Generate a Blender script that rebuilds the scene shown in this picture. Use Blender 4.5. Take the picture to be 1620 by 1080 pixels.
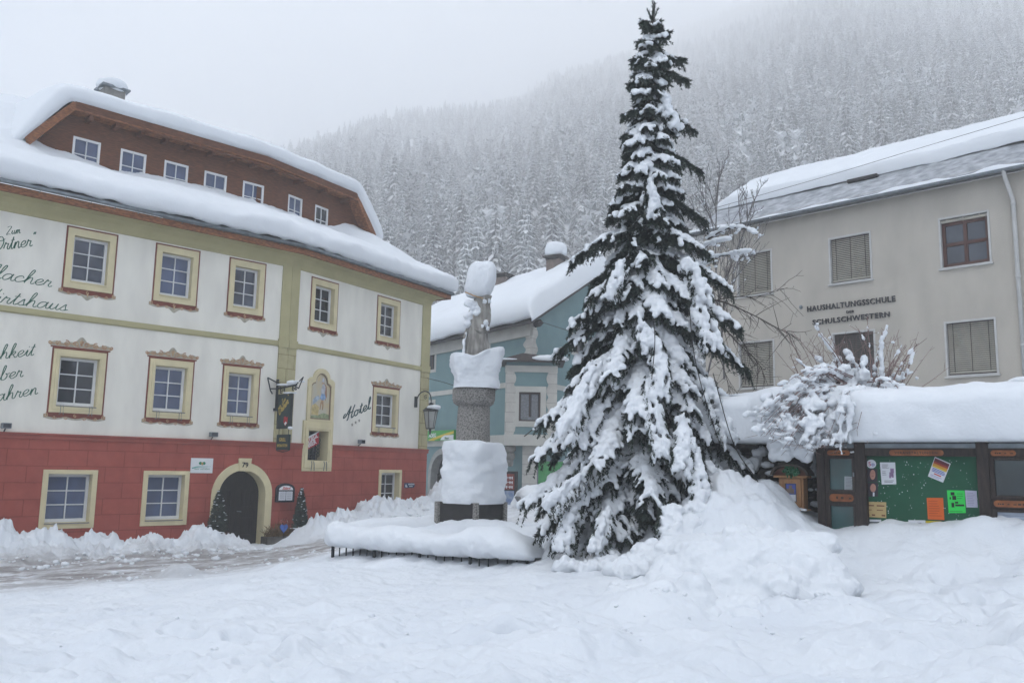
import bpy, math, random
import numpy as np
from math import sin, cos, pi, radians
SC = bpy.context.scene
COL = SC.collection
for _o in list(bpy.data.objects): bpy.data.objects.remove(_o)
rng = np.random.default_rng(7); random.seed(7)

# ------------------------------------------------------------------ camera
FPX = 1365.0                                    # focal length in pixels of the 1620 px wide photograph
PITCH, ROLL = radians(8.38), radians(-1.045)
CAM = np.array([0.0, 0.0, 2.3])
_cp, _sp, _cr, _sr = cos(PITCH), sin(PITCH), cos(ROLL), sin(ROLL)
FWD = np.array([0, _cp, _sp]); _u0 = np.array([0, -_sp, _cp]); _r0 = np.array([1.0, 0, 0])
RGT = _cr*_r0 - _sr*_u0; UPV = _sr*_r0 + _cr*_u0
from mathutils import Matrix, Vector
cd = bpy.data.cameras.new('camera'); cam = bpy.data.objects.new('camera', cd); COL.objects.link(cam)
cd.sensor_width = 36; cd.lens = FPX/1620*36; cd.clip_start = .1; cd.clip_end = 6000
cam.matrix_world = Matrix(((RGT[0], UPV[0], -FWD[0], CAM[0]), (RGT[1], UPV[1], -FWD[1], CAM[1]), (RGT[2], UPV[2], -FWD[2], CAM[2]), (0, 0, 0, 1)))
SC.camera = cam

# ------------------------------------------------------------------ sky, sun, exposure
SUN_EL, SUN_AZ = radians(60), radians(212)       # behind the clouds, over the photographer's shoulder
w = bpy.data.worlds.new('World'); SC.world = w; w.use_nodes = True
nt = w.node_tree; nt.nodes.clear()
sky = nt.nodes.new('ShaderNodeTexSky'); sky.sky_type = 'NISHITA'; sky.sun_disc = False
sky.sun_elevation = SUN_EL; sky.sun_rotation = SUN_AZ; sky.dust_density = 8; sky.air_density = 1; sky.ozone_density = 1
hs = nt.nodes.new('ShaderNodeHueSaturation'); hs.inputs['Saturation'].default_value = 1.1
bg = nt.nodes.new('ShaderNodeBackground'); bg.inputs['Strength'].default_value = .15
ow = nt.nodes.new('ShaderNodeOutputWorld')
tint = nt.nodes.new('ShaderNodeMix'); tint.data_type = 'RGBA'; tint.blend_type = 'MULTIPLY'; tint.inputs['Factor'].default_value = 1; tint.inputs[7].default_value = (.845, .99, 1.115, 1)
nt.links.new(sky.outputs[0], hs.inputs['Color']); nt.links.new(hs.outputs[0], tint.inputs[6]); nt.links.new(tint.outputs[2], bg.inputs['Color']); nt.links.new(bg.outputs[0], ow.inputs[0])
sd = bpy.data.lights.new('sun', 'SUN'); sd.energy = 1.4; sd.angle = radians(28); sd.color = (1, .97, .93)
sun = bpy.data.objects.new('sun', sd); COL.objects.link(sun)
_sdir = Vector((sin(SUN_AZ)*cos(SUN_EL), cos(SUN_AZ)*cos(SUN_EL), sin(SUN_EL)))
sun.rotation_euler = _sdir.to_track_quat('Z', 'Y').to_euler(); sun.location = (0, -10, 60)
SC.view_settings.view_transform = 'Standard'; SC.view_settings.look = 'None'; SC.view_settings.gamma = 1
SC.view_settings.exposure = 0.60
SC.render.engine = 'CYCLES'
cy = SC.cycles; cy.use_denoising = True
try: cy.denoiser = 'OPENIMAGEDENOISE'
except Exception: pass
cy.max_bounces = 28; cy.diffuse_bounces = 3; cy.glossy_bounces = 2; cy.transmission_bounces = 2; cy.transparent_max_bounces = 6
cy.volume_bounces = 24

# ------------------------------------------------------------------ helpers
def ray(px, py): return FWD*FPX + RGT*(px-810) - UPV*(py-540)
def at(px, py, Y):
    d = ray(px, py); return CAM + d*Y/d[1]
def tag(o, label=None, cat=None, group=None, kind=None):
    if label: o['label'] = label
    if cat: o['category'] = cat
    if group: o['group'] = group
    if kind: o['kind'] = kind
    return o
def empty(name, loc, label=None, cat=None, group=None):
    o = bpy.data.objects.new(name, None); COL.objects.link(o); o.location = tuple(loc); o.empty_display_size = .3
    return tag(o, label, cat, group)
def worldloc(o):
    v = np.zeros(3)
    while o is not None: v = v + np.array(o.location); o = o.parent
    return v
class Fr:
    """a vertical plane: origin, azimuth of u (to the right as seen from outside), o = outward"""
    def __init__(s, o, az, off=0):
        a = radians(az); s.d = np.array([cos(a), sin(a)]); s.n = np.array([s.d[1], -s.d[0]]); s.o = np.array(o[:2], float) + s.n*off
    def p(s, u, o, z):
        q = s.o + s.d*u + s.n*o; return (q[0], q[1], z)
    def uz(s, px, py, o=0):
        r = ray(px, py); t = ((s.o + s.n*o - CAM[:2])@s.n)/(r[:2]@s.n); q = CAM + r*t
        return float((q[:2]-s.o)@s.d), float(q[2])
def smoothstep(a, b, x):
    t = np.clip((x-a)/(b-a), 0, 1); return t*t*(3-2*t)
def _h(i, j, k, s):
    n = (i*374761393 + j*668265263 + k*2147483647 + s*1274126177) & 0xffffffff
    n = ((n ^ (n >> 13))*1274126177) & 0xffffffff
    return ((n ^ (n >> 16)) & 0xffff)/65535.0
def vn(P, seed=0):
    P = np.asarray(P, float); I = np.floor(P).astype(np.int64); f = P-I; f = f*f*(3-2*f); r = 0
    for a in (0, 1):
        for b in (0, 1):
            for c in (0, 1):
                wgt = (f[..., 0] if a else 1-f[..., 0])*(f[..., 1] if b else 1-f[..., 1])*(f[..., 2] if c else 1-f[..., 2])
                r = r + wgt*_h(I[..., 0]+a, I[..., 1]+b, I[..., 2]+c, seed)
    return r*2-1
def fbm(P, octv=4, seed=0, gain=.5):
    P = np.asarray(P, float); r = 0; a = 1
    for k in range(octv):
        r = r + a*vn(P*2.03**k + 17.3*k, seed+k); a *= gain
    return r
def xyz0(x, y, z=0): return np.stack([x, y, np.zeros_like(x)+z], -1)

class MB:
    def __init__(s): s.v = []; s.f = []; s.uv = []; s.n = 0; s.mi = []; s.cm = 0
    def add(s, V, Fc, uv=None):
        V = [tuple(map(float, q)) for q in V]; b = s.n; s.v += V; s.n += len(V)
        s.uv += [tuple(q) for q in uv] if uv is not None else [(q[0], q[1]) for q in V]
        s.f += [tuple(b+i for i in q) for q in Fc]; s.mi += [s.cm]*len(Fc); return b
    def poly(s, pts, uv=None): s.add(pts, [tuple(range(len(pts)))], uv)
    def fbox(s, fr, u0, u1, o0, o1, z0, z1):
        V = [fr.p(u, o, z) for z in (z0, z1) for o in (o0, o1) for u in (u0, u1)]
        uv = [(u+o*.7, z+o*.7) for z in (z0, z1) for o in (o0, o1) for u in (u0, u1)]
        s.add(V, [(0, 1, 3, 2), (4, 6, 7, 5), (0, 2, 6, 4), (1, 5, 7, 3), (0, 4, 5, 1), (2, 3, 7, 6)], uv)
    def fquad(s, fr, u0, u1, z0, z1, o=0):
        s.add([fr.p(u0, o, z0), fr.p(u1, o, z0), fr.p(u1, o, z1), fr.p(u0, o, z1)], [(0, 1, 2, 3)], [(u0, z0), (u1, z0), (u1, z1), (u0, z1)])
    def fprism(s, fr, pts, o0, o1):
        n = len(pts)
        V = [fr.p(u, o1, z) for u, z in pts] + [fr.p(u, o0, z) for u, z in pts]
        s.add(V, [tuple(range(n)), tuple(range(2*n-1, n-1, -1))] + [(i, (i+1) % n, n+(i+1) % n, n+i) for i in range(n)], list(pts)+list(pts))
    def fring(s, fr, outer, inner, o0, o1):
        """flat ring between two outlines with the same count, from depth o0 to o1"""
        n = len(outer); V = []
        for o in (o1, o0):
            V += [fr.p(u, o, z) for u, z in outer]; V += [fr.p(u, o, z) for u, z in inner]
        Fc = []
        for i in range(n):
            j = (i+1) % n
            Fc += [(i, j, n+j, n+i), (n+i, n+j, 3*n+j, 3*n+i), (2*n+i, 2*n+j, j, i)]
        s.add(V, Fc, (list(outer)+list(inner))*2)
    def tube(s, pts, r, n=6, cap=True):
        P = np.array(pts, float); m = len(P); r = np.broadcast_to(np.array(r, float), (m,))
        T = np.gradient(P, axis=0); T /= np.linalg.norm(T, axis=1)[:, None]+1e-9
        ref = np.array([0, 0, 1.0]) if abs(T[:, 2]).mean() < .9 else np.array([1.0, 0, 0])
        A = np.cross(T, ref); A /= np.linalg.norm(A, axis=1)[:, None]+1e-9; B = np.cross(T, A)
        th = np.arange(n)*2*pi/n
        V = P[:, None]+r[:, None, None]*(A[:, None]*np.cos(th)[None, :, None]+B[:, None]*np.sin(th)[None, :, None])
        Fc = [(i*n+j, i*n+(j+1) % n, (i+1)*n+(j+1) % n, (i+1)*n+j) for i in range(m-1) for j in range(n)]
        if cap: Fc += [tuple(range(n-1, -1, -1)), tuple(range((m-1)*n, m*n))]
        s.add(V.reshape(-1, 3), Fc)
    def grid(s, G, uv=None, closed_u=False):
        G = np.asarray(G); a, b = G.shape[:2]
        Fc = [(i*b+j, i*b+(j+1) % b, (i+1)*b+(j+1) % b, (i+1)*b+j) for i in range(a-1) for j in range(b if closed_u else b-1)]
        s.add(G.reshape(-1, 3), Fc, uv)
    def lump(s, c, size, noise=.08, nf=2.0, pw=2.6, seed=0, res=28, flatbase=None, tilt=None):
        th = np.linspace(-pi/2, pi/2, res); ph = np.linspace(0, 2*pi, res*2, endpoint=False)
        T, Pn = np.meshgrid(th, ph, indexing='ij')
        D = np.stack([np.cos(T)*np.cos(Pn), np.cos(T)*np.sin(Pn), np.sin(T)], -1)
        q = (np.abs(D)**pw).sum(-1)**(-1/pw)
        X = D*q[..., None]*np.array(size)/1.0
        W = X+np.array(c)
        X = X*(1+noise*fbm(W*nf, 4, seed)[..., None])
        if flatbase is not None: X[..., 2] = np.maximum(X[..., 2], flatbase)
        if tilt is not None: X[..., 0] += X[..., 2]*tilt
        s.grid(X+np.array(c), closed_u=True)
    def build(s, name, mat, parent=None, smooth=False, loc=None, bevel=0):
        me = bpy.data.meshes.new(name)
        L = worldloc(parent) if parent is not None else (np.array(loc, float) if loc is not None else np.array(s.v).mean(0)*np.array([1, 1, 0]) + np.array([0, 0, np.array(s.v)[:, 2].min()]))
        V = np.array(s.v)-L
        me.from_pydata(V.tolist(), [], s.f)
        uvl = me.uv_layers.new(name='UVMap'); li = np.zeros(len(me.loops), int); me.loops.foreach_get('vertex_index', li)
        uvl.data.foreach_set('uv', np.array(s.uv, float)[li].ravel())
        for m in (mat if isinstance(mat, (list, tuple)) else [mat]): me.materials.append(m)
        if any(s.mi): me.polygons.foreach_set('material_index', s.mi)
        if smooth: me.polygons.foreach_set('use_smooth', [True]*len(me.polygons))
        me.update()
        o = bpy.data.objects.new(name, me); COL.objects.link(o)
        if parent is not None: o.parent = parent
        else: o.location = tuple(L)
        if bevel:
            b = o.modifiers.new('bevel', 'BEVEL'); b.width = bevel; b.segments = 2; b.limit_method = 'ANGLE'
        return o
def npmesh(name, V, Fq, mat, parent=None, loc=None, smooth=True, mi=None):
    """fast mesh from numpy arrays (all faces with the same corner count)"""
    me = bpy.data.meshes.new(name); Fq = np.asarray(Fq, np.int32); k = Fq.shape[1]; nf = len(Fq)
    L = worldloc(parent) if parent is not None else (np.array(loc, float) if loc is not None else np.zeros(3))
    me.vertices.add(len(V)); me.vertices.foreach_set('co', (np.asarray(V, np.float32)-L.astype(np.float32)).ravel())
    me.loops.add(nf*k); me.loops.foreach_set('vertex_index', Fq.ravel())
    me.polygons.add(nf); me.polygons.foreach_set('loop_start', np.arange(nf, dtype=np.int32)*k)
    for m in (mat if isinstance(mat, (list, tuple)) else [mat]): me.materials.append(m)
    if mi is not None: me.polygons.foreach_set('material_index', np.asarray(mi, np.int32))
    me.update(calc_edges=True); me.validate()
    me.polygons.foreach_set('use_smooth', [smooth]*len(me.polygons))
    o = bpy.data.objects.new(name, me); COL.objects.link(o)
    if parent is not None: o.parent = parent
    else: o.location = tuple(L)
    return o
def gridfaces(a, b):
    i, j = np.meshgrid(np.arange(a-1), np.arange(b-1), indexing='ij'); q = (i*b+j).ravel()
    return np.stack([q, q+1, q+b+1, q+b], 1)

# ------------------------------------------------------------------ materials
def new_mat(name):
    m = bpy.data.materials.new(name); m.use_nodes = True; n = m.node_tree; b = n.nodes['Principled BSDF']; return m, n, b
def N(n, t, **k):
    x = n.nodes.new(t)
    for a, v in k.items():
        if a in x.inputs.keys() if hasattr(x.inputs, 'keys') else False: x.inputs[a].default_value = v
        else: setattr(x, a, v)
    return x
def mat(name, c, rough=.7, var=.12, scale=6.0, bump=.0, bscale=40.0, spec=.3, metal=0, c2=None, fac=(.4, .65), stretch=None, coat=0):
    """colour with large soft stains (c2) and small variation, plus bump"""
    m, n, b = new_mat(name); L = n.links.new
    b.inputs['Roughness'].default_value = rough; b.inputs['Metallic'].default_value = metal
    b.inputs['Specular IOR Level'].default_value = spec
    tc = n.nodes.new('ShaderNodeTexCoord'); src = tc.outputs['Object']
    if stretch:
        mp = n.nodes.new('ShaderNodeMapping'); mp.inputs['Scale'].default_value = stretch; L(src, mp.inputs[0]); src = mp.outputs[0]
    t1 = n.nodes.new('ShaderNodeTexNoise'); t1.inputs['Scale'].default_value = scale; t1.inputs['Detail'].default_value = 6; L(src, t1.inputs['Vector'])
    rp = n.nodes.new('ShaderNodeValToRGB'); rp.color_ramp.elements[0].position, rp.color_ramp.elements[1].position = fac
    c = np.array(c); d = np.array(c2) if c2 is not None else c*(1-var)
    rp.color_ramp.elements[0].color = (*d, 1); rp.color_ramp.elements[1].color = (*c, 1)
    L(t1.outputs['Fac'], rp.inputs[0]); L(rp.outputs[0], b.inputs['Base Color'])
    if bump:
        t2 = n.nodes.new('ShaderNodeTexNoise'); t2.inputs['Scale'].default_value = bscale; t2.inputs['Detail'].default_value = 5; L(src, t2.inputs['Vector'])
        bp = n.nodes.new('ShaderNodeBump'); bp.inputs['Strength'].default_value = bump; bp.inputs['Distance'].default_value = .03
        L(t2.outputs['Fac'], bp.inputs['Height']); L(bp.outputs[0], b.inputs['Normal'])
    return m
def snow_mat(name, c=(.735, .765, .80), s1=3.0, s2=30.0, st=.35, dist=.05):
    m, n, b = new_mat(name); L = n.links.new
    b.inputs['Base Color'].default_value = (*c, 1); b.inputs['Roughness'].default_value = .75; b.inputs['Specular IOR Level'].default_value = .2
    g = n.nodes.new('ShaderNodeNewGeometry')
    a = n.nodes.new('ShaderNodeTexNoise'); a.inputs['Scale'].default_value = s1; a.inputs['Detail'].default_value = 7; a.inputs['Roughness'].default_value = .6
    k = n.nodes.new('ShaderNodeTexNoise'); k.inputs['Scale'].default_value = s2; k.inputs['Detail'].default_value = 4
    L(g.outputs['Position'], a.inputs['Vector']); L(g.outputs['Position'], k.inputs['Vector'])
    ad = n.nodes.new('ShaderNodeMath'); ad.operation = 'MULTIPLY_ADD'; ad.inputs[1].default_value = .25
    L(k.outputs['Fac'], ad.inputs[0]); L(a.outputs['Fac'], ad.inputs[2])
    bp = n.nodes.new('ShaderNodeBump'); bp.inputs['Strength'].default_value = st; bp.inputs['Distance'].default_value = dist
    L(ad.outputs[0], bp.inputs['Height']); L(bp.outputs[0], b.inputs['Normal'])
    return m
def brick_mat(name, c, c2, mortar, bw, bh, msize=.012, offset=.5, bump=.25):
    """masonry joints drawn in metres on the wall (UV = metres along, metres up)"""
    m, n, b = new_mat(name); L = n.links.new
    tc = n.nodes.new('ShaderNodeTexCoord')
    br = n.nodes.new('ShaderNodeTexBrick'); br.inputs['Scale'].default_value = 1; br.inputs['Brick Width'].default_value = bw; br.inputs['Row Height'].default_value = bh
    br.inputs['Mortar Size'].default_value = msize; br.inputs['Mortar Smooth'].default_value = .4; br.offset = offset
    br.inputs['Color1'].default_value = (*c, 1); br.inputs['Color2'].default_value = (*c2, 1); br.inputs['Mortar'].default_value = (*mortar, 1)
    L(tc.outputs['UV'], br.inputs['Vector'])
    t1 = n.nodes.new('ShaderNodeTexNoise'); t1.inputs['Scale'].default_value = 2.2; t1.inputs['Detail'].default_value = 8; t1.inputs['Roughness'].default_value = .65; L(tc.outputs['Object'], t1.inputs['Vector'])
    rp = n.nodes.new('ShaderNodeValToRGB'); rp.color_ramp.elements[0].position = .3; rp.color_ramp.elements[1].position = .7
    rp.color_ramp.elements[0].color = (.82, .80, .80, 1); rp.color_ramp.elements[1].color = (1.06, 1.06, 1.06, 1); L(t1.outputs['Fac'], rp.inputs[0])
    mx = n.nodes.new('ShaderNodeMix'); mx.data_type = 'RGBA'; mx.blend_type = 'MULTIPLY'; mx.inputs['Factor'].default_value = 1
    L(br.outputs['Color'], mx.inputs[6]); L(rp.outputs[0], mx.inputs[7]); L(mx.outputs[2], b.inputs['Base Color'])
    bp = n.nodes.new('ShaderNodeBump'); bp.inputs['Strength'].default_value = bump; bp.inputs['Distance'].default_value = .02; bp.invert = True
    L(br.outputs['Fac'], bp.inputs['Height']); L(bp.outputs[0], b.inputs['Normal'])
    b.inputs['Roughness'].default_value = .85; b.inputs['Specular IOR Level'].default_value = .08
    return m
def glass_mat(name, c, rough=.06, var=.5):
    m, n, b = new_mat(name); L = n.links.new
    tc = n.nodes.new('ShaderNodeTexCoord'); t = n.nodes.new('ShaderNodeTexNoise'); t.inputs['Scale'].default_value = 1.3; L(tc.outputs['Object'], t.inputs['Vector'])
    rp = n.nodes.new('ShaderNodeValToRGB'); rp.color_ramp.elements[0].position = .35; rp.color_ramp.elements[1].position = .65
    rp.color_ramp.elements[0].color = (*(np.array(c)*(1-var)), 1); rp.color_ramp.elements[1].color = (*c, 1)
    L(t.outputs['Fac'], rp.inputs[0]); L(rp.outputs[0], b.inputs['Base Color'])
    b.inputs['Roughness'].default_value = rough; b.inputs['IOR'].default_value = 1.5; b.inputs['Specular IOR Level'].default_value = .6
    t2 = n.nodes.new('ShaderNodeTexNoise'); t2.inputs['Scale'].default_value = 2.5; L(tc.outputs['Object'], t2.inputs['Vector'])
    bp = n.nodes.new('ShaderNodeBump'); bp.inputs['Strength'].default_value = .04; bp.inputs['Distance'].default_value = .05; L(t2.outputs['Fac'], bp.inputs['Height']); L(bp.outputs[0], b.inputs['Normal'])
    return m
M = {}
M['snow'] = snow_mat('snow')
M['snow_tree'] = snow_mat('tree_snow', s1=9, s2=45, st=.5, dist=.04)
M['snow_roof'] = snow_mat('roof_snow', s1=2.2, s2=22, st=.4, dist=.05)
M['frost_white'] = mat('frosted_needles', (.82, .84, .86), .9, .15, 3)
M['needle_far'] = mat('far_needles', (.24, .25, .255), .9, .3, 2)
M['needle'] = mat('spruce_needles', (.062, .082, .064), .7, .55, 5, c2=(.026, .036, .030))
M['bark'] = mat('bark', (.075, .062, .052), .9, .4, 14, .5, 30)
# ------------------------------------------------------------------ where the buildings stand
HA = Fr((-7.29, 27.79), 44.5)                    # hotel, long facade (u < 0), bend at u = 0
HB = Fr((-7.29, 27.79), 59.4)                    # hotel, short facade (u > 0)
SF = Fr(at(1345, 408, 28)[:2], -44.8)            # school
BE = Fr(at(842, 505, 40)[:2], -55.4)             # blue house, eaves side (u < 0)
BG = Fr(at(842, 505, 40)[:2], 60.0)              # blue house, gable side (u > 0)
NB = Fr(at(1465, 703, 12.5)[:2], -35.8)          # notice board and retaining wall

# ------------------------------------------------------------------ snow-covered ground
CP = []                                          # (x, y, z) the surface passes through
def cpx(px, py, Y): CP.append(tuple(at(px, py, Y)))
for px, py, Y in [(-250, 1080, 5.6), (0, 1080, 6.0), (300, 1080, 6.0), (600, 1080, 6.0), (800, 1085, 6.0), (1100, 1085, 6.0), (1350, 1060, 6.2), (1620, 1055, 6.0), (1850, 1055, 6.0),
                  (1620, 1028, 7.2), (1400, 1032, 7.3), (1180, 1050, 7.2),
                  (0, 1000, 9.4), (200, 1010, 9.0), (400, 985, 9.6), (600, 985, 9.3), (800, 980, 9.0), (950, 985, 8.6), (1100, 990, 8.3),
                  (0, 955, 13.5), (200, 950, 13.3), (350, 925, 14.5), (500, 915, 14.5), (-300, 960, 13),
                  (560, 898, 16.0), (680, 897, 15.0), (790, 912, 14.0), (860, 905, 13.4), (700, 940, 11.5), (850, 945, 11.0), (950, 920, 11.6),
                  (0, 925, 16.6), (150, 915, 18.0), (0, 905, 19.5), (200, 895, 21.0), (380, 874, 24.5), (480, 880, 21.5), (430, 900, 18.5), (300, 905, 19.0),
                  (650, 822, 31.0), (680, 812, 34.0), (600, 840, 28.0),
                  (560, 872, 17.6), (630, 850, 18.6), (700, 826, 19.4), (750, 823, 18.9), (800, 826, 19.2), (850, 850, 17.2), (840, 868, 15.8), (700, 868, 16.6), (770, 872, 16.1),
                  (880, 838, 19.5), (820, 806, 30), (860, 806, 33), (800, 802, 38),
                  (900, 880, 13.9), (1000, 885, 13.4), (1050, 850, 13.6),
                  (1110, 985, 9.6), (1200, 990, 9.5), (1300, 995, 9.4), (1110, 950, 10.6), (1210, 955, 10.5), (1310, 960, 10.3),
                  (1110, 800, 13.6), (1180, 770, 14.0), (1225, 790, 13.9), (1130, 835, 12.9), (1220, 850, 12.6), (1255, 880, 12.0),
                  (1380, 900, 11.6), (1500, 900, 11.0), (1600, 905, 10.6), (1420, 955, 9.7), (1540, 960, 9.3), (1620, 965, 9.0), (1380, 1000, 8.6), (1500, 1010, 8.2),
                  (1330, 850, 12.5), (1300, 838, 13.1), (1400, 832, 12.55), (1465, 836, 12.1), (1550, 836, 11.75), (1640, 828, 11.3), (1900, 830, 10.6)]:
    cpx(px, py, Y)
CP += [(-15, 19, .25), (-20, 12, .4), (-20, 30, -.1), (-9, 35, -.1), (0, 60, .8), (15, 60, 1.2), (-25, 60, .3), (5, 25, 1.1), (7, 17, 1.6), (12, 8, 1.3), (10, 3, .9), (0, 0, .85), (-10, 0, .8), (0, -20, .6), (30, -10, .9), (-30, -10, .5), (30, 20, 1.5), (-40, 40, 0), (40, 60, 1.5), (-60, 60, 0), (-60, -60, .4), (60, -60, .6), (60, 30, 1.5), (20, 32, 2.0)]
CP = np.array(CP)
_c = CP[:, :2]
def _tps(r2): return np.where(r2 > 1e-12, .5*r2*np.log(np.maximum(r2, 1e-12)), 0)
_K = _tps(((_c[:, None]-_c[None])**2).sum(-1)) + np.eye(len(_c))*.04
_Pm = np.c_[np.ones(len(_c)), _c]
_A = np.block([[_K, _Pm], [_Pm.T, np.zeros((3, 3))]])
_W = np.linalg.solve(_A, np.r_[CP[:, 2], 0, 0, 0])
def base_z(x, y):
    X = np.stack([x.ravel(), y.ravel()], 1); out = np.zeros(len(X))
    for i in range(0, len(X), 40000):
        q = X[i:i+40000]; d = ((q[:, None]-_c[None])**2).sum(-1)
        out[i:i+40000] = _tps(d)@_W[:len(_c)] + np.c_[np.ones(len(q)), q]@_W[len(_c):]
    return out.reshape(x.shape)
def seg_dist(x, y, a, b):
    a = np.array(a); b = np.array(b); d = b-a; L = np.hypot(*d); t = ((x-a[0])*d[0]+(y-a[1])*d[1])/L/L
    tc = np.clip(t, 0, 1); return np.hypot(x-a[0]-tc*d[0], y-a[1]-tc*d[1]), tc*L
def bankz(x, y):
    """banks thrown up by the plough in front of the hotel"""
    z = np.zeros_like(x)
    P3 = xyz0(x, y)
    rough = fbm(P3*1.5, 5, 31, .6); clod = np.abs(fbm(P3*4.2, 4, 37, .6))
    def bank(fr, ulist, hlist, off, wid):
        nonlocal z
        u = (x-fr.o[0])*fr.d[0]+(y-fr.o[1])*fr.d[1]; o = (x-fr.o[0])*fr.n[0]+(y-fr.o[1])*fr.n[1]
        h = np.interp(u, ulist, hlist)
        c = off+.25*fbm(xyz0(u*.5, u*0), 2, 3)
        s = np.where(o < c, np.exp(-((o-c)/(wid*.9))**2), np.exp(-(np.abs(o-c)/(wid*1.25))**1.7))
        zz = h*s*(1+.38*rough) + .50*np.clip(h*s, 0, .45)*(clod-.28) + .10*np.clip(h*s, 0, .3)*(np.abs(fbm(P3*9, 3, 39))-.25)
        z = np.maximum(z, zz)
    bank(HA, [-14, -8.5, -7.2, -6, -5.2, -4.6, -3.9, -3.4, -3.0, -2.55, -2.25, -1.95, -1.85, -.2, .2], [.80, .70, .56, .58, .46, .52, .30, .52, .56, .36, .36, .42, .0, .0, .0], 1.25, .7)
    bank(HB, [-.6, -.2, .5, 1.3, 2.4, 3.5, 4.6, 5.8, 6.6, 7.2, 8.2, 9.2], [0, .18, .5, .68, .74, .74, .66, .6, .8, 1.0, .7, 0], 1.25, .85)
    return z
PILE = [at(1150, 900, 11.2)[:2], at(1290, 920, 10.6)[:2]]
def ground_z(x, y, detail=True):
    z = base_z(x, y)
    z = z + bankz(x, y)
    # ploughed heap in front of the spruce, with a steep right face
    d, t = seg_dist(x, y, (1.95, 10.0), (3.3, 9.75))
    heap = .20*smoothstep(1.1, .2, d)
    P0_ = xyz0(x, y)
    chunk = np.abs(fbm(P0_*2.1, 4, 83, .55)); crest = smoothstep(.02, .3, heap)*smoothstep(.52, .30, heap)
    z = z + heap*(1+.16*fbm(P0_*1.7, 3, 81)) + smoothstep(.05, .4, heap)*(.16*(chunk-.3)+.05*np.abs(fbm(P0_*6, 3, 84)))
    # the mass of snow slid off the tree, against its right side
    for hx, hy, hr, hh in ((3.45, 13.2, 1.0, .30), (3.15, 12.7, .9, .2)):
        dd = np.hypot(x-hx, y-hy)/hr; z = z + hh*np.exp(-dd**3.4)*(1+.25*fbm(P0_*2.6, 3, 87)) + .06*np.exp(-dd**2)*np.abs(fbm(P0_*5, 3, 89))
    # clods, hollows and footprints
    for (px, py, Y, r, h) in [(1115, 960, 9.7, .22, -.08), (980, 960, 9.9, .4, .06),
                              (510, 970, 10.2, .16, .1), (385, 975, 10.2, .3, .07), (430, 1035, 7.6, .3, .07), (160, 1040, 7.6, .3, .06), (620, 1040, 7.4, .35, .06), (240, 1020, 8.2, .25, .05), (1180, 1015, 8.0, .12, -.1),
                              (285, 905, 18.6, .35, .22), (270, 910, 18.3, .2, .1), (450, 905, 17.6, .4, .12), (1545, 832, 11.7, .22, .16), (1230, 800, 13.6, .3, .14), (1400, 838, 12.4, .3, .05), (1490, 838, 11.9, .25, .06), (1600, 832, 11.4, .3, .05)]:
        c = at(px, py, Y); dd = np.hypot(x-c[0], y-c[1]); z = z + h*np.exp(-(dd/r)**2.4)
    if detail:
        # footprints: a trodden line to the notice boards, another across the front
        q = np.random.default_rng(77)
        for (x0, y0), (x1, y1), n_ in (((4.6, 6.2), (5.2, 11.2), 13), ((3.9, 7.2), (6.4, 9.0), 8), ((-4.6, 7.6), (1.6, 8.1), 15), ((-1.5, 6.5), (-5.5, 12.5), 15)):
            d_ = np.array([x1-x0, y1-y0]); L_ = np.hypot(*d_); d_ /= L_
            for i in range(n_):
                c = np.array([x0, y0])+d_*L_*(i+.3*q.random())/n_+np.array([-d_[1], d_[0]])*(.13 if i % 2 else -.13)+q.normal(size=2)*.04
                a = (x-c[0])*d_[0]+(y-c[1])*d_[1]; b_ = -(x-c[0])*d_[1]+(y-c[1])*d_[0]; r2 = (a/.19)**2+(b_/.115)**2
                z = z - (.09+.06*q.random())*np.exp(-r2**1.6) + .018*np.exp(-((np.sqrt(r2)-1.35)/.3)**2)
        P3 = xyz0(x, y)
        u = (x-HA.o[0])*HA.d[0]+(y-HA.o[1])*HA.d[1]; o = (x-HA.o[0])*HA.n[0]+(y-HA.o[1])*HA.n[1]
        far = np.hypot(x, y)
        soft = .10*fbm(P3*.38+3, 2, 6)*smoothstep(11.5, 8.5, far) + .055*fbm(P3*.8, 3, 5) + .042*fbm(P3*2.4, 4, 11)
        right = smoothstep(2.5, 4.0, x)*smoothstep(13, 10, y)           # trodden snow on the right
        tr = -.09*np.clip(fbm(P3*np.array([2.2, 3.0, 1]), 3, 23), -.2, 1) - .07*np.clip(fbm(P3*4.2, 2, 29), 0, 1)
        churn = smoothstep(11, 6, far)*.07*fbm(P3*1.7, 4, 41) + smoothstep(12, 7.5, far)*.10*np.clip(fbm(P3*2.3, 3, 43)-.05, 0, 1) - smoothstep(12, 8, far)*.06*np.clip(fbm(P3*3.1+9, 3, 47)-.1, 0, 1)
        road = smoothstep(10.5, 8.5, o)*smoothstep(.4, 2.0, o)*smoothstep(4, 0, u)
        ruts = .018*fbm(xyz0(u*.6, o*5), 4, 51)
        z = z + soft*(1-road*.6) + right*tr + churn + road*ruts
        z = z + .016*fbm(P3*8, 3, 61)
    return z
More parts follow.
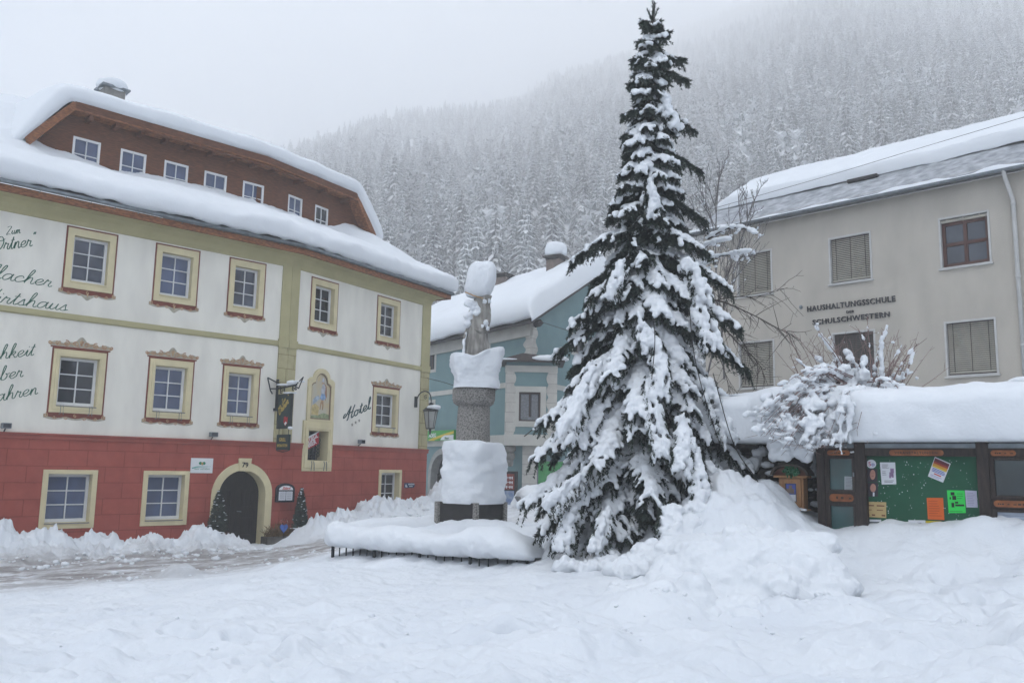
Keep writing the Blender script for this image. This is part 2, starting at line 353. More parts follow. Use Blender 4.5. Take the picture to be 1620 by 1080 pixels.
def build_ground():
    inner = np.radians(np.linspace(-41, 41, 800)); outer = np.radians(np.linspace(41, 319, 90)[1:-1])
    ang = np.r_[inner, outer, inner[0]+2*pi]
    r = np.r_[.02, .8, 1.8, 2.8, np.geomspace(3.4, 11, 300), np.linspace(11, 37, 430)[1:], np.geomspace(37, 170, 50)[1:], 260, 450, 690]
    Rg, Ag = np.meshgrid(r, ang, indexing='ij'); X = Rg*np.sin(Ag); Y = Rg*np.cos(Ag)
    Z = np.zeros_like(X); m = Rg < 75
    Z[m] = ground_z(X[m], Y[m]); Z[~m] = .8
    k = smoothstep(45, 75, Rg); Z = Z*(1-k)+.8*k - smoothstep(100, 150, Rg)*3
    V = np.stack([X, Y, Z], -1)
    g = npmesh('snow_ground', V.reshape(-1, 3), gridfaces(*X.shape)[:, ::-1], ground_mat()); tag(g, kind='structure'); return g
def ground_mat():
    """snow, with the driven strip of grey-brown slush along the hotel (world coordinates)"""
    m, n, b = new_mat('ground_snow_and_slush'); L = n.links.new
    g = n.nodes.new('ShaderNodeNewGeometry')
    def dotp(vec, off):
        d = n.nodes.new('ShaderNodeVectorMath'); d.operation = 'DOT_PRODUCT'; L(g.outputs['Position'], d.inputs[0]); d.inputs[1].default_value = (*vec, 0)
        a = n.nodes.new('ShaderNodeMath'); a.operation = 'SUBTRACT'; L(d.outputs['Value'], a.inputs[0]); a.inputs[1].default_value = off; return a.outputs[0]
    o = dotp(HA.n, float(HA.o@HA.n)); u = dotp(HA.d, float(HA.o@HA.d))
    cv = n.nodes.new('ShaderNodeCombineXYZ'); L(u, cv.inputs[0]); L(o, cv.inputs[1])
    mp = n.nodes.new('ShaderNodeMapping'); mp.inputs['Scale'].default_value = (.55, 2.2, 1); mp.inputs['Rotation'].default_value = (0, 0, radians(6)); L(cv.outputs[0], mp.inputs[0])
    ns = n.nodes.new('ShaderNodeTexNoise'); ns.inputs['Scale'].default_value = 1; ns.inputs['Detail'].default_value = 9; ns.inputs['Roughness'].default_value = .68; L(mp.outputs[0], ns.inputs['Vector'])
    def ramp(x, stops):
        r = n.nodes.new('ShaderNodeValToRGB'); e = r.color_ramp.elements
        while len(e) < len(stops): e.new(.5)
        for q, (p, c) in zip(e, stops): q.position = p; q.color = (c, c, c, 1) if not isinstance(c, tuple) else (*c, 1)
        L(x, r.inputs[0]); return r.outputs[0]
    def scl(x, k, a=0):
        q = n.nodes.new('ShaderNodeMath'); q.operation = 'MULTIPLY_ADD'; L(x, q.inputs[0]); q.inputs[1].default_value = k; q.inputs[2].default_value = a; return q.outputs[0]
    def mul(a, c):
        q = n.nodes.new('ShaderNodeMath'); q.operation = 'MULTIPLY'; L(a, q.inputs[0]); L(c, q.inputs[1]); return q.outputs[0]
    strip = ramp(scl(o, .1), [(.0, 0), (.17, 0), (.25, 1), (.60, 1), (.85, 0)])         # 0..10 m from the wall
    along = ramp(scl(u, .025, .6), [(.0, 1), (.57, 1), (.72, .35), (.9, 0)])
    patch = ramp(ns.outputs['Fac'], [(.34, 0), (.52, 1)])
    msk = mul(mul(strip, along), patch)
    big = n.nodes.new('ShaderNodeTexNoise'); big.inputs['Scale'].default_value = .9; big.inputs['Detail'].default_value = 6; L(g.outputs['Position'], big.inputs['Vector'])
    col = ramp(big.outputs['Fac'], [(.3, (.68, .715, .76)), (.7, (.735, .765, .80))])
    mx = n.nodes.new('ShaderNodeMix'); mx.data_type = 'RGBA'; L(msk, mx.inputs['Factor']); L(col, mx.inputs[6])
    sl = ramp(ns.outputs['Fac'], [(.38, (.46, .455, .46)), (.62, (.25, .24, .24))]); L(sl, mx.inputs[7]); L(mx.outputs[2], b.inputs['Base Color'])
    rg = n.nodes.new('ShaderNodeMath'); rg.operation = 'MULTIPLY_ADD'; L(msk, rg.inputs[0]); rg.inputs[1].default_value = -.3; rg.inputs[2].default_value = .75; L(rg.outputs[0], b.inputs['Roughness'])
    b.inputs['Specular IOR Level'].default_value = .25
    f1 = n.nodes.new('ShaderNodeTexNoise'); f1.inputs['Scale'].default_value = 6; f1.inputs['Detail'].default_value = 8; f1.inputs['Roughness'].default_value = .62; L(g.outputs['Position'], f1.inputs['Vector'])
    bp = n.nodes.new('ShaderNodeBump'); bp.inputs['Strength'].default_value = .6; bp.inputs['Distance'].default_value = .06; L(f1.outputs['Fac'], bp.inputs['Height']); L(bp.outputs[0], b.inputs['Normal'])
    return m
GROUND = build_ground()

# ------------------------------------------------------------------ wooded mountainside
SKY = [(-400, 470), (0, 400), (300, 320), (490, 248), (600, 213), (700, 197), (760, 192), (830, 170), (880, 135), (960, 108), (1050, 80), (1100, 62), (1200, 18), (1300, -30), (1450, -50), (1620, -55), (2100, -55)]
DC = [(-400, 620), (300, 700), (700, 850), (1000, 1150), (1300, 1350), (1620, 1400), (2100, 1400)]
_pxs = np.array([s[0] for s in SKY]); _el = []
for px, py in SKY:
    r_ = ray(px, py); _el.append((math.atan2(r_[0], r_[1]), r_[2]/np.hypot(r_[0], r_[1])))
_el = np.array(_el); _dc = np.interp(_pxs, [d[0] for d in DC], [d[1] for d in DC])
R0 = 105.0
def mount_z(x, y):
    th = np.arctan2(x, y); r = np.hypot(x, y)
    e = np.interp(th, _el[:, 0], _el[:, 1]); D = np.interp(th, _el[:, 0], _dc)
    t = (r-R0)/(D-R0)
    z = 2.3+np.where(t < 1, t, 1-(t-1)*.9)*(e*D-2.3)
    z = z + np.clip(t, 0, 1)*14*fbm(xyz0(x/120, y/120), 3, 71)
    return np.where(r < R0, .8-.02*(R0-r), z)
def build_mountain():
    th = np.linspace(radians(-44), radians(40), 190); r = np.r_[95, 105, np.linspace(112, 1700, 220)]
    Rg, T = np.meshgrid(r, th, indexing='ij'); X = Rg*np.sin(T); Y = Rg*np.cos(T); Z = mount_z(X, Y)
    o = npmesh('mountain_slope', np.stack([X, Y, np.maximum(Z, -3)], -1).reshape(-1, 3), gridfaces(*X.shape)[:, ::-1], M['snow']); tag(o, kind='structure')
build_mountain()

def conifer(seed, h=22.0, kind=0):
    """snow-laden conifer: whorls of drooping boughs, each a dark underside with a snow layer on top"""
    q = np.random.default_rng(seed); V = []; Fc = []; mi = []
    def tri(a, b_, c, m): i = len(V); V.extend([a, b_, c]); Fc.append((i, i+1, i+2)); mi.append(m)
    nw = 23; slim = [.15, .12, .175][kind % 3]
    for i in range(nw):
        t = (i+.5)/nw; zb = h*(.10+.88*t); L = h*slim*(1-t)**.8*(.85+.3*q.random())+.35
        nb = 9 if t < .6 else 7
        for k in range(nb):
            a = 2*pi*(k+q.random()*.8)/nb + i*1.1; l = L*(.7+.5*q.random()); dr = -.60-.55*q.random()+.40*t
            d = np.array([cos(a), sin(a), 0]); s = np.array([-sin(a), cos(a), 0]); wv = l*(.17+.10*q.random())
            p0 = np.array([0, 0, zb]); pm = p0+d*l*.55+np.array([0, 0, dr*l*.35]); p1 = p0+d*l+np.array([0, 0, dr*l])
            hang = np.array([0, 0, -.14*l-.22])
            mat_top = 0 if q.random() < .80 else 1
            L1, R1 = pm+s*wv+hang*.45, pm-s*wv+hang*.45
            up = np.array([0, 0, .12])
            for A, B, C in ((p0, L1, pm), (p0, pm, R1), (pm, L1, p1), (pm, p1, R1)):
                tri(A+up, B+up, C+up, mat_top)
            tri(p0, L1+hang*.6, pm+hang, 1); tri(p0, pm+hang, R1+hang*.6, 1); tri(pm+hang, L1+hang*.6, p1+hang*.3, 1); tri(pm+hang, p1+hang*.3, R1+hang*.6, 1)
            for m_ in range(3):                                  # ragged fringe
                f = .3+.3*m_; c = p0+(p1-p0)*f; sd_ = s*wv*(1-.4*m_*.5)*(1 if m_ % 2 else -1)
                tri(c, c+sd_+hang*.5, c+sd_*.55+hang*(1.5+q.random()), int(q.random() < .45))
    for k in range(5):
        a0, a1 = 2*pi*k/5, 2*pi*(k+1)/5; rr = h*.011
        tri(np.array([rr*cos(a0), rr*sin(a0), -1.5]), np.array([rr*cos(a1), rr*sin(a1), -1.5]), np.array([0, 0, h]), 1)
    return np.array(V), np.array(Fc), np.array(mi)
def larch(seed, h=20.0):
    """frosted bare broad crown, made of many small twig tufts"""
    q = np.random.default_rng(seed); V = []; Fc = []; mi = []
    def tri(a, b_, c, m): i = len(V); V.extend([a, b_, c]); Fc.append((i, i+1, i+2)); mi.append(m)
    for k in range(430):
        t = q.random()**.8; z = h*(.18+.8*t); R = h*.17*(1-t)**.55*(.6+.5*q.random())+.3; a = q.random()*2*pi; rr = R*q.random()**.45
        c = np.array([rr*cos(a), rr*sin(a), z]); d = q.normal(size=3); d[2] = abs(d[2])*.2+.3; s = q.normal(size=3); s /= np.linalg.norm(s)+1e-6; d /= np.linalg.norm(d)
        l = .9+.9*q.random(); tri(c-s*l*.35, c+s*l*.35, c+d*l, 0 if q.random() < .7 else 1)
    for k in range(60):
        t = q.random(); z = h*(.2+.6*t); R = h*.16*(1-t)**.6; a = q.random()*2*pi; d = np.array([cos(a)*R, sin(a)*R, R*.7]); s = np.array([-sin(a), cos(a), 0])*.09
        p = np.array([0, 0, z]); tri(p-s, p+s, p+d, 1)
    for k in range(4):
        a0, a1 = 2*pi*k/4, 2*pi*(k+1)/4; rr = h*.01
        tri(np.array([rr*cos(a0), rr*sin(a0), -1.5]), np.array([rr*cos(a1), rr*sin(a1), -1.5]), np.array([0, 0, h]), 1)
    return np.array(V), np.array(Fc), np.array(mi)
def tint_by_tree(m, lo, hi):
    n = m.node_tree; b = n.nodes['Principled BSDF']; L = n.links.new; src = b.inputs['Base Color'].links[0].from_socket
    oi = n.nodes.new('ShaderNodeObjectInfo'); rp = n.nodes.new('ShaderNodeValToRGB'); e = rp.color_ramp.elements; e[0].color = (*lo, 1); e[1].color = (*hi, 1); L(oi.outputs['Random'], rp.inputs[0])
    mx = n.nodes.new('ShaderNodeMix'); mx.data_type = 'RGBA'; mx.blend_type = 'MULTIPLY'; mx.inputs['Factor'].default_value = 1; L(src, mx.inputs[6]); L(rp.outputs[0], mx.inputs[7]); L(mx.outputs[2], b.inputs['Base Color'])
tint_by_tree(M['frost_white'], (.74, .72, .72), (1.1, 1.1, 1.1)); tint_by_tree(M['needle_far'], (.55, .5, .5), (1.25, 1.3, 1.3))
def build_forest():
    q = np.random.default_rng(3)
    meshes = []
    for i in range(5):
        V, Fc, mi = conifer(100+i, 22, i) if i < 4 else larch(104)
        meshes.append((V, Fc, mi))
    # jittered rows over the slope
    pts = []; r = 122.0
    while r < 1720:
        sp = 5.1+r*.0038; th0, th1 = radians(-31), radians(34); n = int((th1-th0)*r/sp)
        th = th0+(np.arange(n)+q.random(n)*.9)/n*(th1-th0); rr = r+(q.random(n)-.5)*sp*1.0
        D = np.interp(th, _el[:, 0], _dc); keep = rr < D+20
        pts.append(np.stack([rr*np.sin(th), rr*np.cos(th), rr], 1)[keep]); r += sp*1.0
    P = np.concatenate(pts); Z = mount_z(P[:, 0], P[:, 1])
    clear = fbm(xyz0(P[:, 0]/70, P[:, 1]/70), 3, 88) > .78
    P, Z = P[~clear], Z[~clear]
    # what the camera can see past the houses: keep the nearest ones one can tell apart as trees of their own
    rel = np.stack([P[:, 0], P[:, 1], Z+14-2.3], 1); dx = rel@RGT; dy = rel@UPV; dz = rel@FWD
    px = 810+FPX*dx/dz; py = 540-FPX*dy/dz
    vis = (((px > 560) & (px < 1000) & (py > 300) & (py < 445-.0*px)) | ((px > 1090) & (px < 1300) & (py < 330)) | ((px > 1300) & (px < 1620) & (py < 250-.2*(px-1300)*.0)))
    score = np.where(vis, P[:, 2], 1e9); order = np.argsort(score); near = order[:240]; far = np.setdiff1d(np.arange(len(P)), near)
    protos = []; labs = ['snow-laden conifer with drooping boughs in the wood behind the houses']*4+['frosted bare-crowned tree among the conifers behind the houses']
    fm = [M['frost_white'], M['needle_far']]
    for i, (V, Fc, mi) in enumerate(meshes):
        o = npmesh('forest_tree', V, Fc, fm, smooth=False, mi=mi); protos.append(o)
    used = [False]*5
    for idx in near:
        k = int(q.integers(0, 5)); k = k if k < 4 or q.random() < .7 else 0
        o = protos[k] if not used[k] else protos[k].copy()
        if used[k]: COL.objects.link(o)
        used[k] = True
        s = .50+.62*q.random(); o.location = (P[idx, 0], P[idx, 1], Z[idx]); o.scale = (s, s, s*(.9+.25*q.random())); o.rotation_euler = (0, 0, q.random()*6.28)
        tag(o, labs[k], 'tree', 'snowy trees at the foot of the mountain')
    # two dark spruces that stand out against the frosted wood above the school roof
    dm = [mat('half_frosted_needles', (.30, .32, .33), .9, .3, 3), mat('dark_needles', (.035, .045, .042), .9, .3, 3)]
    for px_, Y in ((1416, 420), (1451, 450)):
        th = math.atan2(*(ray(px_, 200)[:2])); rr_ = np.linspace(120, 900, 400); xs_, ys_ = rr_*math.sin(th), rr_*math.cos(th); zz_ = mount_z(xs_, ys_); el_ = (zz_-2.3)/rr_
        ry_ = ray(px_, 236); k_ = int(np.argmin(np.abs(el_-ry_[2]/np.hypot(ry_[0], ry_[1])))); V, Fc, mi = conifer(300+px_, 15, 0)
        o = npmesh('dark_spruce', V*np.array([1.15, 1.15, 1]), Fc, dm, smooth=False, mi=mi, loc=(0, 0, 0)); o.location = (xs_[k_], ys_[k_], zz_[k_]); tag(o, 'darker spruce standing out of the frosted wood above the school roof, %s of the two' % ('left' if px_ < 1430 else 'right'), 'tree')
    # the mass of the wood: one object, instanced on points
    me = bpy.data.meshes.new('forest'); PF = np.c_[P[far, :2], Z[far]]
    me.vertices.add(len(far)); me.vertices.foreach_set('co', PF.astype(np.float32).ravel())
    n = len(far)
    a = me.attributes.new('tree_scale', 'FLOAT', 'POINT'); a.data.foreach_set('value', (.42+.66*q.random(n)**1.3).astype(np.float32))
    a = me.attributes.new('tree_turn', 'FLOAT', 'POINT'); a.data.foreach_set('value', (q.random(n)*6.28).astype(np.float32))
    kind = q.integers(0, 5, n); patch = fbm(xyz0(P[far, 0]/60, P[far, 1]/60), 2, 99); kind = np.where((kind == 4) & (patch < .0), 0, kind); kind = np.where((patch > .45) & (q.random(n) < .5), 4, kind)
    a = me.attributes.new('tree_kind', 'INT', 'POINT'); a.data.foreach_set('value', kind.astype(np.int32))
    fo = bpy.data.objects.new('forest', me); COL.objects.link(fo); tag(fo, 'frosted conifer forest covering the mountain and fading into the fog', 'forest', kind='stuff')
    ng = bpy.data.node_groups.new('forest_points', 'GeometryNodeTree')
    ng.interface.new_socket('Geometry', in_out='INPUT', socket_type='NodeSocketGeometry'); ng.interface.new_socket('Geometry', in_out='OUTPUT', socket_type='NodeSocketGeometry')
    gi = ng.nodes.new('NodeGroupInput'); go = ng.nodes.new('NodeGroupOutput'); g2 = ng.nodes.new('GeometryNodeGeometryToInstance')
    for pr in protos[::-1]:
        oi = ng.nodes.new('GeometryNodeObjectInfo'); oi.inputs['Object'].default_value = pr; oi.transform_space = 'ORIGINAL'
        oi.inputs['As Instance'].default_value = True
        ng.links.new(oi.outputs['Geometry'], g2.inputs[0])
    ip = ng.nodes.new('GeometryNodeInstanceOnPoints'); ip.inputs['Pick Instance'].default_value = True
    def attr(nm, ty):
        x = ng.nodes.new('GeometryNodeInputNamedAttribute'); x.data_type = ty; x.inputs['Name'].default_value = nm; return [s for s in x.outputs if s.enabled and s.name == 'Attribute'][0]
    ng.links.new(gi.outputs[0], ip.inputs['Points']); ng.links.new(g2.outputs[0], ip.inputs['Instance'])
    ng.links.new(attr('tree_kind', 'INT'), ip.inputs['Instance Index'])
    cx = ng.nodes.new('ShaderNodeCombineXYZ'); ng.links.new(attr('tree_turn', 'FLOAT'), cx.inputs[2]); ng.links.new(cx.outputs[0], ip.inputs['Rotation'])
    ng.links.new(attr('tree_scale', 'FLOAT'), ip.inputs['Scale']); ng.links.new(ip.outputs[0], go.inputs[0])
    md = fo.modifiers.new('wood', 'NODES'); md.node_group = ng
    fo.data.materials.append(M['frost_white'])
    print('forest', len(P))
build_forest()
# ------------------------------------------------------------------ paints and building materials
M['plaster'] = mat('white_plaster', (.80, .775, .695), .85, .08, 1.6, .12, 60, c2=(.69, .665, .60), fac=(.32, .62), stretch=(1, 1, .35))
M['olive'] = mat('olive_yellow_paint', (.44, .40, .225), .8, .10, 1.6, .1, 50)
M['olive_block'] = brick_mat('olive_painted_blocks', (.46, .42, .25), (.43, .395, .23), (.25, .22, .12), .62, .45, .012)
M['cream'] = mat('cream_surround_paint', (.68, .60, .38), .75, .10, 2.5, .08, 50)
M['redline'] = mat('red_line_paint', (.20, .055, .035), .75, .18, 8)
M['red_block'] = brick_mat('red_painted_blocks', (.385, .10, .076), (.35, .091, .07), (.25, .062, .047), .98, .43, .013)
M['red'] = mat('red_paint', (.34, .088, .066), .8, .15, 2.2, .1, 50)
M['ornament'] = mat('painted_scrolls', (.50, .37, .22), .8, .35, 14, c2=(.36, .19, .11))
M['ornament_pale'] = mat('painted_scroll_shadow', (.46, .43, .34), .85, .25, 12)
M['white_frame'] = mat('white_window_frame', (.72, .73, .74), .45, .05, 5)
M['glass_blue'] = glass_mat('window_glass_blue', (.085, .115, .21), .05, .35)
M['glass_mid'] = glass_mat('window_glass_mixed', (.075, .09, .13), .05, .75)
M['glass_dark'] = glass_mat('window_glass_dark', (.035, .04, .05), .05, .6)
M['sill'] = mat('grey_sill', (.28, .27, .25), .6, .2, 6)
M['timber'] = mat('brown_boards', (.175, .068, .032), .7, .35, 5, .2, 30, c2=(.095, .038, .019), stretch=(1, 1, 9))
M['timber_light'] = mat('orange_boards', (.32, .13, .055), .65, .3, 4, .2, 25, c2=(.16, .065, .03), stretch=(2, 2, 6))
M['zinc'] = mat('zinc', (.22, .25, .27), .45, .25, 5, metal=.4)
M['iron'] = mat('dark_iron', (.022, .028, .03), .5, .3, 10)
M['door_wood'] = mat('black_brown_door', (.022, .017, .014), .6, .4, 6, .2, 30, stretch=(6, 6, .7))
M['letter_green'] = mat('green_lettering', (.035, .13, .085), .7, .15, 10)
M['letter_teal'] = mat('dark_teal_lettering', (.02, .065, .07), .7, .15, 10)
M['black'] = mat('black', (.012, .012, .013), .6, .1, 10)
M['white'] = mat('white_board', (.72, .74, .75), .5, .05, 5)
M['gold'] = mat('gold_letters', (.55, .40, .10), .5, .2, 10)
M['granite'] = mat('speckled_granite', (.30, .285, .265), .85, .3, 38, .5, 60, c2=(.10, .095, .09), fac=(.38, .56))
M['plinth_dark'] = mat('dark_stone', (.028, .026, .025), .6, .4, 6, .15, 30)
M['stone_grey'] = mat('weathered_statue', (.36, .345, .315), .9, .35, 4, .6, 26, c2=(.20, .19, .175), stretch=(3, 3, .6))

# ------------------------------------------------------------------ building helpers
def wall_cells(b, fr, u0, u1, z0, z1, holes, o=0):
    us = sorted({u0, u1, *[h[0] for h in holes], *[h[1] for h in holes]}); zs = sorted({z0, z1, *[h[2] for h in holes], *[h[3] for h in holes]})
    us = [q for q in us if u0 <= q <= u1]; zs = [q for q in zs if z0 <= q <= z1]
    for a, c in zip(us, us[1:]):
        for e, g in zip(zs, zs[1:]):
            mu, mz = (a+c)/2, (e+g)/2
            if any(h[0] < mu < h[1] and h[2] < mz < h[3] for h in holes): continue
            b.fquad(fr, a, c, e, g, o)
def rect(u0, u1, z0, z1): return [(u0, z0), (u1, z0), (u1, z1), (u0, z1)]
def casement(fr, parent, u0, u1, z0, z1, depth, cols, rows, glass, frame=None, fw=.075, mw=.03, name='window', label=None):
    frame = frame or M['white_frame']; b = MB(); o1 = -depth+.05; o0 = -depth-.02
    b.fring(fr, rect(u0, u1, z0, z1), rect(u0+fw, u1-fw, z0+fw*1.2, z1-fw), o0, o1)
    iu0, iu1, iz0, iz1 = u0+fw, u1-fw, z0+fw*1.2, z1-fw
    for k in range(1, cols):
        c = iu0+(iu1-iu0)*k/cols; b.fbox(fr, c-mw/2, c+mw/2, o0+.003, o1-.008, iz0, iz1)
    for k in range(1, rows):
        c = iz0+(iz1-iz0)*k/rows; b.fbox(fr, iu0, iu1, o0+.005, o1-.012, c-mw/2, c+mw/2)
    f = b.build(name, frame, parent, bevel=.006)
    if label: f['label'] = label
    g = MB(); g.fquad(fr, u0+.02, u1-.02, z0+.02, z1-.02, -depth); g.build('pane', glass, f)
    return f
def spiral(cu, cz, r, turns, start, sgn=1, n=22):
    t = np.linspace(0, 1, n); a = start+sgn*t*turns*2*pi; rr = r*(1-.82*t); return [(cu+rr[i]*cos(a[i]), cz+rr[i]*sin(a[i])) for i in range(n)]
def flat_line(b, fr, pts, wd, o=.006, th=.006):
    """painted stroke of width wd (scalar or list) on the wall"""
    P = np.array(pts, float); m = len(P); wd = np.broadcast_to(np.array(wd, float), (m,)); T = np.gradient(P, axis=0); T /= np.linalg.norm(T, axis=1)[:, None]+1e-9
    Nn = np.stack([-T[:, 1], T[:, 0]], 1)*wd[:, None]/2; A = P+Nn; Bq = P-Nn
    V = [fr.p(u, o, z) for u, z in A]+[fr.p(u, o, z) for u, z in Bq]
    b.add(V, [(i, i+1, m+i+1, m+i) for i in range(m-1)], list(map(tuple, A))+list(map(tuple, Bq)))
def ornament_top(fr, parent, u0, u1, z, seed=0):
    b = MB(); c = (u0+u1)/2; w = u1-u0
    sh = MB()
    k = np.linspace(0, 1, 41); hh = .09+.085*np.exp(-((k-.5)/.10)**2)*1.9+.05*np.abs(np.sin(k*pi*5))
    sh.fprism(fr, [(u0-.06+(w+.12)*a, z+h) for a, h in zip(k, hh)][::-1]+[(u0-.06, z+.01), (u1+.06, z+.01)], .0, .004)
    so = sh.build('painted_scrollwork', M['ornament_pale'], parent)
    for s in (-1, 1):
        for d, r, st in ((.10, .075, 0), (.27, .085, 1.2), (.43, .07, 2.2), (.56, .05, 3)):
            flat_line(b, fr, spiral(c+s*w*d*.98, z+.07+r*.25, r, 1.35, st if s > 0 else pi-st, s), .030, .009)
        flat_line(b, fr, [(c+s*w*.03, z+.02), (c+s*w*.2, z+.10), (c+s*w*.34, z+.05), (c+s*w*.5, z+.07), (c+s*w*.55, z+.02)], .022, .0105)
    for k_ in (-.5, 0, .5): flat_line(b, fr, [(c, z+.05), (c+k_*.06, z+.17), (c+k_*.13, z+.24 if k_ == 0 else z+.19)], [.03, .05, .01], .0115)
    b.build('painted_scroll_curls', M['ornament'], so)
def ornament_bottom(fr, parent, u0, u1, z, tip=True):
    w = u1-u0; k = np.linspace(0, 1, 33); d = .05+.045*np.abs(np.sin(k*pi*3))
    sh = MB(); sh.fprism(fr, [(u0-.07, z)]+[(u0-.07+(w+.14)*a, z-h-.05-(.10*np.exp(-((a-.5)/.07)**2) if tip else 0)) for a, h in zip(k, d)]+[(u1+.07, z)], 0, .004)
    so = sh.build('painted_scrollwork', M['ornament_pale'], parent)
    r = MB(); r.fprism(fr, [(u0, z)]+[(u0+w*a, z-h*1.05) for a, h in zip(k, d)]+[(u1, z)], 0, .008); r.build('red_scallop', M['redline'], so)
    b = MB(); c = (u0+u1)/2
    for s in (-1, 1):
        flat_line(b, fr, spiral(c+s*(w/2+.02), z-.035, .06, 1.3, pi/2, s), .026, .013)
        for dd in (.17, .36): flat_line(b, fr, spiral(c+s*w*dd, z-.085, .05, 1.1, pi if s > 0 else 0, s), .022, .0135)
    flat_line(b, fr, spiral(c, z-.03, .045, .95, pi/2), .03, .0145)
    if tip: flat_line(b, fr, [(c, z-.07), (c, z-.16)], [.05, .01], .0125)
    b.build('painted_scroll_curls', M['ornament'], so)
def hotel_window(fr, parent, u0, u1, z0, z1, cols=2, rows=3, style='upper', glass=None):
    """u0..z1: outer edge of the painted red line / of the surround"""
    red = style != 'lower'; e = .045 if red else 0
    a0, a1, c0, c1 = u0+e, u1-e, z0+e, z1-e; w = a1-a0
    sw = .17 if red else .135
    i0, i1 = a0+sw, a1-sw; k0, k1 = c0+(.20 if red else .16), c1-(.20 if red else .115)
    f = casement(fr, parent, i0, i1, k0, k1, .20, cols, rows, glass or M['glass_blue'])
    s = MB(); s.fring(fr, rect(a0, a1, c0, c1), rect(i0, i1, k0, k1), -.24, .03 if red else .085)
    if style == 'middle': s.fring(fr, rect(a0+.075, a1-.075, c0+.08, c1-.08), rect(i0-.025, i1+.025, k0-.02, k1+.02), .03, .048)
    s.build('window_surround', M['cream'], f, bevel=.008)
    sl = MB(); sl.fbox(fr, i0-.01, i1+.01, -.23, .06 if red else .11, k0-.035, k0-.003); sl.build('window_sill', M['sill'] if style != 'upper' else M['cream'], f, bevel=.004)
    if red:
        r = MB(); r.fring(fr, rect(u0, u1, z0, z1), rect(a0-.002, a1+.002, c0-.002, c1+.002), 0, .007)
        if style == 'middle': r.fring(fr, rect(u0-.05, u1+.05, z1-.005, z1+.035), rect(u0-.045, u1+.045, z1, z1+.03), 0, .0075); r.fquad(fr, u0-.05, u1+.05, z1-.004, z1+.034, .0082)
        r.build('red_border', M['redline'], f); ornament_bottom(fr, f, u0, u1, z0, tip=style == 'upper')
    if style == 'middle':
        ornament_top(fr, f, u0, u1, z1+.03)
        g = MB()
        for uu in (i0+.14, i1-.14):
            for d in (-.035, .035): g.tube([fr.p(uu+d, .03, k0+.0), fr.p(uu+d, .075, k0-.03), fr.p(uu+d, .075, k0-.22), fr.p(uu+d*1.6, .04, k0-.25)], .009, 5)
        g.build('flower_box_hook', M['zinc'], f)
    return (i0, i1, k0, k1)
def letters(s, fr, u, z, size, material, parent=None, name='lettering', ang=0, extr=.006, bold=.0, align='CENTER', o=.004, sx=1, spacing=1.0, shear=0):
    c = bpy.data.curves.new(name, 'FONT'); c.body = s; c.size = size; c.align_x = align; c.align_y = 'BOTTOM_BASELINE'; c.extrude = extr; c.offset = bold*size; c.space_character = spacing; c.shear = shear
    c.resolution_u = 3
    t = bpy.data.objects.new(name, c); COL.objects.link(t)
    me = bpy.data.meshes.new_from_object(t.evaluated_get(bpy.context.evaluated_depsgraph_get())); bpy.data.objects.remove(t)
    V = np.zeros(len(me.vertices)*3); me.vertices.foreach_get('co', V); V = V.reshape(-1, 3)
    ca, sa = cos(ang), sin(ang); X = V[:, 0]*sx; Y = V[:, 1]; uu = u+X*ca-Y*sa; zz = z+X*sa+Y*ca; oo = o+extr+V[:, 2]
    W = np.stack([fr.o[0]+fr.d[0]*uu+fr.n[0]*oo, fr.o[1]+fr.d[1]*uu+fr.n[1]*oo, zz], 1)
    L = worldloc(parent) if parent is not None else W.mean(0)
    me.vertices.foreach_set('co', (W-L).ravel().astype(np.float32)); me.update(); me.materials.clear(); me.materials.append(material)
    ob = bpy.data.objects.new(name, me); COL.objects.link(ob)
    if parent is not None: ob.parent = parent
    else: ob.location = tuple(L)
    return ob
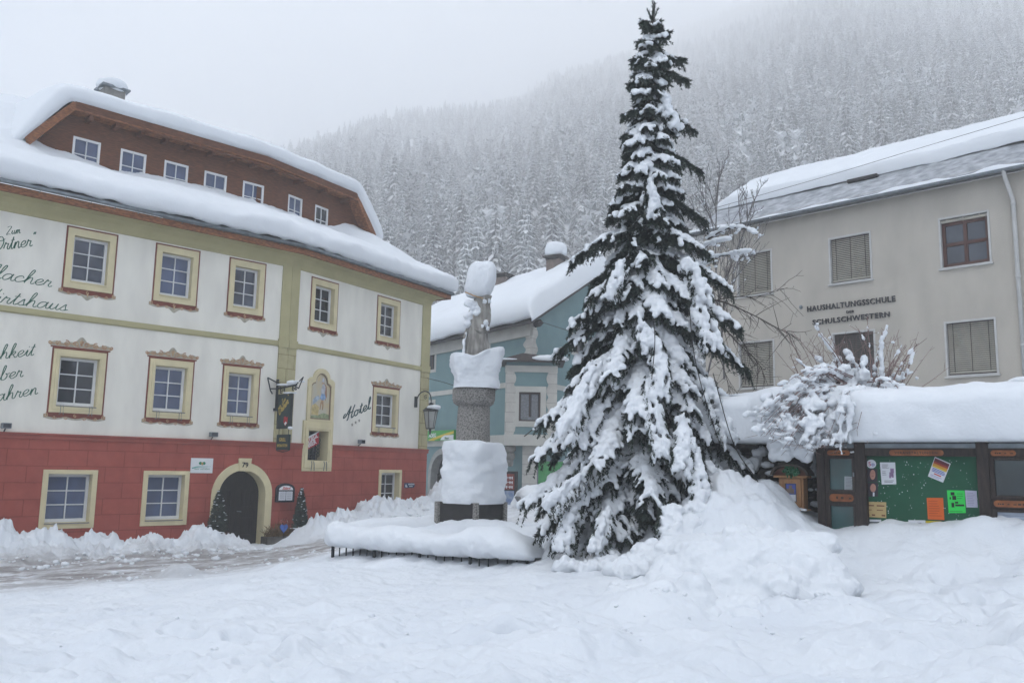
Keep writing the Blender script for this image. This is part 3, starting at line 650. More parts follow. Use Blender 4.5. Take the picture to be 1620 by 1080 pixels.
# handwriting: strokes with the x-height at 1
GL = {
 'a': ([[(.85,.75),(.6,1),(.25,.85),(.08,.4),(.25,.02),(.6,.2),(.88,.9),(.85,.95),(.86,.3),(1.0,.02),(1.25,.2)]], 1.15),
 'b': ([[(0,.2),(.35,1.2),(.5,2.0),(.35,2.15),(.22,1.6),(.15,.4),(.3,.02),(.65,.15),(.8,.6),(.6,.95),(.75,.85),(1.1,.9)]], 1.05),
 'c': ([[(.8,.75),(.55,1),(.18,.75),(.08,.35),(.3,.02),(.65,.1),(1.0,.35)]], .92),
 'd': ([[(.85,.75),(.6,1),(.25,.85),(.08,.4),(.25,.02),(.6,.2),(.9,1.2),(1.0,2.1),(.95,1.5),(.9,.3),(1.05,.02),(1.25,.2)]], 1.15),
 'e': ([[(.0,.35),(.45,.45),(.72,.78),(.5,1),(.18,.75),(.1,.35),(.35,.02),(.65,.1),(.95,.35)]], .88),
 'h': ([[(0,.2),(.35,1.2),(.52,2.0),(.38,2.2),(.22,1.6),(.12,.0)],[(.13,.3),(.4,.9),(.62,.95),(.68,.6),(.68,.2),(.82,.02),(1.05,.2)]], 1.0),
 'i': ([[(0,.2),(.3,.95),(.25,.3),(.38,.02),(.6,.2)],[(.36,1.4),(.4,1.48)]], .55),
 'k': ([[(0,.2),(.35,1.2),(.52,2.0),(.38,2.2),(.22,1.6),(.12,.0)],[(.15,.4),(.5,.95),(.7,.85),(.55,.55),(.2,.5),(.5,.45),(.75,.02),(1.0,.2)]], .95),
 'l': ([[(0,.2),(.35,1.2),(.5,2.0),(.38,2.2),(.22,1.6),(.2,.3),(.35,.02),(.58,.2)]], .55),
 'm': ([[(0,.2),(.2,.95),(.15,.0)],[(.16,.3),(.4,.95),(.55,.85),(.5,.0)],[(.52,.3),(.75,.95),(.95,.85),(.92,.2),(1.05,.02),(1.25,.2)]], 1.2),
 'n': ([[(0,.2),(.2,.95),(.15,.0)],[(.16,.3),(.42,.95),(.65,.9),(.65,.25),(.78,.02),(1.0,.2)]], .95),
 'o': ([[(.6,.95),(.25,.85),(.08,.4),(.3,.02),(.65,.2),(.72,.7),(.5,.98),(.7,.8),(1.0,.85)]], .95),
 'r': ([[(0,.2),(.22,1.05),(.3,.85),(.6,.85),(.5,.3),(.65,.02),(.9,.2)]], .82),
 's': ([[(0,.15),(.45,1.0),(.5,.6),(.6,.2),(.35,.02),(.1,.15)],[(.5,.05),(.85,.2)]], .78),
 't': ([[(0,.2),(.35,1.2),(.42,1.75),(.25,.4),(.38,.02),(.62,.2)],[(.1,1.25),(.6,1.35)]], .6),
 'u': ([[(0,.2),(.2,.95),(.12,.3),(.3,.02),(.6,.35),(.72,.95),(.68,.3),(.8,.02),(1.05,.2)]], 1.0),
 'g': ([[(.85,.75),(.6,1),(.25,.85),(.08,.4),(.25,.02),(.6,.2),(.85,.9),(.75,-.6),(.4,-.9),(.2,-.6),(.7,-.1),(1.2,.2)]], 1.1),
 'Z': ([[(.1,1.9),(.6,2.1),(1.1,1.95),(.6,1.1),(.05,.1),(.5,.15),(1.1,.05)]], 1.25),
 'O': ([[(.75,2.0),(.3,1.7),(.08,.9),(.35,.05),(.95,.25),(1.3,1.1),(1.05,1.9),(.6,1.95),(.55,1.5),(1.0,1.4),(1.45,1.6)]], 1.4),
 'W': ([[(.0,1.7),(.2,2.0),(.3,1.2),(.25,.05),(.75,1.2),(.95,1.9),(.95,.9),(.95,.05),(1.4,1.0),(1.65,2.1)]], 1.6),
 'V': ([[(.0,1.7),(.2,2.0),(.35,1.2),(.4,.05),(.8,1.0),(1.15,2.0)]], 1.1),
 'J': ([[(.2,1.6),(.5,2.0),(1.0,1.95),(.75,.8),(.5,-.5),(.15,-.8),(.0,-.4),(.5,.0),(1.0,.3)]], 1.0),
 'H': ([[(.35,1.2),(.1,1.0),(.0,.6),(.4,.75),(1.0,1.7),(1.25,2.1),(1.0,1.2),(.75,.1),(.55,-.1)],[(1.9,2.1),(1.55,1.2),(1.35,.2),(1.5,.0),(1.75,.2)],[(.75,.85),(1.2,1.05),(1.7,1.0)]], 1.75),
 '"': ([[(.15,2.1),(.05,1.75)],[(.35,2.1),(.25,1.75)]], .45), ' ': ([], .6)}
def catmull(P, k=6):
    P = np.array(P, float)
    if len(P) < 3: return P
    Q = np.vstack([2*P[0]-P[1], P, 2*P[-1]-P[-2]]); out = []
    for i in range(1, len(Q)-2):
        a, b_, c, d = Q[i-1], Q[i], Q[i+1], Q[i+2]
        for t in np.linspace(0, 1, k, endpoint=False):
            out.append(.5*((2*b_)+(-a+c)*t+(2*a-5*b_+4*c-d)*t*t+(-a+3*b_-3*c+d)*t**3))
    out.append(P[-1]); return np.array(out)
def script_width(s): return sum(1.25 if ch == '\u00fc' else GL[ch][1] for ch in s)
def script(s, fr, ue, ze, xh, ang, mat_, parent, wd=.16, stretch=1.0, shear=.38, o=.006, name='painted_lettering', end=True):
    """handwritten word whose baseline ends (or starts) at ue, ze; xh = x-height in metres"""
    b = MB(); W = script_width(s)*xh*stretch; x = -W if end else 0
    for ch in s:
        st, adv = GL['u' if ch == '\u00fc' else ch]
        st = list(st)+([[(.35, 1.4), (.38, 1.5)], [(.75, 1.4), (.78, 1.5)]] if ch == '\u00fc' else [])
        for P in st:
            C = catmull(P); U = x+(C[:, 0]*stretch+C[:, 1]*shear)*xh; Zz = C[:, 1]*xh
            pw = wd*xh*(.72+.5*np.abs(np.gradient(C[:, 1]))/(np.hypot(np.gradient(C[:, 0]), np.gradient(C[:, 1]))+1e-6))
            flat_line(b, fr, np.stack([ue+U*cos(ang)-Zz*sin(ang), ze+U*sin(ang)+Zz*cos(ang)], 1), pw, o)
        x += adv*xh*stretch
    return b.build(name, mat_, parent)

def snow_loft(name, path, prof, parent, seed=1, step=.14, nz=.05, ends=True, mat_=None, adj=None):
    """snow laid along an eave: path = list of (fr-independent xy points), prof = (inward, height) from the lip to the ridge"""
    P = np.array([p[:2] for p in path], float); seg = np.diff(P, axis=0); seg /= np.linalg.norm(seg, axis=1)[:, None]
    nin = np.stack([-seg[:, 1], seg[:, 0]], 1)              # inward = left of travel
    mit = [nin[0]]
    for i in range(1, len(P)-1):
        m = nin[i-1]+nin[i]; m /= (m@nin[i]); mit.append(m)
    mit.append(nin[-1]); mit = np.array(mit)
    S = []; Mi = []
    for i in range(len(P)-1):
        k = max(2, int(np.linalg.norm(P[i+1]-P[i])/step)); t = np.linspace(0, 1, k, endpoint=i == len(P)-2)
        S.append(P[i]+(P[i+1]-P[i])*t[:, None]); Mi.append(mit[i]+(mit[i+1]-mit[i])*t[:, None])
    S = np.concatenate(S); Mi = np.concatenate(Mi)
    pr = catmull(prof, 5) if len(prof) > 2 else np.array(prof)
    G = np.zeros((len(S), len(pr), 3))
    G[..., :2] = S[:, None]+Mi[:, None]*pr[None, :, :1]; G[..., 2] = pr[None, :, 1]
    if adj is not None: G[..., 2] += adj(S, pr)
    n1 = fbm(G*.8, 3, seed)*nz+fbm(G*2.6, 3, seed+5)*nz*.45
    wgt = np.minimum(1, np.linspace(0, 1, len(pr))*6)
    G[..., 2] += n1*wgt; G[..., :2] -= (Mi/np.linalg.norm(Mi, axis=1)[:, None])[:, None]*(n1*wgt*.8)[..., None]
    # ragged lower lip
    G[..., 2] += (fbm(G*6.5, 3, seed+11)*.016)*wgt
    lip = np.abs(fbm(np.stack([S[:, 0]*2.2, S[:, 1]*2.2, S[:, 0]*0], -1), 3, seed+9))*.09
    G[:, :4, 2] += lip[:, None]*np.array([1, .6, .3, .1])[None]
    b = MB(); b.grid(G)
    o = b.build(name, mat_ or M['snow_roof'], parent, smooth=True); return o

# ------------------------------------------------------------------ the hotel
hotel = empty('hotel', (-7.29, 27.79, -.25), 'white and red hotel with yellow trim, painted window scrolls and a snow-loaded roof', 'hotel')
UL, UR = -13.6, 7.74                                         # left and right corner of the street front
ZR, ZB0, ZB1, ZY, ZE = 2.98, 6.10, 6.24, 8.73, 9.18
def build_hotel():
    ups = [(-6.93, -5.56), (-4.49, -3.13), (-2.19, -.92)]
    def meas(fr, pts):
        q = [fr.uz(*p) for p in pts]; return q
    mids = [(-7.0, -5.56), (-4.43, -3.06), (-2.17, -.90)]
    lows = [(-6.95, -5.58), (-4.34, -3.0)]
    b1 = [(.92, 2.29), (HB.uz(597, 470)[0], HB.uz(634, 480)[0])]
    m1 = [(HB.uz(590, 610)[0], HB.uz(632, 615)[0])]
    l1 = [(4.84, 6.18)]
    hA = []; hB = []
    extra = [(-9.4, -8.03), (-11.9, -10.53)]                  # further along, beyond the left edge of the photograph
    for k, (u0, u1) in enumerate(ups): hA.append(hotel_window(HA, hotel, u0, u1, 6.91, 8.67, glass=M['glass_mid'] if k != 1 else None))
    for k, (u0, u1) in enumerate(mids): hA.append(hotel_window(HA, hotel, u0, u1, 3.52, 5.31, style='middle', glass=M['glass_dark'] if k == 0 else None))
    for u0, u1 in lows+extra[1:]: hA.append(hotel_window(HA, hotel, u0, u1, .52, 2.06, style='lower'))
    for u0, u1 in b1: hB.append(hotel_window(HB, hotel, u0, u1, 6.87, 8.62, glass=M['glass_dark']))
    for u0, u1 in m1: hB.append(hotel_window(HB, hotel, u0, u1, 3.50, 5.22, style='middle', glass=M['glass_dark']))
    for u0, u1 in l1: hB.append(hotel_window(HB, hotel, u0, u1, .73, 2.18, style='lower', glass=M['glass_dark']))
    # niche with the wrought-iron lattice and the red enamel sign
    n0, n1 = HB.uz(477, 700)[0], HB.uz(524, 700)[0]; nz0, nz1 = HB.uz(500, 745)[1], HB.uz(500, 666)[1]
    i0, i1, k0, k1 = n0+.25, n1-.22, nz0+.35, nz1-.32
    s = MB(); s.fring(HB, rect(n0, n1, nz0, nz1), rect(i0, i1, k0, k1), -.55, .07); s.fring(HB, rect(n0+.08, n1-.08, nz0+.1, nz1-.08), rect(i0-.06, i1+.06, k0-.06, k1+.06), .07, .095)
    s.fquad(HB, i0, i1, k0, k1, -.549)
    nic = s.build('niche', M['cream'], hotel, bevel=.01); hB.append((i0, i1, k0, k1))
    global NICHE; NICHE = (i0, i1, k0, k1)
    hk = MB()
    for uu in (i0+.2, i1-.15):
        for d in (-.05, .06): hk.tube([HB.p(uu+d, .1, k0-.02), HB.p(uu+d, .13, k0-.12), HB.p(uu+d*1.3, .12, k0-.33)], .012, 5)
    hk.build('flower_box_hook', M['zinc'], nic)
    # door arch opening
    d0, d1, dz0, zs, zt = HA.uz(343, 800)[0], HA.uz(417, 800)[0], -.25, 1.35, 2.10
    def arch(uc, hw, z_s, rise, n=20): return [(uc-hw*cos(pi*k/n), z_s+rise*sin(pi*k/n)) for k in range(n+1)]
    dc, dh = (d0+d1)/2, (d1-d0)/2
    inner = arch(dc, dh, zs, zt-zs); outer = arch(dc, dh+.23, zs, zt-zs+.24)
    hA.append((d0-.23, d1+.23, -.6, zt+.24))
    # walls: white above, red plinth below
    pl = MB(); wa = MB()
    wall_cells(wa, HA, UL, 0, ZR, ZE+.1, hA); wall_cells(wa, HB, 0, UR, ZR, ZE+.1, hB)
    E0 = HA.p(UL, 0, 0); E1 = HB.p(UR, 0, 0)
    back1 = (E1[0]-HB.n[0]*11, E1[1]-HB.n[1]*11); back0 = (E0[0]-HA.n[0]*11, E0[1]-HA.n[1]*11)
    for a, c in ((E1, back1), (back1, back0), (back0, E0)):
        wa.poly([(a[0], a[1], -.8), (c[0], c[1], -.8), (c[0], c[1], ZE+.1), (a[0], a[1], ZE+.1)], [(0, 0), (10, 0), (10, 9), (0, 9)])
    wa.build('white_wall', M['plaster'], hotel)
    pA = [h for h in hA]; wall_cells(pl, HA, UL, .02, -.9, ZR-.12, pA, .05); wall_cells(pl, HB, 0, UR+.04, -.9, ZR-.12, hB, .05)
    # spandrels around the arch
    zo = zt+.24; uo0, uo1 = d0-.23, d1+.23
    for half in (outer[:11], outer[10:]):
        uu = uo0 if half[0][0] < dc-.01 else uo1
        pts = list(half)+([(dc, zo), (uu, zo)] if uu == uo0 else [(uu, zo), (dc, zo)])
        if uu == uo0: pts = list(half)+[(uu, zo)]
        else: pts = list(half)+[(uu, zo)]
        pl.add([HA.p(u, .05, z) for u, z in pts], [tuple(range(len(pts)))], pts)
    pl.build('red_base_wall', M['red_block'], hotel)
    co = MB(); co.fbox(HA, UL-.1, .04, .0, .115, ZR-.035, ZR+.02); co.fbox(HA, UL-.1, .03, .0, .085, ZR-.14, ZR-.036)
    nsplit = [(0.045, n0-.003), (n1+.003, UR+.1)]
    for a, c in nsplit: co.fbox(HB, a, c, 0, .115, ZR-.035, ZR+.02); co.fbox(HB, a, c, 0, .085, ZR-.14, ZR-.036)
    co.build('base_moulding', M['red'], hotel, bevel=.01)
    # olive band, pilasters and cornice cove
    bd = MB(); bd.fbox(HA, UL-.06, -.32, 0, .05, ZB0, ZB1); bd.fbox(HB, .34, UR-.5, 0, .05, ZB0, ZB1)
    bd.fbox(HA, UL-.06, -.34, 0, .03, ZB0-.03, ZB0); bd.fbox(HB, .36, UR-.52, 0, .03, ZB0-.03, ZB0)
    bd.build('storey_band', M['olive'], hotel)
    pi_ = MB(); pi_.fbox(HA, -.33, .0, -.01, .045, ZB1+.06, ZY+.01); pi_.fbox(HB, 0, .36, -.01, .045, ZB1+.06, ZY+.01); pi_.fbox(HB, UR-.5, UR+.03, -.3, .045, ZB1+.06, ZY+.01)
    pi_.fbox(HA, -.36, .0, -.01, .075, ZB0-.06, ZB1+.06); pi_.fbox(HB, 0, .39, -.01, .075, ZB0-.06, ZB1+.06); pi_.fbox(HB, UR-.53, UR+.06, -.3, .075, ZB0-.06, ZB1+.06)
    pi_.build('pilaster', M['olive'], hotel)
    pb = MB(); pb.fbox(HA, -.33, .0, -.01, .055, ZR+.02, ZB0-.06); pb.fbox(HB, 0, .36, -.01, .055, ZR+.02, ZB0-.06); pb.fbox(HB, UR-.5, UR+.04, -.3, .055, ZR+.02, ZB0-.06)
    pb.build('block_pilaster', M['olive_block'], hotel, bevel=.008)
    cv = MB(); cor = [(0, ZY-.02), (.035, ZY), (.04, ZY+.10), (.09, ZY+.22), (.2, ZY+.34), (.38, ZY+.385), (.55, ZY+.40)]
    pathO = [(UL-.0, 'A'), (0, 'M'), (UR, 'B')]
    mitd = (HA.n+HB.n); mitd /= mitd@HA.n
    rows = []
    cl = HA.o+HA.d*UL; cr = HB.o+HB.d*UR; ctr = HA.o
    dl = HA.n-HA.d; drr = HB.n+HB.d
    for o, z in cor:
        ring = [back0+(-HA.d*o if 0 else -HA.d*o), cl+dl*o, ctr+mitd*o, cr+drr*o, np.array(back1)+HB.d*o]
        rows.append([(*q[:2], z) for q in [np.array(r) for r in ring]])
    cv.grid(np.array(rows).transpose(1, 0, 2)); cv.build('cornice_cove', M['olive'], hotel, smooth=False)
    # eaves: orange board, gutter, roof skin
    def ring(o, z): return [(*(np.array(back0)-HA.d*o), z), (*(cl+dl*o), z), (*(ctr+mitd*o), z), (*(cr+drr*o), z), (*(np.array(back1)+HB.d*o), z)]
    fb = MB(); fb.grid(np.array([ring(.50, ZY+.36), ring(.60, ZY+.36), ring(.60, ZY+.54), ring(.50, ZY+.56)]).transpose(1, 0, 2)); fb.build('eaves_board', M['timber_light'], hotel)
    gt = MB(); R_ = np.array(ring(.665, ZY+.60))
    for a, c in zip(R_, R_[1:]): gt.tube([a, c], .062, 8)
    for t in np.linspace(UL, -.2, 22): gt.tube([HA.p(t, .59, ZY+.5), HA.p(t, .665, ZY+.5), HA.p(t, .735, ZY+.6)], .008, 4)
    gt.build('gutter', M['zinc'], hotel, smooth=True)
    zE = ZY+.60; slope = .65; nR = 6.6
    rf = MB(); apex = nR
    prof = [(-.62, zE), (nR, zE+slope*(nR+.62))]
    # path for the snow (eave line on the wall plane), travelling right to left so that inward is on the left
    path = [np.array(back1), cr, ctr, cl, np.array(back0)]
    P = [np.array(q, float) for q in path]
    def offs(o):
        return [P[0]-HB.d*o*1.0, P[1]+(-HB.n-HB.d)*o, P[2]-mitd*o, P[3]+(-HA.n+HA.d)*o, P[4]+HA.d*o]
    G = np.array([[(*q, z) for q in offs(n)] for n, z in prof]).transpose(1, 0, 2); rf.grid(G); rf.build('roof', M['zinc'], hotel)
    h0 = zE+.04
    sp = [(-.66, h0), (-.80, h0+.16), (-.82, h0+.46), (-.64, h0+.68), (-.2, h0+.90), (.6, zE+slope*1.22+.68), (1.6, zE+slope*2.22+.64), (2.3, zE+slope*2.92+.62), (3.2, zE+slope*3.82+.6), (4.5, zE+slope*5.12+.55), (6.0, zE+slope*6.6+.55), (6.55, zE+slope*7.0+.52)]
    path_r = path
    def dormer_dip(S, pr):
        ua = (S-HA.o)@HA.d; ub_ = (S-HB.o)@HB.d; u = np.where(ub_ > 0, ub_, ua); wu = smoothstep(-9.6, -7.6, u)*smoothstep(7.0, 4.6, u)
        return -.42*wu[:, None]*(smoothstep(.2, 1.5, pr[:, 0])*smoothstep(4.2, 3.0, pr[:, 0]))[None]
    sn = snow_loft('roof_snow', [np.array(back0), cl, ctr, cr, np.array(back1)], sp, hotel, 3, .13, .065, adj=dormer_dip) if 0 else snow_loft('roof_snow', [np.array(back0), cl, ctr, cr, np.array(back1)], sp, hotel, 3, .11, .065, adj=dormer_dip)
    # dormer -------------------------------------------------------------
    no, wz0, wz1 = 2.2, 10.6, 12.72
    DA = Fr(HA.o, 44.5, -no); DB = Fr(HB.o, 59.4, -no)
    # where the two dormer planes meet
    k = np.linalg.solve(np.stack([DA.d, -DB.d], 1), DB.o-DA.o); ub, vb = k
    dm = MB(); ws = []
    uL0, uL1 = -7.55, -6.35; uR1, uR0 = 5.0, 6.15
    win = [(137, 235), (211, 252), (279, 268), (341, 285), (401, 300)]
    A = []
    for px, py in win:
        u = DA.uz(px, py)[0]; A.append((u-.40, u+.40, 10.95, 12.0))
    Bw = []
    for px in (467, 509.5):
        u = DB.uz(px, 325)[0]; Bw.append((u-.36, u+.36, 11.0, 12.08))
    do = MB()
    wall_cells(do, DA, uL1+.0, ub, wz0, wz1+.1, A); do.poly([DA.p(uL0, 0, wz0), DA.p(uL1, 0, wz0), DA.p(uL1, 0, wz1+.1), DA.p(uL0, 0, wz0+.65)], [(0, 0), (1, 0), (1, 2), (0, .6)])
    wall_cells(do, DB, vb, uR1, wz0, wz1+.1, Bw); do.poly([DB.p(uR1, 0, wz0), DB.p(uR0, 0, wz0), DB.p(uR0, 0, wz0+.65), DB.p(uR1, 0, wz1+.1)], [(0, 0), (1, 0), (1, .6), (0, 2)])
    dormer = do.build('dormer', M['timber'], hotel)
    for w_ in A: casement(DA, dormer, *w_, .05, 2, 2, M['glass_blue'], fw=.07, mw=.028)
    for w_ in Bw: casement(DB, dormer, *w_, .05, 2, 2, M['glass_blue'] if w_ is Bw[0] else M['glass_dark'], fw=.07, mw=.028)
    # dormer eaves: soffit, fascia and the two raking boards
    fo = .5; zf0, zf1 = 12.62, 12.86
    mo = DA.o+DA.d*ub
    def q(fr, u, o, z): return fr.p(u, o, z)
    L0, L1, R1, R0 = uL0-.12, uL1-.16, uR1-.02, uR0+.05
    def bandring(o0, o1, zin, zout, ztop):
        pts = []
        return pts
    ea = MB()
    for (oa, ob_, dz) in ((.36, .5, 0), ):
        def line(o, dz, s=0):
            return [DA.p(L0-s, o, 11.15+dz), DA.p(L1-s*.5, o, zf0+dz), (*(mo+mitd*o), zf0+dz+.02), DB.p(R1+s*.5, o, zf0+dz+.07), DB.p(R0+s, o, 11.22+dz)]
        ea.grid(np.array([line(.50, 0), line(.50, .27, .10), line(.02, .27, .10)]).transpose(1, 0, 2))
        ea.grid(np.array([line(.02, 0, .0), line(.50, 0, .0)]).transpose(1, 0, 2))
    ea.build('dormer_eaves', M['timber_light'], dormer)
    fb2 = MB(); fb2.grid(np.array([[DA.p(L1+.03, .515, zf0+.05), (*(mo+mitd*.515), zf0+.07), DB.p(R1-.03, .515, zf0+.12)], [DA.p(L1-.02, .515, zf0+.26), (*(mo+mitd*.515), zf0+.28), DB.p(R1+.02, .515, zf0+.33)]]).transpose(1, 0, 2))
    fb2.build('dormer_fascia', M['timber'], dormer)
    tb = MB()
    for t in np.linspace(L1+.5, ub-.3, 8): tb.fbox(DA, t-.06, t+.06, .02, .42, zf0-.14, zf0-.003)
    for t in np.linspace(vb+.5, R1-.4, 4): tb.fbox(DB, t-.06, t+.06, .02, .42, zf0-.10, zf0+.03)
    tb.tube([DA.p(L1+1.6, .46, zf0-.02), DA.p(-1, .5, zf0-.06), (*(mo+mitd*.47), zf0-.06), DB.p(2.2, .45, zf0-.02)], .035, 6)
    tb.build('dormer_rafter', M['timber'], dormer)
    # dormer snow: rises from the rakes, over the top and back to the ridge
    def dl_(o, z0s): return o, z0s
    prof2 = [(-.48, 0, .02), (-.62, .14, .12), (-.62, .38, .2), (-.48, .52, .1), (-.1, .66, 0), (1.2, .80, -.05), (3.6, 1.05, -.1), (4.6, 1.0, -.1)]
    pc = catmull(prof2, 5); dense = []
    top = [DA.p(L0-.5, 0, 11.00)[:3], DA.p(L0-.14, 0, 11.30), DA.p(L1-.30, 0, zf1-.16), DA.p(L1+.02, 0, zf1+.02), DA.p(L1+.5, 0, zf1+.04)]
    mid = [DA.p(t, 0, zf1+.04) for t in np.linspace(L1+1, ub-.8, 14)]+[DB.p(t, 0, zf1+.07) for t in np.linspace(vb+.6, R1-.6, 8)]
    rt = [DB.p(R1-.25, 0, zf1+.09), DB.p(R1+.08, 0, zf1-.05), DB.p(R0-.05, 0, 11.6), DB.p(R0+.14, 0, 11.25), DB.p(R0+.45, 0, 11.0)]
    line3 = catmull(top+mid+rt, 5); T = np.gradient(line3, axis=0); T /= np.linalg.norm(T, axis=1)[:, None]
    Gn = np.zeros((len(line3), len(pc), 3)); rn = np.linspace(0, 1, len(line3))[:, None]
    nin = -(HA.n[None]*(1-smoothstep(.62, .72, rn))+HB.n[None]*smoothstep(.62, .72, rn)); nin /= np.linalg.norm(nin, axis=1)[:, None]
    up3 = np.cross(T, np.c_[nin, np.zeros(len(nin))]); up3 *= np.sign(up3[:, 2:3]+1e-9); up3 /= np.linalg.norm(up3, axis=1)[:, None]
    upz = up3*.8+np.array([0, 0, .2])
    endf = np.minimum(1, np.minimum(np.arange(len(line3)), np.arange(len(line3))[::-1])/10.0)[:, None]
    Gn = line3[:, None]+np.c_[nin, np.zeros(len(nin))][:, None]*pc[None, :, :1]+upz[:, None]*(pc[None, :, 1:2]*(.25+.75*endf[:, None]))
    Gn[..., 2] += fbm(Gn*.9, 3, 77)*.05
    db = MB(); db.grid(Gn); db.build('dormer_snow', M['snow_roof'], dormer, smooth=True)
    # chimneys
    for k_, (px, py, n_, hh, ww) in enumerate(((177, 150, 6.2, .62, .36), (384, 236, 6.6, .1, .42))):
        fr = Fr(HA.o, 44.5, -n_); u, z = fr.uz(px, py); c = MB()
        c.fbox(fr, u-ww, u+ww, -.3, .3, 12.5, z+.12); ch = c.build('chimney', M['sill'] if k_ == 0 else M['plaster'], hotel, bevel=.01)
        c = MB(); c.fbox(fr, u-ww-.12, u+ww+.12, -.45, .45, z+.12, z+.19); c.build('chimney_cover', M['zinc'], ch)
        c = MB(); c.lump(fr.p(u, 0, z+.30), (ww+.15, .5, .24), .12, 1.6, 2.8, 5+k_); c.build('chimney_snow', M['snow_roof'], ch, smooth=True)
    # door ---------------------------------------------------------------
    ring_o = [(uo0, -.7)]+outer+[(uo1, -.7)]; ring_i = [(d0, -.7)]+inner+[(d1, -.7)]
    a = MB(); n = len(ring_o); V = []
    for o in (.085, -.55): V += [HA.p(u, o, z) for u, z in ring_o]+[HA.p(u, o, z) for u, z in ring_i]
    Fc = []
    for i in range(n-1): Fc += [(i, i+1, n+i+1, n+i), (n+i, n+i+1, 3*n+i+1, 3*n+i), (2*n+i, 2*n+i+1, i+1, i)]
    a.add(V, Fc); a.fprism(HA, [(dc-.17, zt-.01), (dc+.17, zt-.01), (dc+.20, zt+.36), (dc-.20, zt+.36)], .0, .13)
    ar = a.build('door_arch', M['cream'], hotel, bevel=.01)
    letters('79', HA, dc-.005, zt+.10, .21, M['black'], ar, 'house_number', bold=.02, o=.131)
    d = MB(); d.add([HA.p(u, -.36, z) for u, z in ring_i], [tuple(range(n))], ring_i)
    for k_ in range(1, 10): uu = d0+(d1-d0)*k_/10; d.fbox(HA, uu-.012, uu+.012, -.37, -.345, -.6, 1.5)
    for s_ in (-1, 1):
        for zz, h_ in ((.1, .55), (.95, .55)): d.fring(HA, rect(dc+s_*dh*.5-.2, dc+s_*dh*.5+.2, zz, zz+h_), rect(dc+s_*dh*.5-.16, dc+s_*dh*.5+.16, zz+.04, zz+h_-.04), -.36, -.325)
    dr = d.build('door', M['door_wood'], hotel)
    h = MB(); h.tube([HA.p(dc+.06, -.33, .85), HA.p(dc+.06, -.27, .85), HA.p(dc+.17, -.27, .84)], .014, 6); h.build('door_handle', M['zinc'], dr)
    st = MB(); st.fbox(HA, uo0-.1, uo1+.1, -.5, .35, -.6, -.245); st.build('door_step', M['sill'], hotel, bevel=.02)
    # painted fresco panel above the niche
    f0, f1, fz0, fz1 = n0+.13, n1-.02, nz1+.003, HB.uz(508, 583)[1]
    fc = (f0+f1)/2; fh = (f1-f0)/2
    def gable_outline(e, zb, zt_):
        hw = fh-e; t = np.linspace(0, 1, 9); sh = zt_-.42
        left = [(fc-hw, zb), (fc-hw, sh)]+[(fc-hw*(1-.35*x), sh+.1*sin(x*pi/2)*1.0) for x in (.5, 1)]
        top_ = [(fc-hw*.62*cos(pi*x/10), sh+.1+.32*sin(pi*x/10)) for x in range(0, 11)]
        right = [(2*fc-u, z) for u, z in left][::-1]
        return left+top_+right
    oo, ii = gable_outline(0, fz0, fz1), gable_outline(.15, fz0+.06, fz1-.16)
    p = MB(); p.fring(HB, oo, ii, 0, .07); fr_ = p.build('fresco_frame', M['cream'], hotel, bevel=.01)
    p = MB(); p.fring(HB, ii, gable_outline(.185, fz0+.10, fz1-.20), 0, .045); p.build('fresco_moulding', mat('fresco_moulding', (.27, .20, .14), .7), fr_)
    FP = mat('fresco_ground', (.56, .46, .28), .9, .25, 3, c2=(.50, .47, .38))
    p = MB(); p.add([HB.p(u, .012, z) for u, z in gable_outline(.18, fz0+.09, fz1-.19)], [tuple(range(len(oo)))], oo); p.build('fresco', FP, fr_)
    W_ = 2*fh-.36; H_ = fz1-fz0-.3; bx, bz = fc-fh+.18, fz0+.1
    def patch(nm, c, pts, o): 
        b = MB(); b.add([HB.p(bx+W_*x, o, bz+H_*z) for x, z in pts], [tuple(range(len(pts)))], pts); b.build(nm, mat(nm, c, .9, .3, 9), fr_)
    patch('painted_meadow', (.35, .40, .24), [(0, 0), (1, 0), (1, .10), (.7, .13), (.4, .07), (0, .05)], .016)
    patch('painted_house', (.62, .50, .24), [(.06, .08), (.42, .06), (.44, .26), (.24, .33), (.07, .27)], .018)
    patch('painted_water', (.45, .53, .62), [(.12, .30), (.28, .36), (.46, .44), (.40, .52), (.22, .48), (.10, .40)], .017)
    patch('painted_cloak', (.42, .24, .16), [(.66, .82), (.80, .74), (.84, .52), (.76, .40), (.70, .55), (.62, .66), (.58, .78)], .019)
    patch('painted_tunic', (.55, .56, .60), [(.50, .60), (.56, .76), (.66, .80), (.74, .72), (.72, .56), (.58, .52)], .021)
    patch('painted_skirt', (.30, .44, .66), [(.46, .46), (.54, .57), (.73, .56), (.78, .46), (.66, .42), (.54, .42)], .0225)
    patch('painted_legs', (.50, .33, .20), [(.55, .42), (.66, .43), (.68, .30), (.66, .20), (.60, .19), (.61, .30), (.56, .34), (.53, .20), (.47, .2), (.50, .34)], .0205)
    patch('painted_head', (.58, .40, .28), [(.585+.055*cos(a_), .815+.042*sin(a_)) for a_ in np.linspace(0, 2*pi, 12, endpoint=False)], .0235)
    patch('painted_helmet', (.60, .64, .72), [(.54, .83), (.56, .89), (.60, .94), (.64, .89), (.64, .83)], .025)
    # painted words
    def endpt(fr, px, py): return fr.uz(px, py)
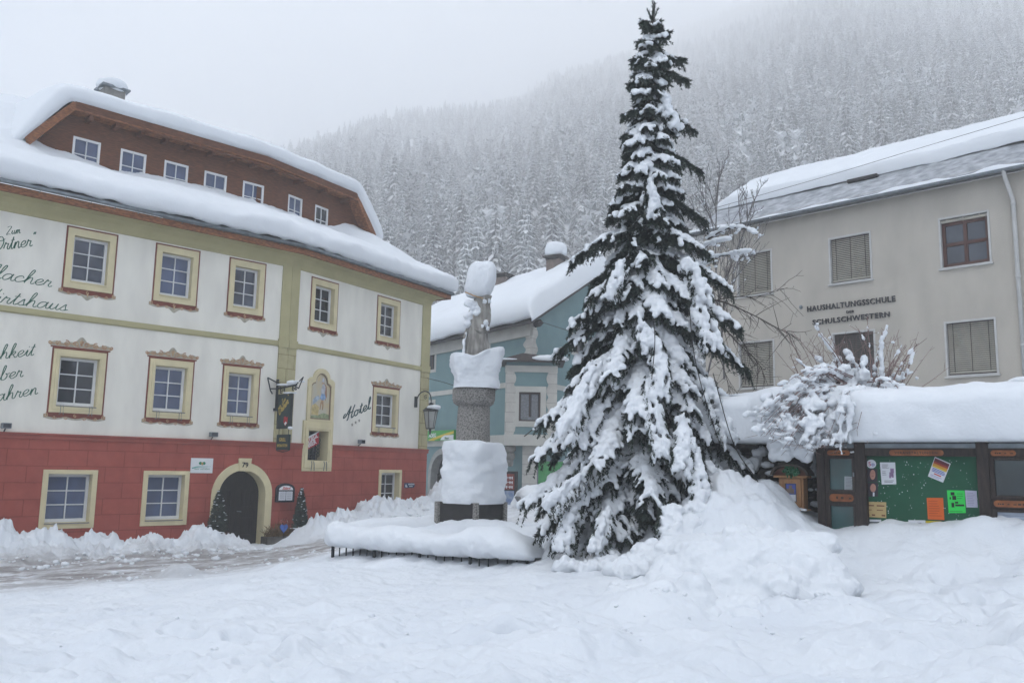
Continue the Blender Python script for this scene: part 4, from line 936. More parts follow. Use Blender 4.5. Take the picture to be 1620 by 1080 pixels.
    for s_, p0, p1, xpx, st_ in (('Zum', (16, 371), (32, 369), 6, 1.0), ('"Ortner"', (-6, 397), (55, 389), 10.5, .98), ('Villacher', (-2, 441), (80, 454), 10.5, 1.45), ('Wirtshaus', (8, 480), (105, 492), 10.5, 1.5),
                                 ('chkeit', (-8, 569), (53, 562), 10, 1.22), ('\u00fcber', (-6, 603), (39, 595), 10, 1.2), ('Jahren', (-8, 636), (59, 623), 10, 1.25)):
        (ua, za), (ub_, zb_) = HA.uz(*p0), HA.uz(*p1); xh = xpx*.0165
        script(s_, HA, ub_, zb_, xh, math.atan2(zb_-za, ub_-ua), M['letter_green'], hotel, wd=.12 if s_ != 'Zum' else .15, stretch=st_)
    (ua, za), (ub_, zb_) = HB.uz(540, 668), HB.uz(586, 646)
    xh = .185; an = math.atan2(zb_-za, ub_-ua); script('Hotel', HB, ub_, zb_, xh, an, M['letter_teal'], hotel, wd=.25, stretch=(np.hypot(ub_-ua, zb_-za)-.1)/(script_width('Hotel')*xh))
    stars = MB()
    for px, py in ((557, 671.5), (562.5, 668), (568, 665)):
        u, z = HB.uz(px, py); stars.add([HB.p(u+(.075 if k_ % 2 == 0 else .032)*cos(pi/2+k_*pi/5), .006, z+(.075 if k_ % 2 == 0 else .032)*sin(pi/2+k_*pi/5)) for k_ in range(10)]+[HB.p(u, .006, z)], [(k_, (k_+1) % 10, 10) for k_ in range(10)])
    stars.build('painted_stars', mat('faded_star_paint', (.27, .25, .21), .8), hotel)
build_hotel()
# ------------------------------------------------------------------ blue house behind the square
M['blue'] = mat('blue_green_plaster', (.175, .275, .285), .85, .10, 1.1, .12, 60, c2=(.15, .24, .25), fac=(.3, .7))
M['blue_base'] = mat('damp_grey_base', (.21, .22, .22), .85, .3, 2.0, .12, 50, c2=(.13, .14, .14))
M['pale_trim'] = mat('pale_grey_trim', (.52, .51, .47), .8, .10, 2, .08, 50)
M['pale_block'] = brick_mat('pale_quoin_blocks', (.54, .53, .49), (.50, .49, .455), (.30, .29, .27), 5.0, .44, .012)
M['brown_frame'] = mat('dark_brown_frame', (.055, .028, .02), .5, .2, 8)
M['roof_dark'] = mat('dark_roof_edge', (.05, .045, .043), .7, .3, 6)
blue = empty('town_house', (*BE.o, .2), 'blue-green house with pale trim, corner oriel and snow-covered gable roof', 'house')
def build_blue():
    z0, zE = -.3, 9.1; UEl = -15.0; UGr = 14.6; um = 7.3; zr = zE+.46*um+.25
    hE = []; hG = []
    def win(fr, u0, u1, zz0, zz1, store, sur=.16, cols=2, rows=1, o=.03, label=None):
        f = casement(fr, blue, u0, u1, zz0, zz1, .16, cols, rows, M['glass_dark'], M['brown_frame'], fw=.07, mw=.05)
        s = MB(); s.fring(fr, rect(u0-sur, u1+sur, zz0-sur, zz1+sur), rect(u0, u1, zz0, zz1), -.18, o); s.build('window_surround', M['pale_trim'], f, bevel=.008)
        store.append((u0, u1, zz0, zz1)); return f
    def rpx(fr, x0, x1, y0, y1):
        a = fr.uz(x0, (y0+y1)/2)[0]; b = fr.uz(x1, (y0+y1)/2)[0]; c = fr.uz((x0+x1)/2, y1)[1]; d = fr.uz((x0+x1)/2, y0)[1]; return a, b, c, d
    for q in ((675, 688, 553, 585), (676, 686, 637, 676)):
        a, b_, c, d = rpx(BE, *q); a = b_-1.0; win(BE, a, b_, c, d, hE)
    for uu in (-4.2, ): win(BE, uu-.5, uu+.5, hE[0][2], hE[0][3], hE)
    a, b_, c, d = rpx(BG, 905, 928, 520, 562); win(BG, a+.1, b_-.1, c+.1, d-.1, hG)
    win(BG, a+3.2, b_+3.0, c+.1, d-.1, hG); win(BG, a+.1, b_-.1, c-3.0, d-3.1, hG)
    # arched shop entrance
    da, db, dc_, dd = rpx(BE, 683, 720, 718, 790); db = da+2.3; uc, hw = (da+db)/2, (db-da)/2; zs = dd-hw*.95
    arc = [(uc-hw*cos(pi*k/18), zs+hw*.95*sin(pi*k/18)) for k in range(19)]; arc2 = [(uc-(hw+.3)*cos(pi*k/18), zs+(hw*.95+.3)*sin(pi*k/18)) for k in range(19)]
    hE.append((da, db, -.4, zs))
    w = MB(); wall_cells(w, BE, UEl, 0, .95, zE+.15, [h for h in hE]+[(da, db, zs, dd)])
    for half, uu in ((arc[:10], da), (arc[9:], db)):
        pts = list(half)+[(uu, dd)] if uu == da else list(half)+[(uu, dd)]
        w.add([BE.p(u, 0, z) for u, z in pts], [tuple(range(len(pts)))], pts)
    wall_cells(w, BG, 0, UGr, .95, zE, hG); w.add([BG.p(0, 0, zE), BG.p(UGr, 0, zE), BG.p(um, 0, zr)], [(0, 1, 2)], [(0, 9), (14, 9), (7, 12)])
    a = np.array(BG.p(UGr, 0, 0)[:2]); b2 = a+BE.d*UEl; c2 = np.array(BE.p(UEl, 0, 0)[:2])
    for p, q in ((a, b2), (b2, c2)): w.poly([(*p, -.4), (*q, -.4), (*q, zE), (*p, zE)])
    w.build('blue_wall', M['blue'], blue)
    pb = MB(); wall_cells(pb, BE, UEl, .04, -.6, .95, hE, .04); wall_cells(pb, BG, 0, UGr, -.6, .95, [], .04); pb.build('base_wall', M['blue_base'], blue)
    ar = MB(); n = 21; ro = [(da-.3, -.5)]+arc2+[(db+.3, -.5)]; ri = [(da, -.5)]+arc+[(db, -.5)]; V = []
    for o in (.07, -.5): V += [BE.p(u, o, z) for u, z in ro]+[BE.p(u, o, z) for u, z in ri]
    Fc = []
    for i in range(n-1): Fc += [(i, i+1, n+i+1, n+i), (n+i, n+i+1, 3*n+i+1, 3*n+i), (2*n+i, 2*n+i+1, i+1, i)]
    ar.add(V, Fc); arch_ = ar.build('entrance_arch', mat('grey_arch_stone', (.36, .36, .34), .8, .2, 4), blue, bevel=.01)
    dr = MB(); dr.add([BE.p(u, -.4, z) for u, z in ri], [tuple(range(n))], ri); dr.build('entrance_door', M['glass_dark'], arch_)
    df = MB(); 
    for k in (.0, .33, .66, .97): df.fbox(BE, da+(db-da)*k, da+(db-da)*k+.07, -.42, -.36, -.5, zs)
    df.fbox(BE, da, db, -.42, -.355, zs-.05, zs+.05); df.build('entrance_frame', M['roof_dark'], arch_)
    # bands and cornice
    tr = MB(); tr.fbox(BE, UEl, -1.15, 0, .05, 6.42-.35+.1, 6.42+.0); tr.fbox(BE, UEl, -1.15, 0, .07, 3.42, 3.9)
    tr.fbox(BG, 1.1, UGr, 0, .05, 6.17, 6.42); tr.fbox(BG, 1.1, UGr, 0, .07, 3.42, 3.75)
    tr.fbox(BE, UEl, -.0, 0, .12, zE-.62, zE+.02); tr.build('string_course', M['pale_trim'], blue, bevel=.01)
    def wavy(fr, uc_, half_, za, zb, o, nper, right=True, left=True):
        k = np.linspace(0, 1, 90); wv = .11*np.sin(k*nper*2*pi)
        L = [(uc_-half_-(wv[i] if left else 0), za+(zb-za)*k[i]) for i in range(90)]; R = [(uc_+half_+(wv[i] if right else 0), za+(zb-za)*k[i]) for i in range(90)]
        return R+L[::-1]
    qn = MB(); qn.fprism(BE, wavy(BE, -.22, .3, 6.95, zE-.60, 0, 3, right=False), 0, .05); qn.fprism(BG, wavy(BG, .18, .22, 6.95, zE+.1, 0, 3, left=False), 0, .05); qn.build('wavy_quoin', M['pale_block'], blue)
    # corner oriel, facing the square
    xa, xb = at(800, 640, 39.3)[0], at(880, 640, 39.3)[0]; OF = Fr((xa, 39.3), -1.0); W = xb-xa
    zo0, zo1 = at(840, 703, 39.3)[2], at(840, 571, 39.3)[2]
    wx0, wx1, wz0, wz1 = OF.uz(821, 640)[0], OF.uz(855, 640)[0], OF.uz(838, 666)[1], OF.uz(838, 620)[1]
    ow = MB(); wall_cells(ow, OF, 0, W, zo0, zo1, [(wx0, wx1, wz0, wz1)]); ow.fbox(OF, .0, W, -3.2, -.3, zo0, zo1)
    for u in (0, W): ow.poly([OF.p(u, 0, zo0), OF.p(u, -.3, zo0), OF.p(u, -.3, zo1), OF.p(u, 0, zo1)])
    oriel = ow.build('oriel', M['blue'], blue)
    f = casement(OF, oriel, wx0, wx1, wz0, wz1, .15, 2, 1, M['glass_dark'], M['brown_frame'], fw=.07, mw=.06)
    s = MB(); s.fring(OF, rect(wx0-.26, wx1+.26, wz0-.26, wz1+.26), rect(wx0, wx1, wz0, wz1), -.17, .045); s.build('window_surround', M['pale_trim'], f, bevel=.01)
    bl = MB(); bl.fquad(OF, wx0+.09, (wx0+wx1)/2-.04, wz0+.1, wz1-.1, -.148); bl.fquad(OF, (wx0+wx1)/2+.08, wx1-.12, wz0+.1, wz1-.1, -.147); bl.fbox(OF, wx0+.12, wx1-.1, -.14, -.10, wz0+.06, wz0+.2); bl.build('curtain', mat('grey_curtain', (.22, .23, .25), .8, .3, 12), f)
    for za_, zb_, o_ in ((zo0-.05, zo0+.45, .10), (zo1-.52, zo1-.22, .07)): t = MB(); t.fbox(OF, -.05, W+.05, -.5, o_, za_, zb_); t.build('oriel_moulding', M['pale_trim'], oriel, bevel=.015)
    q = MB(); k = np.linspace(0, 1, 90); wv = .10*np.abs(np.sin(k*5*pi)); za, zb = zo0+.45, zo1-.52
    q.fprism(OF, [(0-.03, za+(zb-za)*t_) for t_ in k[::-1]]+[(.36+wv[i], za+(zb-za)*k[i]) for i in range(90)], 0, .05)
    q.fprism(OF, [(W-.36-wv[i], za+(zb-za)*k[i]) for i in range(90)][::-1]+[(W+.03, za+(zb-za)*t_) for t_ in k], 0, .05)
    q.build('wavy_quoin', M['pale_block'], oriel)
    r = MB(); r.add([OF.p(-.35, .38, zo1), OF.p(W+.35, .38, zo1), OF.p(W+.35, -2, zo1+.05), OF.p(-.35, -2, zo1+.05), OF.p(.75, -.4, zo1+.42), OF.p(W-.95, -.4, zo1+.36), OF.p(W*.5, -.2, zo1+.30)], [(0, 1, 2, 3), (0, 6, 4), (0, 1, 6), (1, 5, 6), (0, 4, 3), (1, 2, 5), (4, 6, 5), (3, 4, 5, 2)])
    r.fbox(OF, -.36, W+.36, -2, .40, zo1-.06, zo1-.003); orf = r.build('oriel_roof', mat('rusty_brown_sheet', (.06, .045, .04), .6, .3, 5), oriel)
    sn = MB(); sn.lump(OF.p(W-.25, .08, zo1+.10), (.78, .36, .16), .2, 1.8, 2.3, 4); sn.lump(OF.p(.0, .25, zo1+.03), (.5, .16, .05), .2, 2, 2.3, 8); sn.build('snow_patch', M['snow_roof'], orf, smooth=True)
    # pier below the oriel, and its corbel
    px0, px1 = OF.uz(826, 740)[0], OF.uz(850, 740)[0]; pr = MB(); pr.fbox(OF, px0, px1, -1.6, -.45, -.3, zo0-.05); pr.build('block_pier', M['pale_block'], blue, bevel=.01)
    cb = MB(); cx = OF.uz(807, 720)[0]
    for z_, rr in ((zo0-.16, .26), (zo0-.52, .22), (zo0-.80, .15)): cb.lump(OF.p(cx, -.45, z_), (rr, rr, .2), .05, 2, 3, 3, res=10)
    cb.build('corbel', mat('corbel_stone', (.27, .26, .24), .85, .3, 5), blue, smooth=True)
    # roof: eaves on the street side, gable to the right
    def rp(u, v, z):      # u along the gable line, v along the eaves line
        q_ = BG.o+BG.d*u+BE.d*v; return (q_[0], q_[1], z)
    ov = .55; rise = (zr-zE)/um; rf = MB(); th = .16
    for lift, nm in ((0, 'roof'),):
        a_ = [rp(-.55, ov, zE-.55*rise+.12), rp(um, ov, zr+.12), rp(UGr+.5, ov, zE-.5*rise+.12)]; b_ = [rp(-.55, UEl-.3, zE-.55*rise+.12), rp(um, UEl-.3, zr+.12), rp(UGr+.5, UEl-.3, zE-.5*rise+.12)]
        up = lambda p: (p[0], p[1], p[2]+th)
        V = a_+b_+[up(p) for p in a_]+[up(p) for p in b_]
        rf.add(V, [(0, 1, 4, 3), (1, 2, 5, 4), (6, 9, 10, 7), (7, 10, 11, 8), (0, 6, 7, 1), (1, 7, 8, 2), (0, 3, 9, 6)])
    roof = rf.build('roof', M['roof_dark'], blue)
    pu = MB()
    for u_ in (.2, um, UGr-.3):
        z_ = zE+rise*min(u_, UGr-u_); q0, q1 = rp(u_, ov-.03, z_-.14), rp(u_, -.3, z_-.14); pu.tube([q0, q1], .17, 4)
    pu.build('purlin', M['roof_dark'], blue)
    ns, nvv = 46, 90
    s_ = np.linspace(0, 1, ns); G = np.zeros((nvv, ns, 3)); vv = np.linspace(ov+.12, UEl-.5, nvv)
    prof = [(-.62, .08), (-.84, .26), (-.92, .62), (-.74, .96), (-.2, 1.16), (1.5, 1.18), (3.6, 1.2), (5.8, 1.22), (um-.3, 1.22), (um+.4, 1.1), (um+3, .9), (UGr+.4, .8)]
    pc = catmull(prof, 4); G = np.zeros((nvv, len(pc), 3))
    for i, v in enumerate(vv):
        e = min(1, (ov+.12-v)/.55); f_ = math.sqrt(max(0, 1-(1-e)**2))
        for j, (u_, h_) in enumerate(pc):
            zb_ = zE+rise*(u_ if u_ < um else 2*um-u_)+.12+th; G[i, j] = rp(u_, v, zb_+max(.02, h_*(.12+.88*f_)))
    n_ = fbm(G*.7, 3, 55)*.09; G[..., 2] += n_; G[..., :2] += n_[..., None]*np.array([.3, -.6])
    sb = MB(); sb.grid(G); sb.grid(np.stack([G[0], np.stack([G[0][:, 0], G[0][:, 1], [zE+rise*(u_ if u_ < um else 2*um-u_)+.12+th for u_, _ in pc]], 1)]))
    sb.build('roof_snow', M['snow_roof'], roof, smooth=True)
    gt = MB(); gt.tube([rp(-.63, ov, zE-.55*rise+.14), rp(-.63, UEl, zE-.55*rise+.14)], .07, 6); gt.build('gutter', M['roof_dark'], roof)
    # chimneys on the roof
    for px, py, Y, hw in ((879, 412, 47.5, .42), (795, 440, 52, .42)):
        p = at(px, py, Y); c = MB(); c.fbox(Fr(p, -30), -hw, hw, -.35, .35, p[2]-2.5, p[2]); ch = c.build('chimney', mat('chimney_brick', (.20, .16, .14), .85, .3, 5), blue, bevel=.01)
        c = MB(); c.fbox(Fr(p, -30), -hw-.16, hw+.16, -.5, .5, p[2]+.13, p[2]+.22)
        for s1 in (-1, 1): c.fbox(Fr(p, -30), s1*hw-.06, s1*hw+.06, -.3, .3, p[2], p[2]+.13)
        c.build('chimney_cover', M['roof_dark'], ch)
        if px > 850: c = MB(); c.lump((p[0], p[1], p[2]+.58), (.62, .58, .48), .06, 1.5, 2.6, 9, flatbase=-.36); c.build('chimney_snow', M['snow_roof'], ch, smooth=True)
build_blue()

# supermarket board, kiosk, banner by the blue house
def build_blue_things():
    a = BE.uz(671, 692)[0]; b_ = BE.uz(724, 692)[0]; z1 = BE.uz(700, 681)[1]; z0 = BE.uz(700, 697)[1]
    s = MB(); s.fbox(BE, a, b_, .10, .24, z0, z1)
    G = mat('bright_green_board', (.06, .34, .06), .4, .08, 4); sg = s.build('shop_sign', G, None, loc=BE.p(a, .1, z0), bevel=.01); tag(sg, 'green shop board with white lettering and yellow swoosh above the arched entrance', 'sign')
    w = b_-a; h = z1-z0
    y = MB(); k = np.linspace(0, 1, 20); cu = [(a+w*(.25+.75*t), z0+h*(.05+.85*t**.8)) for t in k]; cu2 = [(a+w*(.42+.58*t), z0+h*(.02+.62*t**.8)) for t in k]
    y.fprism(BE, cu[::-1]+[(a+w*.42, z0+.01), (b_-.01, z0+.01), (b_-.01, z0+h*.6)][:0]+cu2, .24, .252); y.build('yellow_swoosh', mat('yellow_swoosh', (.62, .48, .04), .5, .05, 4), sg)
    wbox = MB(); wbox.fprism(BE, [(a+w*.62, z0+.03), (b_-.02, z0+.03), (b_-.02, z0+h*.52), (a+w*.74, z0+h*.5), (a+w*.66, z0+h*.3)], .24, .258); wbox.build('white_field', M['white'], sg)
    letters('ADEG', BE, a+w*.38, z0+h*.36, h*.55, M['white'], sg, bold=.025, o=.242)
    letters('Platzer', BE, a+w*.81, z0+h*.13, h*.30, mat('green_letter', (.10, .30, .10), .6), sg, o=.260, shear=.3)
    # drinks kiosk with a red and a blue panel
    OF = Fr(at(806, 770, 39.6)[:2], -12); z0, z1 = at(806, 802, 39.6)[2]-.1, at(806, 745, 39.6)[2]
    k = MB(); k.fbox(OF, -.45, .28, -.5, 0, z0, z1); ks = k.build('vending_machine', M['black'], None, loc=OF.p(0, -.25, z0), bevel=.02); tag(ks, 'tall black machine with red and blue front standing beside the white pier', 'machine')
    h = z1-z0; k = MB(); k.fbox(OF, -.40, .22, 0, .012, z0+h*.52, z1-.12); rd = k.build('upper_panel', mat('red_panel', (.24, .05, .04), .45, .3, 6), ks)
    k = MB(); k.fbox(OF, -.40, .22, 0, .012, z0+.1, z0+h*.49); k.build('lower_panel', mat('blue_panel', (.13, .20, .38), .4, .5, 5, c2=(.30, .36, .46)), ks)
    k = MB()
    for zz in (.86, .74, .62):
        for uu in (-.3, -.16, 0, .1): k.fbox(OF, uu, uu+.045, .012, .018, z0+h*(zz-.07), z0+h*zz); 
        k.fbox(OF, -.3, .12, .012, .0175, z0+h*(zz-.035), z0+h*(zz-.02))
    k.build('pale_marks', M['white'], rd)
    # green awning cloth on the gable side
    q = [BG.uz(x, y) for x, y in ((850, 778), (905, 778), (905, 728), (853, 734))]
    s = MB(); u0, u1 = .55, q[1][0]+.6; s.fbox(BG, u0, u1, .06, .12, q[0][1]+.1, q[3][1]+.15); gb = s.build('shop_banner', mat('green_banner', (.035, .30, .07), .55, .15, 3), None, loc=BG.p(u0, .06, q[0][1]), bevel=.01); tag(gb, 'large green panel on the blue house half hidden by the spruce', 'banner')
    s = MB(); s.fring(BG, rect(u0-.05, u1+.05, q[0][1]+.05, q[3][1]+.2), rect(u0, u1, q[0][1]+.1, q[3][1]+.15), .05, .14); s.build('banner_frame', M['zinc'], gb)
    # round stone trough under snow, and a snowed-up shrub beside it
    c = at(868, 806, 31); b = MB(); n = 40; pr = [(.62, -.35), (.85, 0), (1.15, .22), (1.28, .42), (1.22, .46), (1.0, .40)]
    Gd = np.array([[(c[0]+r*cos(t)*.95, c[1]+r*sin(t)*.8, c[2]+z) for t in np.linspace(0, 2*pi, n, endpoint=False)] for r, z in pr]); b.grid(Gd, closed_u=True)
    tr = b.build('stone_trough', M['blue_base'], None, loc=(c[0], c[1], c[2]-.3), smooth=True); tag(tr, 'wide dark round trough heaped with snow in front of the blue house', 'trough')
    b = MB(); b.lump((c[0], c[1], c[2]+.52), (1.12, .95, .34), .16, 1.3, 2.4, 3); b.build('snow_heap', M['snow_tree'], tr, smooth=True)
    c = at(826, 800, 33); b = MB(); b.lump((c[0], c[1], c[2]+.2), (.36, .34, .5), .22, 2.2, 2.0, 6, tilt=.35); sh = b.build('low_shrub', M['snow_tree'], None, loc=c, smooth=True); tag(sh, 'small shrub completely capped with snow by the pier of the blue house', 'shrub')
    b = MB()
    for i in range(26):
        t = rng.random()*2*pi; b.tube([(c[0]+.1*cos(t), c[1]+.1*sin(t), c[2]-.2), (c[0]+.36*cos(t), c[1]+.36*sin(t), c[2]+.02+.1*rng.random())], .012, 4)
    b.build('twigs', M['bark'], sh)
build_blue_things()

# ------------------------------------------------------------------ the school on the right
M['school'] = mat('grey_beige_render', (.47, .438, .385), .9, .10, 1.3, .35, 70, c2=(.395, .368, .325), fac=(.3, .7), stretch=(1, 1, .4))
M['blind'] = mat('beige_blind', (.39, .37, .315), .7, .12, 3)
M['school_trim'] = mat('white_grey_trim', (.50, .50, .49), .7, .1, 4)
school = empty('school', (*SF.o, 3.6), 'plain grey-beige school with closed blinds and a thick snow slab on its roof', 'school')
def build_school():
    fr = SF; ul, ur = -5.6, 12.0; zE = 11.34
    holes = []
    def q(px): us = [fr.uz(*p)[0] for p in px]; zs = [fr.uz(*p)[1] for p in px]; return min(us), max(us), min(zs), max(zs)
    U = [(-4.17, -2.87), (-.67, .66), (2.87, 4.20)]; Z = [(8.66, 10.18), (5.33, 6.92)]
    def sch_window(u0, u1, z0, z1, blind=1.0, dark=False):
        holes.append((u0, u1, z0, z1)); e = MB(); e.fring(fr, rect(u0-.06, u1+.06, z0-.04, z1+.06), rect(u0, u1, z0, z1), -.2, .025)
        w = e.build('window', M['school_trim'], school, bevel=.006)
        s = MB(); s.fbox(fr, u0-.1, u1+.1, -.1, .08, z0-.085, z0-.043); s.build('window_sill', M['school_trim'], w)
        if blind < 1:
            f = casement(fr, w, u0, u1, z0, z1-(.10 if blind == 0 else 0), .15, 2, 2 if blind == 0 else 1, M['glass_dark'] if blind else M['glass_slate'], M['brown_frame'] if blind else M['red_frame'], fw=.10, mw=.11, name='casement')
            if blind == 0:
                k = MB(); k.fbox(fr, u0, u1, -.12, -.03, z1-.105, z1-.03); 
                for t in (.15, .5, .85): k.fbox(fr, u0+(u1-u0)*t-.02, u0+(u1-u0)*t+.02, -.03, -.01, z1-.13, z1)
                k.build('raised_blind', M['blind'], w)
        if blind > 0:
            zb = z1-(z1-z0)*blind; n = int((z1-zb)/.062); k = MB()
            for i in range(n):
                za = z1-.02-(z1-zb-.05)*(i+1)/n; zt = za+(z1-zb)/n*.80
                k.add([fr.p(u0+.02, -.065, za), fr.p(u1-.02, -.065, za), fr.p(u1-.02, -.10, zt), fr.p(u0+.02, -.10, zt)], [(0, 1, 2, 3)], [(u0, za), (u1, za), (u1, zt), (u0, zt)])
            k.fbox(fr, u0+.02, u1-.02, -.10, -.05, zb+.0, zb+.045); bl = k.build('blind', M['blind'] if not dark else M['blind_dark'], w)
            k = MB()
            for t in (.13, .5, .87): k.fbox(fr, u0+(u1-u0)*t-.008, u0+(u1-u0)*t+.008, -.062, -.056, zb, z1)
            k.build('blind_cord', M['roof_dark'], bl)
            k = MB(); k.fquad(fr, u0, u1, z0, z1, -.19); k.build('dark_recess', M['black'], w)
    M['glass_slate'] = glass_mat('slate_window_glass', (.055, .065, .085), .05, .4); M['red_frame'] = mat('red_brown_frame', (.085, .032, .022), .5, .2, 6); M['blind_dark'] = mat('dark_brown_blind', (.085, .072, .062), .7, .15, 4)
    for r, (z0, z1) in enumerate(Z):
        for c, (u0, u1) in enumerate(U):
            if r == 0 and c == 2: sch_window(u0, u1, z0, z1, 0)
            elif r == 1 and c == 1: sch_window(u0, u1, z0-.15, z1, .52, True)
            else: sch_window(u0, u1, z0, z1, .97)
    for z0, z1 in Z: sch_window(6.4, 7.7, z0, z1, .97)
    w = MB(); wall_cells(w, fr, ul, ur, 2.6, zE+.2, holes); D = 8.4
    A, B_ = fr.p(ul, 0, 0), fr.p(ur, 0, 0); A2, B2 = fr.p(ul, -D, 0), fr.p(ur, -D, 0)
    for p, r_ in ((A2, A), (B_, B2), (B2, A2)): w.poly([(p[0], p[1], 2.6), (r_[0], r_[1], 2.6), (r_[0], r_[1], zE+.2), (p[0], p[1], zE+.2)], [(0, 0), (8, 0), (8, 8), (0, 8)])
    zr = zE+.66*(D/2)
    w.add([fr.p(ul, 0, zE), fr.p(ul, -D, zE), fr.p(ul, -D/2, zr)], [(0, 1, 2)]); w.add([fr.p(ur, 0, zE), fr.p(ur, -D, zE), fr.p(ur, -D/2, zr)], [(0, 1, 2)])
    w.build('rendered_wall', M['school'], school)
    # lettering
    for s_, (x0, y0), (x1, y1), h in (('HAUSHALTUNGSSCHULE', (1278, 493), (1417, 477), .180), ('SCHULSCHWESTERN', (1286.5, 513.5), (1408.5, 501.5), .168), ('DER', (1340, 495.8), (1352, 494.4), .085)):
        ua, za = fr.uz(x0, y0); ub, zb = fr.uz(x1, y1)
        t = letters(s_, fr, 0, 0, h/.70, M['letter_dark'], school, bold=.016, extr=.02, o=.015, spacing=1.14)
        # fit to the measured width
        V = np.zeros(len(t.data.vertices)*3); t.data.vertices.foreach_get('co', V); V = V.reshape(-1, 3)+worldloc(school); uu = (V[:, :2]-fr.o)@fr.d; oo = (V[:, :2]-fr.o)@fr.n
        k = (ub-ua)/(uu.max()-uu.min()); un = ua+(uu-uu.min())*k; V[:, :2] = fr.o+fr.d*un[:, None]+fr.n*oo[:, None]; V[:, 2] += (za+zb)/2
        t.data.vertices.foreach_set('co', (V-worldloc(school)).ravel().astype(np.float32)); t.data.update()
    # roof
    ov = .42; sl = .66
    rf = MB()
    def rr(u, n, h=0): return fr.p(u, -n, zE+.05+sl*(n if n < D/2 else D-n)+h)
    G = np.array([[rr(u, n) for n in (-ov, D/2, D+ov)] for u in (ul-.35, ur+.3)]); G2 = G+np.array([0, 0, .14])
    rf.grid(G); rf.grid(G2); rf.add([tuple(G[0, i]) for i in range(3)]+[tuple(G2[0, i]) for i in range(3)], [(0, 1, 4, 3), (1, 2, 5, 4)]); roof = rf.build('roof', M['metal_roof'], school)
    ed = MB(); ed.fbox(fr, ul-.35, ur+.3, .08, .30, zE-.16, zE-.02); ed.build('eaves_board', M['school_trim'], roof)
    gt = MB(); gt.tube([fr.p(ul-.35, ov+.06, zE-.10), fr.p(ur+.3, ov+.06, zE-.10)], .075, 8); gt.build('gutter', M['zinc'], roof, smooth=True)
    gs = MB(); nU = 150; uu = np.linspace(ul-.3, ur+.25, nU); th = np.linspace(0, pi, 7)
    Gs = np.array([[fr.p(u, ov+.06+.075*cos(t), zE-.09+(.05+.075*max(0, float(fbm(np.array([u*1.1, 3., 0]), 3, 8))+.35))*sin(t)) for t in th] for u in uu]); gs.grid(Gs); gs.build('gutter_snow', M['snow_roof'], roof, smooth=True)
    # thin dusting on the bare metal, and the thick slab above it
    prof = [(1.72, .02), (1.68, .06), (1.66, .28), (1.68, .45), (1.76, .50), (2.1, .46), (3.2, .40), (3.9, .36), (D/2, .32), (D/2+.6, .3), (D, .3)]
    pc = catmull(prof, 5); us = np.linspace(ul-.55, ur+.3, 170); Gd = np.zeros((len(us), len(pc), 3))
    for i, u in enumerate(us):
        e = min(1, (u-ul+.55)/1.0); f = math.sqrt(max(0, 1-(1-e)**2)); sh = .10*float(fbm(np.array([u*.5, 1., 2.]), 3, 4))+max(0, 1.0-(u-ul)*.25)*-.9*0
        for j, (n, h) in enumerate(pc): Gd[i, j] = rr(u, n+(sh if j < 20 else 0), .15+h*(.1+.9*f))
    nn = fbm(Gd*.9, 3, 21)*.05+fbm(Gd*2.6, 2, 22)*.02; Gd[..., 2] += nn; sb = MB(); sb.grid(Gd); sb.build('roof_snow', M['snow_roof'], roof, smooth=True)
    sg = MB(); sg.fbox(fr, -.6, .45, -1.62, -1.4, zE+.05+sl*1.5+.15, zE+.05+sl*1.5+.26); sg.build('roof_hatch', M['roof_dark'], roof)
    # downpipe
    u0, z0 = fr.uz(1588, 268, .4); u1, z1 = fr.uz(1603, 322, .08); u2, z2 = fr.uz(1620, 500, .08)
    dp = MB(); dp.tube([fr.p(u0, ov+.06, zE-.12), fr.p(u0, ov+.05, z0-.05), fr.p(u0+.02, ov-.03, z0-.28), fr.p(u1, .11, z1+.12), fr.p(u1, .085, z1-.05), fr.p(u1, .085, 3.2)], .062, 10)
    for z in (z1, z1-2.2, z1-4.2): dp.tube([fr.p(u1, .085, z+.05), fr.p(u1, .085, z-.05)], .072, 10)
    dp.build('downpipe', M['school_trim'], school, smooth=True)
    k = MB(); u, z = fr.uz(1268, 486); k.lump(fr.p(u, .05, z), (.06, .06, .07), .02, 2, 2, 1, res=8); k.build('wall_fitting', M['zinc'], school, smooth=True)
M['letter_dark'] = mat('dark_iron_letters', (.035, .035, .038), .55, .1, 8)
M['metal_roof'] = mat('snow_dusted_metal', (.46, .48, .51), .55, .3, 3, .1, 30, c2=(.22, .235, .26), fac=(.38, .68))
build_school()

